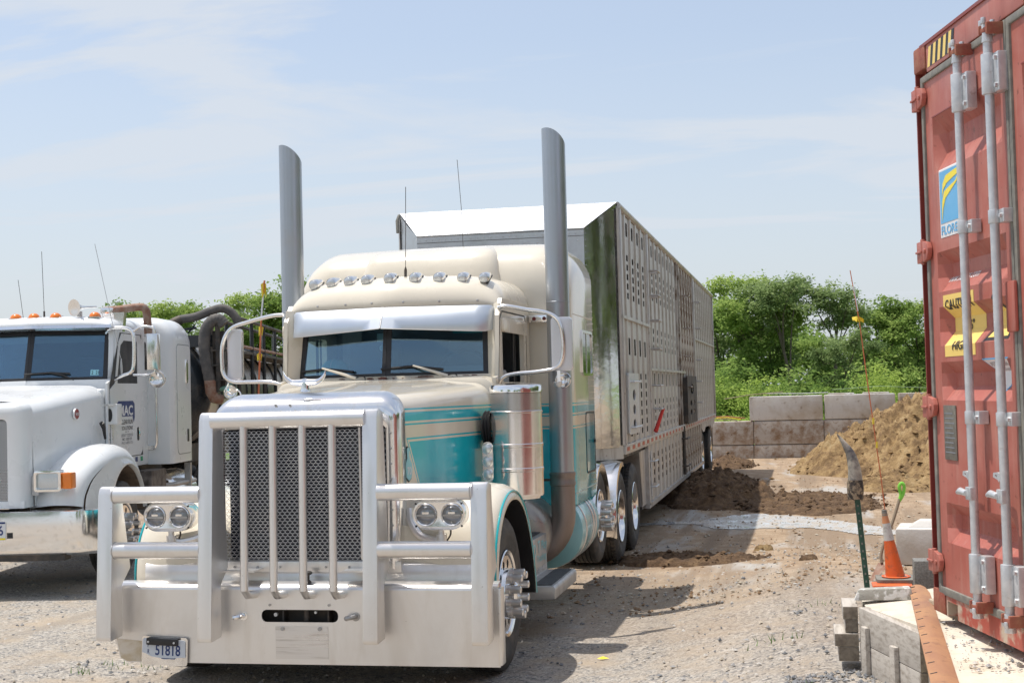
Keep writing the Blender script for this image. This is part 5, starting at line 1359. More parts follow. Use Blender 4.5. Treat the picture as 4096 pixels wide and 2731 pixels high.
# heaps of muck
mk, nt, b_ = base_mat('muck')
n_ = noise_node(nt, 9, 9, .72); nt.links.new(ramp(nt, n_.outputs['Fac'], [(.3, (.045, .025, .013)), (.5, (.12, .07, .036)), (.68, (.23, .145, .075))]).outputs[0], b_.inputs['Base Color']); b_.inputs['Roughness'].default_value = .95
bump(nt, b_, noise_node(nt, 45, 6, .7).outputs['Fac'], .8, .03)
sw_, nt, b_ = base_mat('strawy_compost')
n_ = noise_node(nt, 2.2, 12, .80); nt.links.new(ramp(nt, n_.outputs['Fac'], [(.32, (.08, .045, .02)), (.44, (.24, .15, .07)), (.54, (.42, .28, .13)), (.70, (.54, .42, .25))]).outputs[0], b_.inputs['Base Color']); b_.inputs['Roughness'].default_value = .95
bump(nt, b_, noise_node(nt, 28, 7, .75).outputs['Fac'], .9, .06)
def heap(name, cx, cy, rx, ry, h, rough, step, material, label, seed, pw=1.0, sharp=1.0, rz=0):
    nx_, ny_ = int(2*rx/step), int(2*ry/step); V, F_ = [], []
    idx = {}
    for j in range(ny_+1):
        for i in range(nx_+1):
            u, v = -1+2*i/nx_, -1+2*j/ny_
            x, y = u*rx, v*ry
            rr_ = math.hypot(u, v)+.02+.14*noise.noise(Vector((x*1.1/max(.3, rx/2), y*1.1/max(.3, rx/2), seed)))
            z = h*max(0, 1-max(0, rr_)**pw)**sharp*max(0, 1-max(abs(u), abs(v))**10)
            e = min(1, z/(h*.25+1e-6))
            fr = 1/max(.08, step*2.6)
            z += e*rough*(1.0*noise.noise(Vector((x*fr*.3, y*fr*.3, seed+3)))+1.7*abs(noise.noise(Vector((x*fr*.55, y*fr*.55, seed+5))))+.9*abs(noise.noise(Vector((x*fr*1.2, y*fr*1.2, seed+6))))+.35*noise.noise(Vector((x*fr*2.2, y*fr*2.2, seed+8))))
            V.append((x, y, z-.03 if z < .004 else z))
    for j in range(ny_):
        for i in range(nx_):
            q = (j*(nx_+1)+i, j*(nx_+1)+i+1, (j+1)*(nx_+1)+i+1, (j+1)*(nx_+1)+i)
            if max(V[k][2] for k in q) > 0: F_.append(q)
    me = bpy.data.meshes.new(name); me.from_pydata(V, [], F_); me.shade_smooth(); me.materials.append(material)
    bm = bmesh.new(); bm.from_mesh(me); bmesh.ops.delete(bm, geom=[v for v in bm.verts if not v.link_faces], context='VERTS'); bm.to_mesh(me); bm.free()
    o = bpy.data.objects.new(name, me); COL.objects.link(o); o.location = (cx, cy, terrain(cx, cy)); o.rotation_euler.z = rz
    # loose clods scattered over the heap and round its foot
    g_ = np.random.default_rng(int(seed*10)); cand = [v.co for v in me.vertices if v.co.z > .0]
    nC = int(min(3800, len(cand)*.14)); VV, FF = [], []
    oc = [(1, 0, 0), (0, 1, 0), (-1, 0, 0), (0, -1, 0), (0, 0, .8), (0, 0, -.6)]
    fc = [(0, 1, 4), (1, 2, 4), (2, 3, 4), (3, 0, 4), (1, 0, 5), (2, 1, 5), (3, 2, 5), (0, 3, 5)]
    for _ in range(nC):
        c = cand[int(g_.integers(0, len(cand)))]; sp = 1.0+(.01 if c.z > .12 else .30)*g_.random()**3; s_ = step*(.25+1.0*g_.random()**2.2); k0 = len(VV)
        for a in oc: VV.append((c.x*sp+(a[0]+g_.uniform(-.35, .35))*s_, c.y*sp+(a[1]+g_.uniform(-.35, .35))*s_, c.z+(a[2]+g_.uniform(-.3, .3))*s_*.8))
        FF.extend(tuple(q+k0 for q in f_) for f_ in fc)
    m2 = bpy.data.meshes.new('clods'); m2.from_pydata(VV, [], FF); m2.materials.append(material); oo = bpy.data.objects.new('clods', m2); COL.objects.link(oo); oo.parent = o; stuff(oo)
    return tag(o, label, name.split('_')[-1])
heap('compost_heap', 8.9, 23.6, 6.0, 7.6, 2.05, .20, .052, sw_, 'large brown heap of strawy compost against the concrete block wall', 1.0, 1.25, .80)
heap('muck_heap', 1.70, 15.6, 1.10, 2.7, .36, .10, .045, mk, 'dark heap of muck lying in the shade beside the cattle trailer', 2.0, 1.3, .9, .12)
heap('muck_patch', 3.2, 14.0, 1.25, 2.0, .05, .05, .045, mk, 'low sunlit spread of brown muck to the right of the dark heap', 3.0, 1.5, .8)
heap('muck_patch', 2.1, 6.55, .95, .45, .07, .030, .028, mk, 'small ridge of crumbly brown muck on the ground behind the truck step', 4.0, 1.4, .8, -.15)
heap('muck_patch', 1.55, 24.6, .6, 1.3, .22, .08, .05, mk, 'small muck mound at the foot of the wall by the trailer rear wheels', 5.0)
heap('muck_patch', 4.9, 17.2, .9, 1.1, .25, .10, .05, sw_, 'small straw clump fallen from the foot of the compost heap', 6.0)
heap('muck_patch', 2.75, 7.6, .12, .10, .05, .03, .02, sw_, 'tiny straw tuft on the dirt beyond the muck ridge', 7.0)
heap('muck_patch', 3.25, 5.5, .10, .10, .03, .03, .02, mk, 'tiny dark clod on the dirt left of the green post', 8.0)

# concrete block wall
BL = []
def block(x0, x1, z0, z1, y0, label, m_='concmud', dy=0, h=.61):
    o = thing('concrete_block', label, 'concrete block', ((x0+x1)/2, y0+.3+dy, z0), 0, 'interlocking concrete wall blocks')
    w = (x1-x0)/2-.003
    obj('block_body', MB().box(-w, w, -.3, .3, .0, z1-z0-.012), M[m_], o, bev=.03, seg=2)
    return o
row1 = [(-2.7, -.9), (-.9, .15), (.15, 1.96), (1.96, 3.77), (3.77, 5.58), (5.58, 7.4), (7.4, 9.2)]
lab1 = ['bottom row wall block far left behind the trailer', 'bottom row wall block hidden behind the trailer tail', 'mud-splashed bottom row wall block beside the trailer rear tyre', 'bottom row wall block under the second full block from the trailer', 'bottom row wall block meeting the toe of the compost heap', 'bottom row wall block buried behind the compost heap', 'bottom row wall block at the right end behind the heap']
for (a, b), l in zip(row1, lab1): block(a, b, -.27, .345, 28, l)
row2 = [(-2.6, -.8), (-.8, .9), (.9, 1.97), (1.97, 3.76), (3.76, 5.56), (5.56, 7.36), (7.36, 9.1)]
lab2 = ['middle row wall block far left behind the trailer', 'middle row wall block just behind the trailer tail', 'rust-spattered short middle row block next to the trailer rear', 'middle row wall block below the big clean-topped block', 'middle row wall block whose right part sinks into the heap', 'middle row wall block behind the compost heap crest', 'middle row wall block at the right end behind the crest']
for (a, b), l in zip(row2, lab2): block(a, b, .345, .965, 28, l)
row3 = [(1.88, 3.75), (3.79, 5.56), (5.66, 7.4), (7.42, 9.2)]
lab3 = ['top row wall block at the left end of the raised course', 'top row wall block second from the left', 'pinkish top row wall block partly behind the heap crest', 'top row wall block beside the container edge']
for (a, b), l, m_ in zip(row3, lab3, ('conc', 'conc', 'concmud', 'conc')):
    o = block(a, b, .965, 1.60, 28, l, m_)
    if l.startswith('top row wall block second') or l.startswith('top row wall block at'):
        if 'second' in l:
            for x in (-.45, .42): obj('lifting_key', MB().box(x-.33, x+.33, -.10, .10, .62, .665), M['conc'], o, bev=.02)
M['paleg'] = mat('pale_green_fibre', (.30, .42, .24), .5)
M['dullred'] = mat('faded_red_rod', (.38, .12, .08), .6)
def rodthing(name, pts, r_2, m_, label, cat, group=None):
    o = obj(name, MB().tube(pts, r_2, 6), M[m_]); return tag(o, label, cat, group)
rodthing('marker_pole', [(1.25, 27.9, 1.55), (1.9, 28.0, 1.64), (2.75, 28.1, 1.70)], .012, 'handle', 'brown bent pole poking out left over the wall top', 'pole')
rodthing('marker_pole', [(2.3, 28.1, 1.66), (3.2, 28.2, 1.645), (3.9, 28.2, 1.65)], .008, 'paper', 'pale white rod lying on the top wall block', 'pole')
rodthing('marker_pole', [(4.0, 28.3, 1.72), (5.2, 28.4, 1.78), (6.5, 28.5, 1.70)], .007, 'paleg', 'thin pale green rod arching over the right wall blocks', 'pole')
for i, (m_, z, l) in enumerate((('dullred', 1.06, 'red painted rod topmost in the bundle on the low wall'), ('yellow', 1.03, 'yellowish rod in the bundle on the low wall'), ('handle', .99, 'brown stick at the bottom of the bundle on the low wall'))):
    rodthing('marker_pole', [(.2, 28.2+.05*i, z), (1.3, 28.2+.05*i, z+.03), (1.75-.1*i, 28.3, z-.03)], .014, m_, l, 'pole')

# ---------------------------------------------------------------- slab, timbers and things by the container
sl_v = [(3.555, -.49), (3.815, -1.33), (3.83, -2.0), (3.80, -3.4), (11, -5.2), (11, 2.5), (5.0, .35), (4.2, .15), (3.86, -.05), (3.54, -.22)]
top = [(x, y, .645+.05*min(1, max(0, (x-3.55)/.5))) for x, y in sl_v]
sm_ = MB(); n_s = len(top)
sm_.add(top+[(x, y, .2) for x, y, z in top], [tuple(range(n_s))]+[(i, (i+1) % n_s, (i+1) % n_s+n_s, i+n_s) for i in range(n_s)])
struct('concrete_pad', sm_, M['slab'], smooth=0)
deb = stones(260, (3.8, 4.2), (-2.4, -1.0), .004, .014, stm, 21); deb.name = 'pad_grit'; deb.location.z = .41-.03
tim = thing('timber_edging', 'grey weathered timber kerb box of stacked boards edging the concrete pad', 'timber edging', (3.6, -.9, .28))
def tp(name, lo, hi, z0, z1, m_='wood'):
    L0 = [(a-3.6, b+.9, z0-.28) for a, b in lo]; H0 = [(a-3.6, b+.9, z1-.28) for a, b in lo]
    return obj(name, MB().hexa(L0, H0), M[m_], tim, bev=.005)
a_, b_p = Vector((3.512, -.50)), Vector((3.775, -1.33)); dv = (b_p-a_).normalized(); nv = Vector((-dv.y, dv.x)); nv = nv if nv.x > 0 else -nv
def boardq(p, q, t): return [tuple(p), tuple(q), tuple(q+nv*t), tuple(p+nv*t)]
tp('board', boardq(a_, b_p, .062), None, .455, .648); tp('board', boardq(a_-dv*0, b_p-dv*.01, .060), None, .265, .452)
tp('beam_end_face', boardq(b_p+dv*.001, b_p+dv*.003, .062), None, .457, .646, 'woodend'); tp('beam_end_face', boardq(b_p+dv*-.008, b_p+dv*.0, .060), None, .267, .450, 'woodend')
for k, t in ((.10, .20), (.52, .12)):
    p = a_+dv*k-nv*.028; tp('stake', [tuple(p), tuple(p+dv*.07), tuple(p+dv*.07+nv*.027), tuple(p+nv*.027)], None, .22, .56-.03*(k > .3))
for i, (x0, x1, y0, z0, z1, l) in enumerate(((3.425, 3.508, -.50, .58, .652, 'top'), (3.435, 3.508, -.49, .505, .577, ''), (3.375, 3.508, -.51, .43, .502, ''), (3.395, 3.508, -.50, .345, .427, ''))):
    sb_ = tp('timber_stub', [(x0, y0), (x1, y0), (x1, y0+.32), (x0, y0+.32)], None, z0, z1)
    tp('stub_end_face', [(x0+.003, y0-.003), (x1-.003, y0-.003), (x1-.003, y0-.0005), (x0+.003, y0-.0005)], None, z0+.003, z1-.003, 'woodend')
ck = MB().hexa([(-.17, -.06, 0), (.16, -.055, 0), (.165, .07, 0), (-.15, .06, 0)], [(-.14, -.045, .062), (.155, -.045, .07), (.155, .06, .068), (-.12, .05, .058)])
chunk = obj('concrete_chunk', ck, mat('chipped_pale_concrete', (.36, .35, .31), .9, dirt=(.68, .68, .66), dscale=14, dlo=.5, dhi=.58, bmp=.6, bscale=50), bev=.012)
chunk.location = (3.655, -.33, .668); chunk.rotation_euler.z = R(3); tag(chunk, 'broken grey concrete chunk resting on the pad corner in front of the green post', 'concrete')
# grader blade
bl = []
for i in range(14):
    t = i/13; cx, cy = 3.875-.12*t, -.02-2.95*t; w = .056 if i else .040
    bl.append([(cx-w, cy, .700), (cx-w*.4, cy, .708), (cx+w*.3, cy, .707), (cx+w, cy, .693), (cx+w, cy, .683), (cx+w*.3, cy, .702), (cx-w*.4, cy, .704), (cx-w, cy, .690)])
gb = obj('grader_blade', MB().loft(bl), M['rust'], smooth=50); tag(gb, 'long rusty slotted steel blade lying on the pad edge beside the container', 'steel blade')
gs = MB()
for i in range(13):
    t = (i+.4)/13.2; cx, cy = 3.875-.12*t, -.02-2.95*t; gs.hexa([(cx-.050, cy-.005, .697), (cx-.022, cy-.005, .703), (cx-.022, cy+.005, .703), (cx-.050, cy+.005, .697)], [(cx-.050, cy-.005, .7032), (cx-.022, cy-.005, .7097), (cx-.022, cy+.005, .7097), (cx-.050, cy+.005, .7032)])
SLT = stuff(obj('bolt_slot', gs, M['ink'], gb))
pk = MB().loft([[(3.90+.21*t-.02, -.62-1.08*t, .695), (3.945+.21*t, -.62-1.08*t, .695), (3.94+.21*t, -.62-1.08*t, .722), (3.90+.21*t-.015, -.62-1.08*t, .716)] for t in (0, .2, .4, .6, .8, 1)])
tag(obj('split_plank', pk, mat('split_pale_timber', (.46, .38, .28), .85, dirt=(.30, .23, .16), dscale=12, dlo=.4, dhi=.65, stretch=(6, 1, 6)), bev=.003), 'thin split plank lying against the foot of the container', 'plank')

# green T-post with a horn slipped over its top
pz = terrain(3.66, 1.9)
tpm = MB(); 
for (dx_, dy_, w_, d_) in ((0, 0, .020, .003), (0, .012, .004, .014)): tpm.box(-w_, w_, dy_-d_, dy_+d_, 0, .86)
post_o = obj('steel_post', tpm, M['green']); post_o.location = (3.668, 1.9, pz-.02); post_o.rotation_euler = (R(-1), R(-4.6), R(-14)); tag(post_o, 'dark green studded steel fence post with a cattle horn on top', 'fence post')
sd_ = MB()
for i in range(15): sd_.box(-.006, .006, -.008, -.003, .05+.055*i, .064+.055*i)
stuff(obj('stud', sd_, M['rubber'], post_o))
hp = spline([(3.598, 1.9, 1.06), (3.600, 1.9, 1.16), (3.598, 1.9, 1.27), (3.575, 1.9, 1.38), (3.532, 1.9, 1.46), (3.482, 1.9, 1.535)], 6); nh = len(hp)
def horn_r(i): 
    t = i/(nh-1); return .057*(1-t**1.6)+.003 if t > .08 else .055
hz_ = obj('cattle_horn', MB().tube([Vector(p) for p in hp], [horn_r(i) for i in range(nh)], 14), M['bone'], smooth=60); tag(hz_, 'mottled grey cattle horn slipped over the green fence post', 'horn')
obj('horn_root', MB().tube([hp[0]+Vector((0, 0, -.004)), hp[2], hp[5], hp[8]], [.056, .060, .0605, .0565], 14), M['bonebase'], hz_)
# traffic cone with a flagged rod, on its ballast base
cz = terrain(3.92, 2.9)
cone = thing('traffic_cone', 'dirty orange traffic cone with a flagged rod standing in it', 'traffic cone', (3.925, 2.9, cz))
tilt = Matrix.Rotation(R(-7.5), 4, 'Y')
c1 = MB().lathe([(.076, .05), (.062, .16), (.050, .26), (.040, .34)], axis='z', n=24); c1.xf(tilt); obj('cone_body', c1, M['orange'], cone)
c2 = MB().lathe([(.0405, .338), (.036, .40), (.030, .475)], axis='z', n=24); c2.xf(tilt); obj('white_collar', c2, M['conewhite'], cone)
c3 = MB().lathe([(.0305, .475), (.023, .53), (.022, .55)], axis='z', n=20); c3.xf(tilt); obj('cone_tip', c3, mat('sun_faded_orange', (.62, .27, .13), .6), cone)
c4 = MB().lathe([(.0235, .535), (.022, .55), (.019, .58), (.0, .583)], axis='z', n=16); c4.xf(tilt); obj('tape_wrap', c4, M['rubber'], cone)
obj('ballast_base', MB().prism(rrect(-.155, .155, -.155, .155, .04, 4), 'z', .005, .042, []), M['rubber'], cone, bev=.01)
obj('rim', MB().lathe([(.108, .042), (.114, .052), (.098, .056), (.085, .046)], axis='z', n=24), M['orange'], cone)
obj('spilled_grit', MB().lathe([(.110, .050), (.08, .052), (.05, .05)], axis='z', n=20), M['concmud'], cone)
plt = obj('orange_board', MB().prism(rrect(-.17, .13, -.12, .12, .02, 3), 'z', 0, .014), M['orange']); plt.location = (3.90, 2.72, cz); tag(plt, 'flat orange plastic sheet lying under the front edge of the cone base', 'plastic sheet')
rod = thing('flagged_rod', 'tall thin orange rod with yellow tape flags rising from the traffic cone', 'marker rod', (3.858, 2.9, cz+.57))
rp = [(0, 0, 0), (-.022, 0, .26), (-.065, 0, .68), (-.10, 0, 1.02), (-.145, 0, 1.5), (-.205, 0, 1.93)]
obj('rod_shaft', MB().tube(rp, [.005, .005, .005, .005, .0045, .004], 6), M['fibre'], rod)
obj('rod_tip', MB().tube([(-.155, 0, 1.6), (-.185, 0, 1.80)], .0055, 6), M['paper'], rod)
fr_ = random.Random(9)
for (x, z) in ((-.155, 1.56),):
    fm = MB()
    for k in range(6):
        a = fr_.uniform(0, 6.28); fm.add([(x, 0, z), (x+.05*math.cos(a), .03*math.sin(a), z+fr_.uniform(-.03, .03)), (x+.045*math.cos(a+.5), .03*math.sin(a+.5), z-fr_.uniform(.03, .08)), (x+.01, 0, z-.04)], [(0, 1, 2, 3)])
    obj('tape_flag', fm, M['yellow'], rod, smooth=0)
for (x, z) in ((-.066, .69), (-.045, .50)): obj('tape_band', MB().cyl((x, 0, z), .0085, .05, 'z', 8), M['yellow'], rod)
# shovel
shv = thing('shovel', 'shovel with lime green grip leaning behind the traffic cone', 'shovel', (3.76, 3.1, terrain(3.76, 3.1)))
bx, by, bz = 3.76, 3.1, terrain(3.76, 3.1)
def rel(p): return (p[0]-bx, p[1]-by, p[2]-bz)
obj('handle', MB().tube([rel(p) for p in spline([(3.99, 3.16, .95), (3.925, 3.14, .76), (3.855, 3.12, .60), (3.825, 3.11, .50), (3.83, 3.1, .44)], 4)], .013, 8), M['handle'], shv)
obj('grip', MB().tube([rel(p) for p in spline([(3.985, 3.16, .93), (4.0, 3.16, .985), (3.99, 3.16, 1.05), (4.012, 3.16, 1.078), (4.03, 3.16, 1.05), (4.018, 3.16, .985), (3.985, 3.16, .93)], 4)], .013, 8), M['lime'], shv)
obj('blade', MB().hexa([rel(p) for p in ((3.725, 3.04, .30), (3.735, 3.02, .295), (3.86, 3.03, .40), (3.84, 3.10, .44))], [rel(p) for p in ((3.725, 3.05, .305), (3.75, 3.06, .33), (3.855, 3.08, .41), (3.80, 3.11, .44))]), M['brownrust'], shv)
# cast block and cinder block behind
cb = thing('concrete_block', 'small cast concrete block with yellowed left face behind the traffic cone', 'concrete block', (4.35, 4.55, terrain(4.3, 4.5)), R(-8))
obj('block_body', MB().box(-.30, .32, -.25, .30, 0, .325), M['conc'], cb, bev=.02)
obj('lifting_key', MB().hexa([(-.20, -.12, .325), (.28, -.12, .325), (.28, .15, .325), (-.20, .15, .325)], [(-.10, -.07, .385), (.28, -.07, .385), (.28, .10, .385), (-.10, .10, .385)]), M['conc'], cb, bev=.01)
ci = obj('cinder_block', MB().box(-.095, .095, -.10, .10, 0, .25), M['cinder'], bev=.006); ci.location = (4.115, 2.35, terrain(4.1, 2.3)); tag(ci, 'rough grey cinder block standing on end beside the container corner', 'cinder block')
tag(obj('corner_rubble', MB().lathe([(0, .03), (.02, .018), (.03, 0)], (3.97, -1.06, .855), 'z', 7).lathe([(0, .025), (.018, .015), (.025, 0)], (3.99, -1.12, .855), 'z', 6), M['galv'], smooth=0), 'few pale pebbles resting on the lower corner casting of the container', 'pebbles')

# flagged rod on the left, between the two trucks
def WP(x, y, z=0): return (-4.97+.9863*x-.1650*y, 3.67+.1650*x+.9863*y, z)
lr = thing('flagged_rod', 'orange rod with three yellow flags behind the left mirror of the cream truck', 'marker rod', WP(1.9, 5.0))
obj('rod_shaft', MB().tube([(0, 0, 0), (.03, 0, 2.0), (.09, 0, 3.0)], .012, 6), M['fibre'], lr)
obj('rod_tip', MB().tube([(.085, 0, 2.95), (.125, 0, 3.3)], .011, 6), M['paper'], lr)
obj('rod_tip', MB().tube([(.125, 0, 3.3), (.145, 0, 3.48)], .013, 6), M['fibre'], lr)
for x, z, h in ((.135, 3.46, .22), (.075, 2.88, .15), (.05, 2.52, .12)):
    fm = MB()
    for k in range(4):
        a = fr_.uniform(0, 6.28); fm.add([(x, 0, z), (x+.045*math.cos(a), .03*math.sin(a), z-.03), (x+.03*math.cos(a+.6), .03*math.sin(a+.6), z-h), (x+.005, 0, z-h*.6)], [(0, 1, 2, 3)])
    obj('tape_flag', fm, M['yellow'], lr, smooth=0)
# ================================================================== WHITE TRUCK (own frame: origin at its bumper centre on the ground)
wt = thing('semi_truck', 'white sloped-hood semi truck with amber roof lights parked on the left', 'truck', (-4.97, 3.67, 0), 0.1658)
W = wt
# bumper: chrome sheet wrapping round at the corners
def plan(n=10, hw=1.47, r_=.30, y1=.55):
    pts = [(0, 0), (.5, 0), (hw-r_-.12, .012)]
    for i in range(1, n+1):
        a = PI/2*i/n; pts.append((hw-r_+r_*math.sin(a), .02+r_*(1-math.cos(a))))
    pts.append((hw, y1)); return pts
pl_ = plan(); full = [(-x, y) for x, y in pl_[::-1]]+pl_[1:]
cols = [[(x, y+o, z) for o, z in ((.02, .855), (.0, .85), (-.006, .80), (-.01, .64), (-.004, .48), (.02, .425), (.05, .42))] for x, y in full]
WB = obj('bumper', MB().loft(cols, caps=False, closed=False), M['chrome'], W, smooth=60)
obj('bumper_top', MB().prism([(x, y+.015) for x, y in full]+[(1.3, .55), (-1.3, .55)], 'z', .835, .842), M['polish'], WB)
obj('bumper_slot', MB().box(.545, .60, -.013, -.011, .60, .655), M['ink'], WB)
obj('under_lip', MB().box(-1.1, 1.1, .03, .2, .37, .43), M['dark'], WB)
lpw = obj('licence_plate', MB().prism(rrect(.22, .535, -.016+.6, .765, .015), 'y', -.017, -.012), M['paper'], WB)
obj('plate_band', MB().box(.225, .53, -.019, -.0175, .745, .763), M['blue'], lpw); obj('plate_band', MB().box(.225, .53, -.019, -.0175, .588, .606), M['pyel'], lpw)
lettering('plate_number', '96', .11, .10, (.40, -.0185, .63), (1, 0, 0), (0, 0, 1), M['blue'], lpw, .015)
# grille shell
rings = [shell_ring(*a) for a in ((.43, 1.76, .93, .05, .30), (.45, 1.78, .90, .05, .285), (.54, 1.86, .88, .07, .29), (.60, 1.905, .87, .09, .32), (.625, 1.925, .87, .10, .38), (.63, 1.93, .87, .10, .46))]
obj('grille_shell', MB().loft(rings, caps=False, closed=False), M['white'], W, smooth=55)
obj('grille_shell_sill', MB().box(-.60, .60, .30, .42, .865, .94), M['white'], W, bev=.01)
vv, ff = [], []
r__ = 0
z = .945
while z < 1.75:
    x = -.44+(.011 if r__ % 2 else 0)
    while x < .44:
        o = len(vv)
        for kk in range(6):
            a = 2*PI*kk/6; ca, sa = math.cos(a), math.sin(a); vv.append((x+ca*.0145, .318, z+sa*.0115))
        for kk in range(6):
            a = 2*PI*kk/6; vv.append((x+math.cos(a)*.0095, .318, z+math.sin(a)*.0055))
        for kk in range(6): ff.append((o+kk, o+(kk+1) % 6, o+6+(kk+1) % 6, o+6+kk))
        x += .022
    z += .0155; r__ += 1
me = bpy.data.meshes.new('grille_mesh'); me.from_pydata(vv, [], ff); me.materials.append(M['mesh']); g_ = bpy.data.objects.new('grille_mesh', me); COL.objects.link(g_); g_.parent = W; stuff(g_)
obj('radiator', MB().box(-.5, .5, .40, .44, .9, 1.8), M['rad'], W)
# hood
def whw(y): return .625+(.86-.625)*max(0, min(1, (y-.45)/1.5))
rings = []
for y in (.45, .48, .8, 1.2, 1.6, 1.95, 2.02):
    w = whw(y); zt = 1.93+.17*(y-.45)/1.5-(.03 if y > 2 else 0); rc = .20
    pts = [(-w-.02, y, .88), (-w-.01, y, 1.35)]
    for i in range(9):
        a = PI-PI/2*i/8; pts.append((-w+rc+rc*math.cos(a), y, zt-rc*.8+rc*.8*math.sin(a)))
    for xx in (-.5, -.25): pts.append((xx*w*1.1, y, zt+.02*(1-(xx*1.4)**2)))
    rings.append(pts+[(0, y, zt+.022)]+[(-p[0], p[1], p[2]) for p in pts[::-1]])
WH = obj('hood', MB().loft(rings, caps=False, closed=False), M['white'], W, smooth=50)
bd_ = obj('oval_badge', MB().prism(circ(1.30, 1.79, .072, 24, .060), 'x', .765, .785), M['paper'], WH)
bd_.matrix_basis = Matrix.Translation((0, 0, 0))
obj('badge_field', MB().prism(circ(1.30, 1.79, .066, 24, .054), 'x', .785, .788), mat('badge_red', (.26, .015, .02), .3), bd_)
lettering('badge_lettering', 'Peterbilt', .098, .040, (.7895, 1.252, 1.772), (0, 1, 0), (0, 0, 1), M['paper'], bd_, .012)
lat = obj('hood_latch', MB().tube([(.90, 1.75, 1.68), (.905, 1.80, 1.62), (.90, 1.86, 1.50)], [.028, .022, .014], 8), M['black'], WH)
# fenders
fpw = [(.40, .88), (.44, 1.02), (.58, 1.19), (.82, 1.33), (1.12, 1.425), (1.45, 1.455), (1.75, 1.44), (2.02, 1.35), (2.22, 1.20), (2.36, 1.0), (2.44, .80)]
fpt = [(p.x, p.y) for p in spline([(a, b, 0) for a, b in fpw], 3)]
arch = [(1.68+.62*math.cos(R(a)), .62+.60*math.sin(R(a))) for a in range(8, 173, 8)]
for s in (-1, 1):
    cen = Vector((1.5, .6)); rings = []
    for yy, zz in fpt:
        d = (Vector((yy, zz))-cen).normalized(); ring = []
        for x, o in ((.55, -.16), (.66, -.08), (.80, -.015), (.95, 0.0), (1.06, -.012), (1.14, -.045), (1.19, -.105), (1.20, -.15)):
            q = Vector((yy, zz))+d*o; k = .0
            fx = x-(max(0, .9-yy)*.18 if x > .9 else 0)
            ring.append((fx*s, q.x, q.y))
        rings.append(ring)
    FW = obj('fender', MB().loft(rings, caps=False, closed=False), M['white'], W, smooth=60)
    # side cheek between crown and wheel opening
    outer = [(yy+(cen.x-yy)*0.0, zz) for yy, zz in [((Vector(p)+(cen-Vector(p)).normalized()*.14).x, (Vector(p)+(cen-Vector(p)).normalized()*.14).y) for p in fpt]]
    ar = arch[::-1]; n_a = len(ar); rings = []
    for i in range(25):
        t = i/24; a = outer[min(len(outer)-1, int(t*(len(outer)-1)))]; fi = t*(n_a-1); i0 = int(fi); fr = fi-i0; b0 = ar[i0]; b1 = ar[min(n_a-1, i0+1)]
        b = (b0[0]+(b1[0]-b0[0])*fr, b0[1]+(b1[1]-b0[1])*fr)
        xa = 1.198-max(0, .9-a[0])*.18
        rings.append([(xa*s, a[0], a[1]), (1.205*s, a[0]*.35+b[0]*.65, a[1]*.35+b[1]*.65), (1.225*s, a[0]*.12+b[0]*.88, a[1]*.12+b[1]*.88), (1.22*s, b[0], b[1]), (1.16*s, b[0], b[1])])
    obj('wheel_opening', MB().loft(rings, caps=False, closed=False), M['white'], FW, smooth=60)
    obj('arch_liner', MB().loft([[(.55*s, p[0], p[1]-.02), (1.18*s, p[0], p[1]-.02)] for p in arch], caps=False, closed=False), mat('muddy_liner', (.22, .16, .12), .9, dirt=(.12, .09, .07), dscale=7, dlo=.4, dhi=.65), FW, smooth=60)
wheel(W, 1.18, 1.66, .52, .52)
wheel(W, -1.18, 1.66, .52, .52, side=-1, covers=False)
# headlights
for s in (-1, 1):
    P_ = obj('headlight', MB().prism(rrect(*sorted((.71*s, .985*s)), 1.028, 1.242, .03, 4), 'y', .26, .40, [rrect(*sorted((.735*s, .96*s)), 1.055, 1.215, .025, 4)]), M['chrome'], W, bev=.01)
    obj('lens', MB().box(*sorted((.735*s, .96*s)), .285, .30, 1.055, 1.215), M['clear'], P_, bev=.01)
    obj('turn_signal', MB().box(*sorted((.985*s, 1.085*s)), .285, .43, 1.05, 1.215), M['amber'], P_, bev=.02)
    obj('lamp_plate', MB().box(*sorted((.635*s, .705*s)), .40, .41, .985, 1.185), M['alu'], P_)
    obj('lamp_housing', MB().box(*sorted((.69*s, 1.0*s)), .38, .52, 1.03, 1.22), M['white'], P_, bev=.03)
# cab
WB0, WT0 = Vector((0, 1.90, 2.165)), Vector((0, 2.08, 2.735))
def wscr(s, u, v, off=0.0):
    b = WB0.lerp(Vector((.86*s, 2.10, 2.165)), u); t = WT0.lerp(Vector((.84*s, 2.26, 2.725)), u)
    return b.lerp(t, v)+Vector((0.1*s, -.95, .3)).normalized()*off
frm = MB()
for s in (-1, 1):
    q = [wscr(s, u, v) for u, v in ((.035, .045), (.945, .045), (.945, .92), (.035, .92))]
    wg = obj('windscreen', MB().hexa(q, [p+Vector((0, .006, 0)) for p in q]), M['glass'], W, smooth=0)
    c = [wscr(s, u, v, .004) for u, v in ((.0, .0), (.99, .0), (.99, 1.), (.0, 1.))]
    i_ = [wscr(s, u, v, .004) for u, v in ((.045, .06), (.935, .06), (.935, .92), (.045, .92))]
    for k in range(4):
        a, b, cc, d = c[k], c[(k+1) % 4], i_[(k+1) % 4], i_[k]; off = Vector((0, .03, 0)); frm.hexa([a, b, cc, d], [a+off, b+off, cc+off, d+off])
obj('screen_rubber', frm, M['black'], W, smooth=0, bev=.004)
q = [wscr(1, u, v, .003) for u, v in ((.78, .09), (.885, .09), (.885, .20), (.78, .20))]
stc = MB().add(q, [(0, 1, 2, 3)]); so_ = obj('inspection_sticker', stc, mat('sticker_aqua', (.30, .62, .72), .5), W, smooth=0)
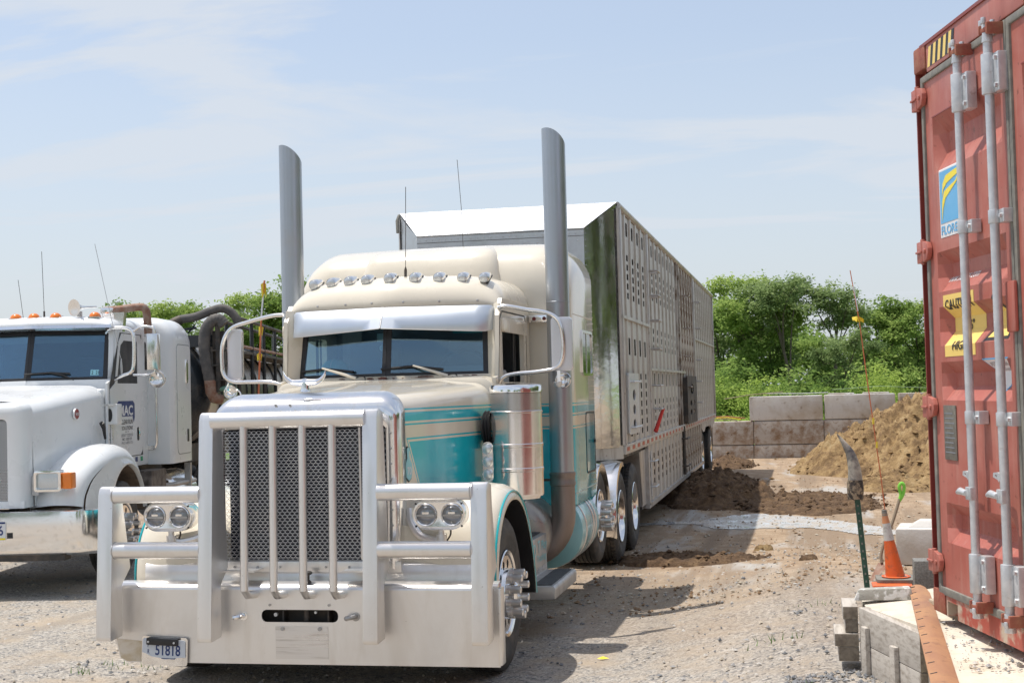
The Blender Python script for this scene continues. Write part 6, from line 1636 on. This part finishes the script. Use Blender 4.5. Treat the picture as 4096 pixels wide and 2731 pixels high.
for t_, u0 in (('2', .79), ('21', .845)):
    p0 = wscr(1, u0, .11, .005); ux = (wscr(1, u0+.1, .11, .005)-p0).normalized(); lettering('sticker_number', t_, .022 if len(t_) < 2 else .032, .04, p0, ux, (0, .3, .95), M['ink'], so_, .01)
for s in (-1, 1):
    pil = MB(); pil.hexa([(.845*s, 2.09, 2.10), (.90*s, 2.13, 2.10), (.90*s, 2.24, 2.10), (.85*s, 2.2, 2.10)], [(.825*s, 2.255, 2.76), (.88*s, 2.28, 2.76), (.88*s, 2.38, 2.76), (.83*s, 2.34, 2.76)])
    pil.hexa([(0, 1.87, 2.05), (.89*s, 2.09, 2.05), (.89*s, 2.3, 2.05), (0, 2.1, 2.05)], [(0, 1.89, 2.17), (.89*s, 2.10, 2.17), (.89*s, 2.3, 2.17), (0, 2.1, 2.17)])
    obj('windscreen_pillar', pil, M['white'], W, bev=.012)
obj('cowl', MB().hexa([(-.87, 1.93, 1.2), (.87, 1.93, 1.2), (.905, 2.3, 1.2), (-.905, 2.3, 1.2)], [(-.85, 1.93, 2.06), (.85, 1.93, 2.06), (.905, 2.3, 2.06), (-.905, 2.3, 2.06)]), M['white'], W, bev=.03, seg=3)
for s in (-1, 1):
    out = [(1.95, 1.14), (3.45, 1.14), (3.45, 2.78), (2.30, 2.78), (2.20, 2.2), (1.95, 2.12)]
    win = [(2.28, 2.12), (3.02, 2.12), (3.02, 2.62), (2.52, 2.62), (2.40, 2.56), (2.28, 2.2)]
    obj('cab_side', MB().prism(out, 'x', *sorted((.878*s, .905*s)), holes=[win]), M['white'], W, smooth=20)
    D_ = obj('door', MB().prism([(2.02, 1.31), (2.07, 1.27), (3.10, 1.27), (3.17, 1.32), (3.19, 1.40), (3.19, 2.63), (3.13, 2.70), (2.45, 2.70), (2.34, 2.60), (2.19, 2.12), (2.02, 2.05)], 'x', *sorted((.905*s, .912*s)), holes=[win]), M['white'], W, smooth=20)
    obj('side_window', MB().prism(win, 'x', *sorted((.888*s, .892*s))), M['darkglass'], D_, smooth=0)
    obj('door_seam', MB().prism([(2.01, 1.26), (3.20, 1.26), (3.20, 2.71), (2.40, 2.71), (2.01, 2.1)], 'x', *sorted((.9053*s, .9062*s))), M['ink'], D_, smooth=0)
    obj('handle_recess', MB().prism(rrect(2.97, 3.04, 1.44, 1.60, .03, 4), 'x', *sorted((.912*s, .916*s))), M['ink'], D_, smooth=0)
    obj('door_handle', MB().tube([(.92*s, 3.015, 1.59), (.93*s, 3.015, 1.54), (.92*s, 3.015, 1.49)], .012, 8), M['chrome'], D_)
    obj('door_hinge', MB().box(*sorted((.905*s, .925*s)), 2.045, 2.06, 1.45, 1.62), M['polish'], D_)
DS = [c_ for c_ in W.children if c_.name.startswith('door')][-1]
sg = obj('door_decal', MB().box(.9125, .9135, 2.27, 2.86, 1.735, 1.905), M['paper'], DS, smooth=0)
obj('logo_field', MB().prism([(2.25, 1.72), (2.25, 1.89), (2.29, 1.915), (2.82, 1.915), (2.88, 1.88), (2.88, 1.72), (2.84, 1.66), (2.80, 1.735), (2.3, 1.735)], 'x', .9140, .9148), M['blue'], sg, smooth=0)
lettering('logo_lettering', 'MAC', .50, .12, (.9155, 2.31, 1.745), (0, 1, 0), (0, 0, 1), M['paper'], sg, .03)
for s_, y_, z_, w_, h_, m_ in (('CLEAR RUN', 2.38, 1.645, .42, .055, 'ink'), ('SOLUTIONS', 2.40, 1.578, .40, .045, 'ink'), ('Milton, PA', 2.52, 1.548, .14, .016, 'fadeink'), ('USDOT 3223150', 2.37, 1.500, .43, .035, 'fadeink'), ('MC 1009109', 2.42, 1.455, .34, .033, 'fadeink'), ('PUC A-8921721', 2.39, 1.415, .40, .028, 'fadeink')):
    lettering('door_lettering', s_, w_, h_, (.9135, y_, z_), (0, 1, 0), (0, 0, 1), M[m_], DS, .012)
lettering('unit_number', '517', .20, .085, (.9065, 1.99, 1.475), (0, 1, 0), (0, 0, 1), M['ink'], W, .015)
for y_, m_ in ((2.90, 'blue'), (3.10, 'greenst')):
    if m_ == 'greenst': M['greenst'] = mat('green_sticker', (.03, .33, .16), .5)
    obj('small_sticker', MB().box(.9065, .9075, y_, y_+.09, 1.19, 1.245), M[m_], W, smooth=0)
obj('cab_roof', capmesh(.90, lambda x: 1.98+.19*abs(x)/.9, [(0, 2.755), (-.02, 2.79), (0, 2.83), (.06, 2.87), (.2, 2.90), (.6, 2.92), (1.35, 2.92)], 2.74, 7, 2.6), M['white'], W, smooth=70)
rv_ = MB(); cols = []
for u in [i/12 for i in range(-12, 13)]:
    x = .895*u; yy = 1.955+.19*abs(u); cols.append([(x, yy+.04, 2.80), (x, yy-.01, 2.79), (x, yy-.02, 2.755), (x, yy+.02, 2.735)])
obj('visor_strip', MB().loft(cols, caps=False, closed=False), M['chrome'], W, smooth=60)
AMB = mesh_of('marker_light', MB().lathe([(0, .062), (.03, .058), (.055, .04), (.065, .015), (.066, 0)], axis='z', n=18), M['amber'], 60)
BSE = mesh_of('light_base', MB().prism([(-.07, -.012), (-.07, .004), (.06, .03), (.13, .004), (.15, -.012)], 'x', -.06, .06), M['chrome'])
for x in (-.72, -.24, -.02, .225, .665):
    l_ = obj('marker_light', AMB, None, W, loc=(x, 2.20+.1*abs(x), 2.885)); obj('light_base', BSE, None, l_)
wi = obj('cab_interior', MB().box(-.85, .85, 3.3, 3.34, 1.2, 2.75).box(-.85, .85, 2.1, 3.3, 1.4, 1.44), M['seat'], W)
obj('dashboard', MB().prism([(2.12, 1.9), (2.12, 2.12), (2.3, 2.17), (2.55, 2.15), (2.6, 1.9)], 'x', -.84, .84), M['dash'], W, bev=.02)
for x in (-.42, .42): obj('seat_back', MB().box(x-.22, x+.22, 2.95, 3.1, 1.7, 2.45), M['seat'], W, bev=.05)
obj('sun_shade', MB().box(-.8, .8, 2.24, 2.26, 2.60, 2.70), M['dash'], W)
sw = MB().tube([(.42+.21*math.cos(a), 2.60+.12*math.sin(a), 2.13+.17*math.sin(a)) for a in [2*PI*i/20 for i in range(21)]], .013, 6, caps=False); obj('steering_wheel', sw, M['black'], W)
for x0, x1 in ((.50, .22), (-.33, -.55)):
    s_ = 1 if x0 > 0 else -1
    def g_on(x, z): return wscr(1 if x > 0 else -1, min(.99, abs(x)/.86), (z-2.165)/.57, .025)
    A_ = obj('wiper', MB().tube([(x0, 1.90+.23*abs(x0), 2.17), tuple(g_on(x0-.12, 2.22)), tuple(g_on(x0-.25, 2.245))], [.012, .010, .006], 6), M['black'], W)
    obj('wiper_blade', MB().tube([tuple(g_on(x0-.52 if x0 > 0 else x0-.2, 2.235)), tuple(g_on(x0-.25, 2.25)), tuple(g_on(x0-.04, 2.235))], .010, 6), M['black'], A_)
# snorkel, round and box mirrors, antennas
sn = obj('air_intake', MB().box(.86, 1.0, 1.98, 2.16, 1.655, 1.885), M['white'], W, bev=.015)
obj('intake_mouth', MB().prism(circ(.915, 1.76, .03, 16, .075), 'y', 1.972, 1.979), M['ink'], sn, smooth=0); obj('intake_flap', MB().box(.86, .985, 1.95, 1.98, 1.865, 1.885), M['polish'], sn)
arm = obj('mirror_arm', MB().tube(spline([(.80, 2.2, 1.92), (.80, 2.2, 2.06), (.86, 2.2, 2.14), (1.0, 2.2, 2.205), (1.09, 2.2, 2.24), (1.125, 2.2, 2.32), (1.135, 2.2, 2.55), (1.12, 2.2, 2.69), (1.05, 2.2, 2.745), (.88, 2.2, 2.75), (.80, 2.25, 2.70)], 5), .022, 10), M['chrome'], W, smooth=60)
obj('arm_boot', MB().box(.755, .835, 2.16, 2.24, 1.84, 2.03), M['black'], arm, bev=.01)
obj('mirror_loop', MB().tube(spline([(1.13, 2.2, 2.71), (1.22, 2.2, 2.755), (1.34, 2.2, 2.75), (1.375, 2.2, 2.70), (1.375, 2.2, 2.30), (1.35, 2.2, 2.23), (1.25, 2.2, 2.205), (1.12, 2.2, 2.21)], 5), .015, 8), M['chrome'], arm, smooth=60)
mh = obj('mirror_head', MB().prism([(1.235, 2.25), (1.30, 2.14), (1.41, 2.18), (1.42, 2.27)], 'z', 2.26, 2.675), M['polish'], arm, bev=.012)
obj('round_mirror', MB().lathe([(0, .05), (.05, .04), (.09, .015), (.10, -.005), (.095, -.01)], (1.385, 2.24, 2.155), 'y', 26), M['polish'], arm)
obj('antenna', MB().lathe([(.014, 2.22), (.016, 2.30), (.010, 2.36), (.006, 2.40)], (.985, 2.2, 0), 'z', 8).tube([(.985, 2.2, 2.38), (.86, 2.2, 2.94), (.70, 2.2, 3.72)], .0032, 5), M['alu'], arm)
obj('antenna', MB().tube([(.08, 2.25, 2.88), (.08, 2.25, 2.97)], .011, 6).tube([(.08, 2.25, 2.95), (.06, 2.25, 3.66)], .0032, 5), M['dark'], W)
obj('antenna', MB().tube([(-.16, 2.25, 2.86), (-.22, 2.25, 3.34)], .003, 5), M['dark'], W)
hn = obj('air_horn', MB().lathe([(.010, 0), (.014, -.18), (.04, -.28), (.095, -.33), (.098, -.336), (.05, -.335), (.0, -.33)], (0, 0, 0), 'y', 20), M['polish'], W)
hn.location = (.61, 2.48, 3.02); hn.rotation_euler = (R(4), 0, R(-28))
obj('horn_stand', MB().box(.45, .50, 2.28, 2.32, 2.90, 2.96), M['alu'], W)
obj('beacon_box', MB().box(.645, .78, 2.5, 2.6, 2.92, 3.01), M['chrome'], W, bev=.02)
# sleeper and exhaust pipe on the roof
ringw = []
for y, w, zt in ((3.42, 1.12, 2.80), (3.43, 1.17, 2.86), (3.47, 1.20, 2.90), (3.6, 1.205, 2.94), (4.20, 1.205, 2.94), (4.30, 1.20, 2.90), (4.36, 1.17, 2.82)):
    rc = .28; pts = [(-w, y, 1.13), (-w, y, 2.0), (-w, y, zt-rc)]
    for i in range(1, 9):
        a = PI-PI/2*i/8; pts.append((-w+rc+rc*math.cos(a), y, zt-rc+rc*math.sin(a)))
    ringw.append(pts+[(0, y, zt+.01)]+[(-p[0], p[1], p[2]) for p in pts[::-1]])
WS = obj('sleeper', MB().loft(ringw, caps=True), M['white'], W, smooth=40)
obj('hatch', MB().prism(rrect(3.66, 4.27, 1.24, 2.60, .08, 4), 'x', 1.2055, 1.210), M['white'], WS, bev=.0)
obj('hatch_seam', MB().prism(rrect(3.65, 4.28, 1.23, 2.61, .085, 4), 'x', 1.2045, 1.2065), M['fadeink'], WS, smooth=0)
obj('side_marker', MB().box(1.20, 1.225, 4.02, 4.10, 2.12, 2.42), M['chrome'], WS, bev=.01)
obj('marker_lens', MB().box(1.222, 1.23, 4.045, 4.09, 2.16, 2.38), mat('olive_lens', (.12, .17, .04), .3), WS)
obj('hatch_latch', MB().box(1.205, 1.22, 4.08, 4.14, 1.38, 1.54), M['black'], WS, bev=.01)
obj('grab_handle', MB().tube([(1.02, 3.38, 2.35), (1.03, 3.36, 2.3), (1.03, 3.36, 1.40), (1.01, 3.37, 1.34), (.96, 3.40, 1.335)], .014, 8), M['polish'], WS)
for z_ in (1.31,): obj('handle_foot', MB().box(.90, 1.0, 3.405, 3.42, z_, z_+.05), M['polish'], WS)
ex = obj('roof_exhaust', MB().tube(spline([(.51, 3.0, 3.0), (.70, 3.05, 3.02), (.92, 3.1, 3.045), (.985, 3.12, 3.02), (1.0, 3.15, 2.93), (1.0, 3.2, 2.6)], 5), .048, 14), M['brownrust'], W, smooth=60)
obj('pipe_bore', MB().cyl((0, 0, 0), .038, .004, 'x', 14), M['ink'], ex, loc=(.508, 3.0, 3.0))
obj('pipe_shield', MB().box(.50, .80, 2.9, 2.96, 2.92, 2.965), M['polish'], W, bev=.006)
obj('roof_scoop', MB().hexa([(.84, 2.5, 2.68), (.90, 2.5, 2.68), (.90, 2.6, 2.68), (.84, 2.6, 2.68)], [(.80, 2.5, 2.95), (.93, 2.5, 2.95), (.93, 2.6, 2.95), (.80, 2.6, 2.95)]), M['polish'], W)
# frame, tanks and rear wheels underneath
obj('chassis', MB().box(-.45, -.36, .5, 7.4, .75, 1.0).box(.36, .45, .5, 7.4, .75, 1.0).box(-.8, .8, 2.7, 4.3, .95, 1.13).tube([(-1, 1.66, .52), (1, 1.66, .52)], .06, 8), M['dark'], W)
bxx = obj('battery_box', MB().box(.62, 1.10, 2.9, 3.5, .62, 1.08), mat('grimy_steel_box', (.20, .17, .15), .6, .3, dirt=(.08, .065, .055), dscale=9, dlo=.4, dhi=.6), W, bev=.02)
obj('side_tank', MB().lathe([(0, 0), (.22, .01), (.30, .05), (.30, .9), (0, .95)], (.86, 3.8, .72), 'y', 24), M['polish'], W)
obj('air_line', MB().tube([(.9, 3.5, .86), (1.12, 3.7, .86), (1.15, 4.6, .86)], .03, 8).box(1.1, 1.18, 4.3, 4.36, .7, 1.1), M['alu'], W)
for s in (1, -1):
    for y in (5.6, 6.9): wheel(W, 1.2*s, y, .505, .505, side=s, dual=True, covers=False)

# ================================================================== BLACK VACUUM TANKER behind the white truck
TA = thing('tanker_trailer', 'black-ended vacuum tank trailer with ribbed barrel behind the white truck', 'tank trailer', WP(.45, 5.0), 0.1658+.075)
tz, tr = 2.02, .80
obj('tank_head', MB().lathe([(0, -.26), (.25, -.245), (.48, -.19), (.66, -.10), (.76, 0), (tr, .08), (tr+.012, .12), (tr, .15)], (0, 0, tz), 'y', 44), M['blacktank'], TA, smooth=60)
obj('tank_barrel', MB().lathe([(tr, .15), (tr, 9.6), (.6, 9.85), (0, 9.9)], (0, 0, tz), 'y', 44), M['greytank'], TA, smooth=60)
RB = mesh_of('tank_rib', MB().lathe([(tr-.002, -.04), (tr+.03, -.03), (tr+.03, .03), (tr-.002, .04)], (0, 0, tz), 'y', 44), M['blacktank'])
for i in range(8): obj('tank_rib', RB, None, TA, loc=(0, .9+1.12*i, 0))
obj('side_band', MB().lathe([(tr+.003, .3), (tr+.003, 9.4)], (0, 0, tz), 'y', 6, R(82), R(98)), mat('olive_band', (.07, .085, .045), .5), TA)
obj('vent_frame', MB().box(.35, .85, .1, .5, 2.62, 2.78).tube([(.45, .1, 2.86), (.62, .1, 2.88)], .02, 6).tube([(.5, .1, 2.80), (.6, .1, 2.92)], .012, 6), M['blacktank'], TA)
vp = MB().box(.86, 1.02, -.05, .1, 2.05, 2.82).tube([(.94, -.1, 2.0), (.94, -.1, 2.9)], .035, 8).tube([(.86, -.12, 2.1), (.86, -.12, 2.6)], .02, 6)
for z_ in (2.15, 2.35, 2.55): vp.box(.82, 1.06, -.14, .02, z_, z_+.02)
obj('valve_column', vp, M['dark'], TA)
obj('suction_hose', MB().tube(spline([(.30, -.05, 2.93), (.42, 0, 2.99), (.62, 0, 3.02), (.82, 0, 3.09), (.98, 0, 3.13), (1.10, 0, 3.08), (1.18, 0, 2.98), (1.22, 0, 2.86)], 6), .058, 12), M['hose'], TA, smooth=60)
obj('hose_coupling', MB().tube([(.22, -.05, 2.86), (.30, -.05, 2.93), (.43, 0, 2.99)], [.055, .06, .064], 12), M['dark'], TA)
hs = spline([(1.03, -.1, 2.90), (.97, -.1, 2.97), (.88, -.1, 2.96), (.79, -.1, 2.85), (.76, -.1, 2.66), (.78, -.1, 2.42), (.83, -.1, 2.14)], 8)
obj('suction_hose', MB().tube(hs, [.078+.003*math.sin(i*2.2) for i in range(len(hs))], 14), M['hose'], TA, smooth=60)
obj('hose_elbow', MB().tube([(.83, -.1, 2.16), (.84, -.1, 2.0), (.88, -.08, 1.92), (.95, -.0, 1.90)], [.082, .078, .075, .07], 12), M['brownrust'], TA, smooth=60)
obj('valve_handle', MB().tube([(.95, -.1, 2.03), (1.1, -.1, 2.08), (1.2, -.1, 2.0)], .03, 8), mat('green_valve', (.10, .22, .16), .5), TA)
# walkway with handrails on the near shoulder
RS = []
for x in (.62, 1.0):
    RS.append(MB().tube(spline([(x+.02, 1.1, 2.0), (x+.02, 1.1, 2.95), (x+.02, 1.18, 3.05), (x+.02, 1.35, 3.06), (x+.02, 5.5, 3.06), (x+.02, 8.8, 3.06)], 4), .028, 8))
for m_ in RS: obj('handrail', m_, M['brownrust'] if 0 else M['dark'], TA)
for x in (.62, 1.0):
    obj('lower_rail', MB().tube([(x+.02, 1.1, 2.66), (x+.02, 8.8, 2.66)], .024, 8), M['brownrust'], TA)
    for y in (1.12, 2.35, 3.6, 4.9, 6.2, 7.5): obj('rail_post', MB().tube([(x+.02, y, 1.9), (x+.02, y, 3.06)], .028, 8), M['blacktank'], TA)
obj('walkway', MB().box(.60, 1.04, 1.1, 8.8, 2.56, 2.60), M['dark'], TA)
obj('tank_cradle', MB().box(-.45, -.33, .3, 9.5, 1.05, 1.3).box(.33, .45, .3, 9.5, 1.05, 1.3).box(-.3, .3, 1.0, 1.2, .0, 1.1), M['dark'], TA)
for s in (1, -1):
    for y in (7.6, 8.9): wheel(TA, 1.2*s, y, .505, .505, side=s, dual=True, covers=False)

# ================================================================== TREES
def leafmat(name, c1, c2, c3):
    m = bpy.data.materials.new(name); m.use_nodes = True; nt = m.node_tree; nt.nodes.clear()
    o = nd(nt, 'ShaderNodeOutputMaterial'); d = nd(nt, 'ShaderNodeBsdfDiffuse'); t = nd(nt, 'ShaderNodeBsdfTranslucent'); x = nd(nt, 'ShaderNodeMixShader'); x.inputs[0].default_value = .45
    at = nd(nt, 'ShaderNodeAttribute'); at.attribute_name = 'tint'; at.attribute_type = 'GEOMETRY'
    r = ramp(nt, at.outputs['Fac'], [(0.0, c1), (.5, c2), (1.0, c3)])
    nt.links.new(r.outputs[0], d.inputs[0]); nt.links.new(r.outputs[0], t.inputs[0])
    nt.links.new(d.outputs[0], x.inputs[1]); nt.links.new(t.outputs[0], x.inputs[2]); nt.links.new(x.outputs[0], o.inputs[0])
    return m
LM = leafmat('fresh_leaves', (.10, .17, .05), (.24, .35, .09), (.42, .52, .16))  # stops paint shaded, middle and sunlit leaf tones into the colour
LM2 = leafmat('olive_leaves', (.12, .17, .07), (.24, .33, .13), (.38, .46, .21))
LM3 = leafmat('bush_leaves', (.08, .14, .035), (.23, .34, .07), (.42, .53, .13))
BARK = mat('bark', (.10, .08, .065), .9, 0, dirt=(.17, .14, .115), dscale=12, dlo=.4, dhi=.65)
def leaves_mesh(name, clumps, n, size, material, seed, flat=.75):
    """clumps: (x, y, z, rx, rz, tint); n leaves in all, each a small bent quad"""
    g = np.random.default_rng(seed); cl = np.array(clumps, float)
    w = cl[:, 3]**2*cl[:, 4]; idx = g.choice(len(cl), n, p=w/w.sum()); c = cl[idx]
    m = max(8, n//28); si = g.choice(len(cl), m, p=w/w.sum()); sc = cl[si]
    sd3 = g.normal(size=(m, 3)); sd3 /= np.linalg.norm(sd3, axis=1)[:, None]; sd3 *= (g.random(m)**.38)[:, None]*1.12
    sp_ = sc[:, :3]+sd3*np.stack([sc[:, 3], sc[:, 3], sc[:, 4]], 1)
    j = g.integers(0, m, n); c = sc[j]; d = sd3[j]
    p = sp_[j]+g.normal(size=(n, 3))*np.array([1, 1, .6])*size*2.3
    nrm = d*.7+g.normal(size=(n, 3))*.6+np.array([0, 0, .95]); nrm /= np.linalg.norm(nrm, axis=1)[:, None]
    t = np.cross(nrm, g.normal(size=(n, 3))); t /= np.linalg.norm(t, axis=1)[:, None]; b = np.cross(nrm, t)
    s = size*g.uniform(.55, 1.25, n)[:, None]
    V = np.stack([p-t*s-b*s*.1, p-b*s*.55+nrm*s*.12, p+t*s, p+b*s*.6+nrm*s*.12], 1).reshape(-1, 3)
    me = bpy.data.meshes.new(name); me.vertices.add(4*n); me.vertices.foreach_set('co', V.ravel().astype(np.float32))
    me.loops.add(4*n); me.loops.foreach_set('vertex_index', np.arange(4*n, dtype=np.int32))
    me.polygons.add(n); me.polygons.foreach_set('loop_start', np.arange(0, 4*n, 4, dtype=np.int32)); me.polygons.foreach_set('loop_total', np.full(n, 4, dtype=np.int32))
    me.update()
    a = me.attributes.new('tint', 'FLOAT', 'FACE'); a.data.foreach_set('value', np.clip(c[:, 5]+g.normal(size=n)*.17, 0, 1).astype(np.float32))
    me.materials.append(material); return me
def tree_proto(seed, h, crown_r, z0, n, lean=0.0, airy=.0, lm=LM, size=.11, trunk_r=.16, forks=5):
    g = random.Random(seed); tb_ = MB(); clumps = []
    top = Vector((lean*h, 0, h*.62)); tr_ = [Vector((0, 0, -.2)), Vector((lean*h*.25, .1, h*.2)), Vector((lean*h*.6, 0, h*.42)), top]
    pts = spline(tr_, 4); tb_.tube(pts, [trunk_r*(1-.6*i/(len(pts)-1)) for i in range(len(pts))], 8)
    for k in range(forks):
        a = 2*PI*k/forks+g.uniform(-.4, .4); st = pts[int(len(pts)*g.uniform(.45, .95))-1]
        L_ = crown_r*g.uniform(.65, 1.0); zz = g.uniform(.15, .95)
        end = Vector((top.x+L_*math.cos(a), L_*math.sin(a), z0+(h-z0)*zz))
        mid = st.lerp(end, .5)+Vector((g.uniform(-.3, .3), g.uniform(-.3, .3), .3))
        bp_ = spline([st, mid, end], 4); tb_.tube(bp_, [trunk_r*.42*(1-.75*i/(len(bp_)-1)) for i in range(len(bp_))], 6)
        for q in range(3):
            bb = bp_[int(len(bp_)*g.uniform(.4, .9))]; e2 = bb+Vector((g.uniform(-1, 1), g.uniform(-1, 1), g.uniform(.2, 1)))*crown_r*.42
            tb_.tube([bb, e2], [trunk_r*.16, trunk_r*.04], 5); clumps.append((e2.x, e2.y, e2.z, crown_r*g.uniform(.20, .34), crown_r*g.uniform(.15, .26), g.uniform(.2, .8)))
        clumps.append((end.x, end.y, end.z, crown_r*g.uniform(.22, .36), crown_r*g.uniform(.16, .28), g.uniform(.3, .9)))
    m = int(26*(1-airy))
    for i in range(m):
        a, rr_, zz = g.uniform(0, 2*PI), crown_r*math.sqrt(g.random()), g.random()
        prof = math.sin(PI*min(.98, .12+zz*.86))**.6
        clumps.append((top.x+rr_*prof*math.cos(a), rr_*prof*math.sin(a), z0+(h-z0)*zz*.96, crown_r*g.uniform(.16, .32), crown_r*g.uniform(.12, .24), .25+.5*zz+g.uniform(-.2, .2)))  # tint climbs with height, painting lighter tops into the crown
    return mesh_of('trunk', tb_, BARK, 60), leaves_mesh('crown', clumps, n, size, lm, seed)
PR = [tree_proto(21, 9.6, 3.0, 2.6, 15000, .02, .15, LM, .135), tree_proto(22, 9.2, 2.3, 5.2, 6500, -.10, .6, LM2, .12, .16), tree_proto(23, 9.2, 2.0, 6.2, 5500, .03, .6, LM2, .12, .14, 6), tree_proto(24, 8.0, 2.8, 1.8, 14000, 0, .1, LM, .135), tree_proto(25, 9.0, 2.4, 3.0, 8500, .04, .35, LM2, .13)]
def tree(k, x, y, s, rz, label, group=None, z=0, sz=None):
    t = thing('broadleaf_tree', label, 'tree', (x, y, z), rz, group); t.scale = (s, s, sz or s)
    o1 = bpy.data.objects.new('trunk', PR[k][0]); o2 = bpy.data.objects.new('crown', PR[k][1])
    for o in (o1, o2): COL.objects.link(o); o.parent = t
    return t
def at55(x, z, s): return 3.24+(x-3.24)*s, -8.55+63.55*s, 1.915+(z-1.915)*s
S_ = 1.30
def T55(k, x, ztop, s, rz, label, hk=(9.6, 9.2, 9.2, 8.0, 9.0), zscale=1.0):
    X_, Y_, Z_ = at55(x, ztop, s); tree(k, X_, Y_, Z_/hk[k]*1.0, rz, label, sz=Z_/hk[k]*.93)
T55(0, .95, 7.25, 1.34, .3, 'full bright green tree rising just right of the cattle trailer')
T55(4, -.35, 6.2, 1.40, 2.2, 'green tree partly hidden behind the rear edge of the cattle trailer')
T55(1, 2.95, 7.0, 1.30, .2, 'airy tree with a dark leaning trunk in the middle of the right tree line')
T55(2, 4.75, 7.0, 1.32, 1.1, 'slender open-crowned tree with sky showing under its crown')
T55(4, 2.0, 5.9, 1.38, 4.0, 'mid-height tree between the bright green tree and the leaning one')
T55(4, 5.35, 4.9, 1.22, 3.0, 'short dark-stemmed tree right of the slender open-crowned tree')
T55(3, 6.7, 5.3, 1.45, 1.5, 'rounded green tree left of the container at mid distance')
T55(3, 8.3, 5.6, 1.5, 4.1, 'rounded green tree whose right side is cut by the container')
T55(3, 3.9, 3.9, 1.6, 3.0, 'low distant tree seen below the open gap in the tree line')
T55(0, -2.6, 7.6, 1.5, 2.0, 'tree wholly behind the cattle trailer')
for x, zt, s, k, rz, l in ((-31.0, 5.6, 1.25, 3, 0, 'small pale tree top showing over the white truck cab'), (-28.3, 6.7, 1.2, 3, 1.2, 'leafy tree above the black suction hose'), (-26.2, 6.9, 1.15, 0, 2.0, 'tall tree behind the tanker handrail'), (-24.2, 7.1, 1.1, 4, 3.1, 'green tree behind the left mirror of the cream truck'), (-22.4, 7.3, 1.12, 0, .7, 'highest left tree cut by the left exhaust stack'), (-20.0, 7.4, 1.1, 3, 5.0, 'tree hidden behind the cream truck cab')):
    X_ = 3.24+(x-3.24)*s*68.55/63.55; Y_ = -8.55+68.55*s; Z_ = 1.915+(zt-1.915)*s; hk = (9.6, 9.2, 9.2, 8.0, 9.0)
    tree(k, X_, Y_, Z_/hk[k], rz, l)
# brush and far wood: masses nobody could count
g = random.Random(4); cl = []
for i in range(150):
    x = g.uniform(-8, 17); y = g.uniform(44, 50); h = g.uniform(.5, 2.2)+.35*math.sin(x*1.3)
    cl.append((x, y, max(.3, h*g.uniform(.4, .7)), g.uniform(.35, .8), h*.38, g.uniform(.0, 1.0)))
for i in range(60): cl.append((g.uniform(-6, 4), g.uniform(38, 42), .35, .6, .35, g.uniform(.5, .9)))
br_ = bpy.data.objects.new('undergrowth', leaves_mesh('undergrowth', cl, 100000, .065, LM3, 31)); COL.objects.link(br_); stuff(br_)
cl = []
for i in range(300):
    x = g.uniform(-75, 45); y = g.uniform(92, 112); base = 4.6+1.0*math.sin(x*.12+1)+1.0*math.sin(x*.31)
    if 4 < x < 9: base -= 2.0
    if x < -20: base -= 1.2
    h = base*g.uniform(.25, 1.0); cl.append((x, y, h, g.uniform(1.8, 3.2), g.uniform(1.2, 2.2), g.uniform(.1, .75)))
fw = bpy.data.objects.new('far_wood', leaves_mesh('far_wood', cl, 110000, .24, LM, 32)); COL.objects.link(fw); stuff(fw)
cl = []
for i in range(300):
    x = g.uniform(-12, 30) if i % 2 else g.uniform(-46, -20); y = g.uniform(60, 72); h = g.uniform(.3, 1.9) if i % 2 else g.uniform(.3, 2.6); cl.append((x, y, h, g.uniform(1.0, 1.9), g.uniform(.8, 1.4), g.uniform(.05, .7)))
mw_ = bpy.data.objects.new('thicket', leaves_mesh('thicket', cl, 90000, .12, LM, 33)); COL.objects.link(mw_); stuff(mw_)
# unseen trees added on the right and behind the camera to serve the reflections
for i, (x, y, s, k) in enumerate(((26, 18, 1.1, 0), (31, 8, 1.2, 3), (27, 0, 1.0, 0), (33, -12, 1.2, 3), (20, -30, 1.3, 0), (6, -38, 1.2, 3), (-12, -36, 1.3, 0), (-30, -22, 1.3, 3), (36, 26, 1.3, 0), (13, -36, 1.2, 3), (28, 13, 1.35, 0), (29, 4, 1.3, 3), (27, 22, 1.3, 0), (34, 15, 1.5, 3), (32, -4, 1.3, 0))):
    tree(k, x, y, s, i*1.3, 'unseen leafy tree added beyond the right and near edges for reflections', 'unseen trees for reflections')

# grass tufts at the front left and by the timbers
gv2, gf2 = [], []
g = random.Random(8)
for (cx, cy, n, rr_) in ((-1.55, 1.15, 26, .12), (-1.75, .75, 14, .08), (-1.85, .55, 14, .05), (-1.45, .72, 14, .06), (-1.40, 1.7, 16, .1), (3.15, -.9, 22, .15), (3.0, .7, 14, .08), (3.3, -1.15, 14, .08), (2.85, -1.3, 10, .1), (3.35, 1.9, 12, .12)):
    for i in range(n):
        x, y = cx+g.gauss(0, rr_), cy+g.gauss(0, rr_); z = terrain(x, y)-.012; h = g.uniform(.02, .06); a = g.uniform(0, 6.28); w = .004; o = len(gv2)
        gv2 += [(x-w*math.cos(a), y-w*math.sin(a), z), (x+w*math.cos(a), y+w*math.sin(a), z), (x+g.uniform(-.03, .03), y+g.uniform(-.03, .03), z+h)]; gf2.append((o, o+1, o+2))
me = bpy.data.meshes.new('grass'); me.from_pydata(gv2, [], gf2); me.materials.append(mat('grass_blade', (.10, .20, .03), .7)); go = bpy.data.objects.new('grass', me); COL.objects.link(go); stuff(go)
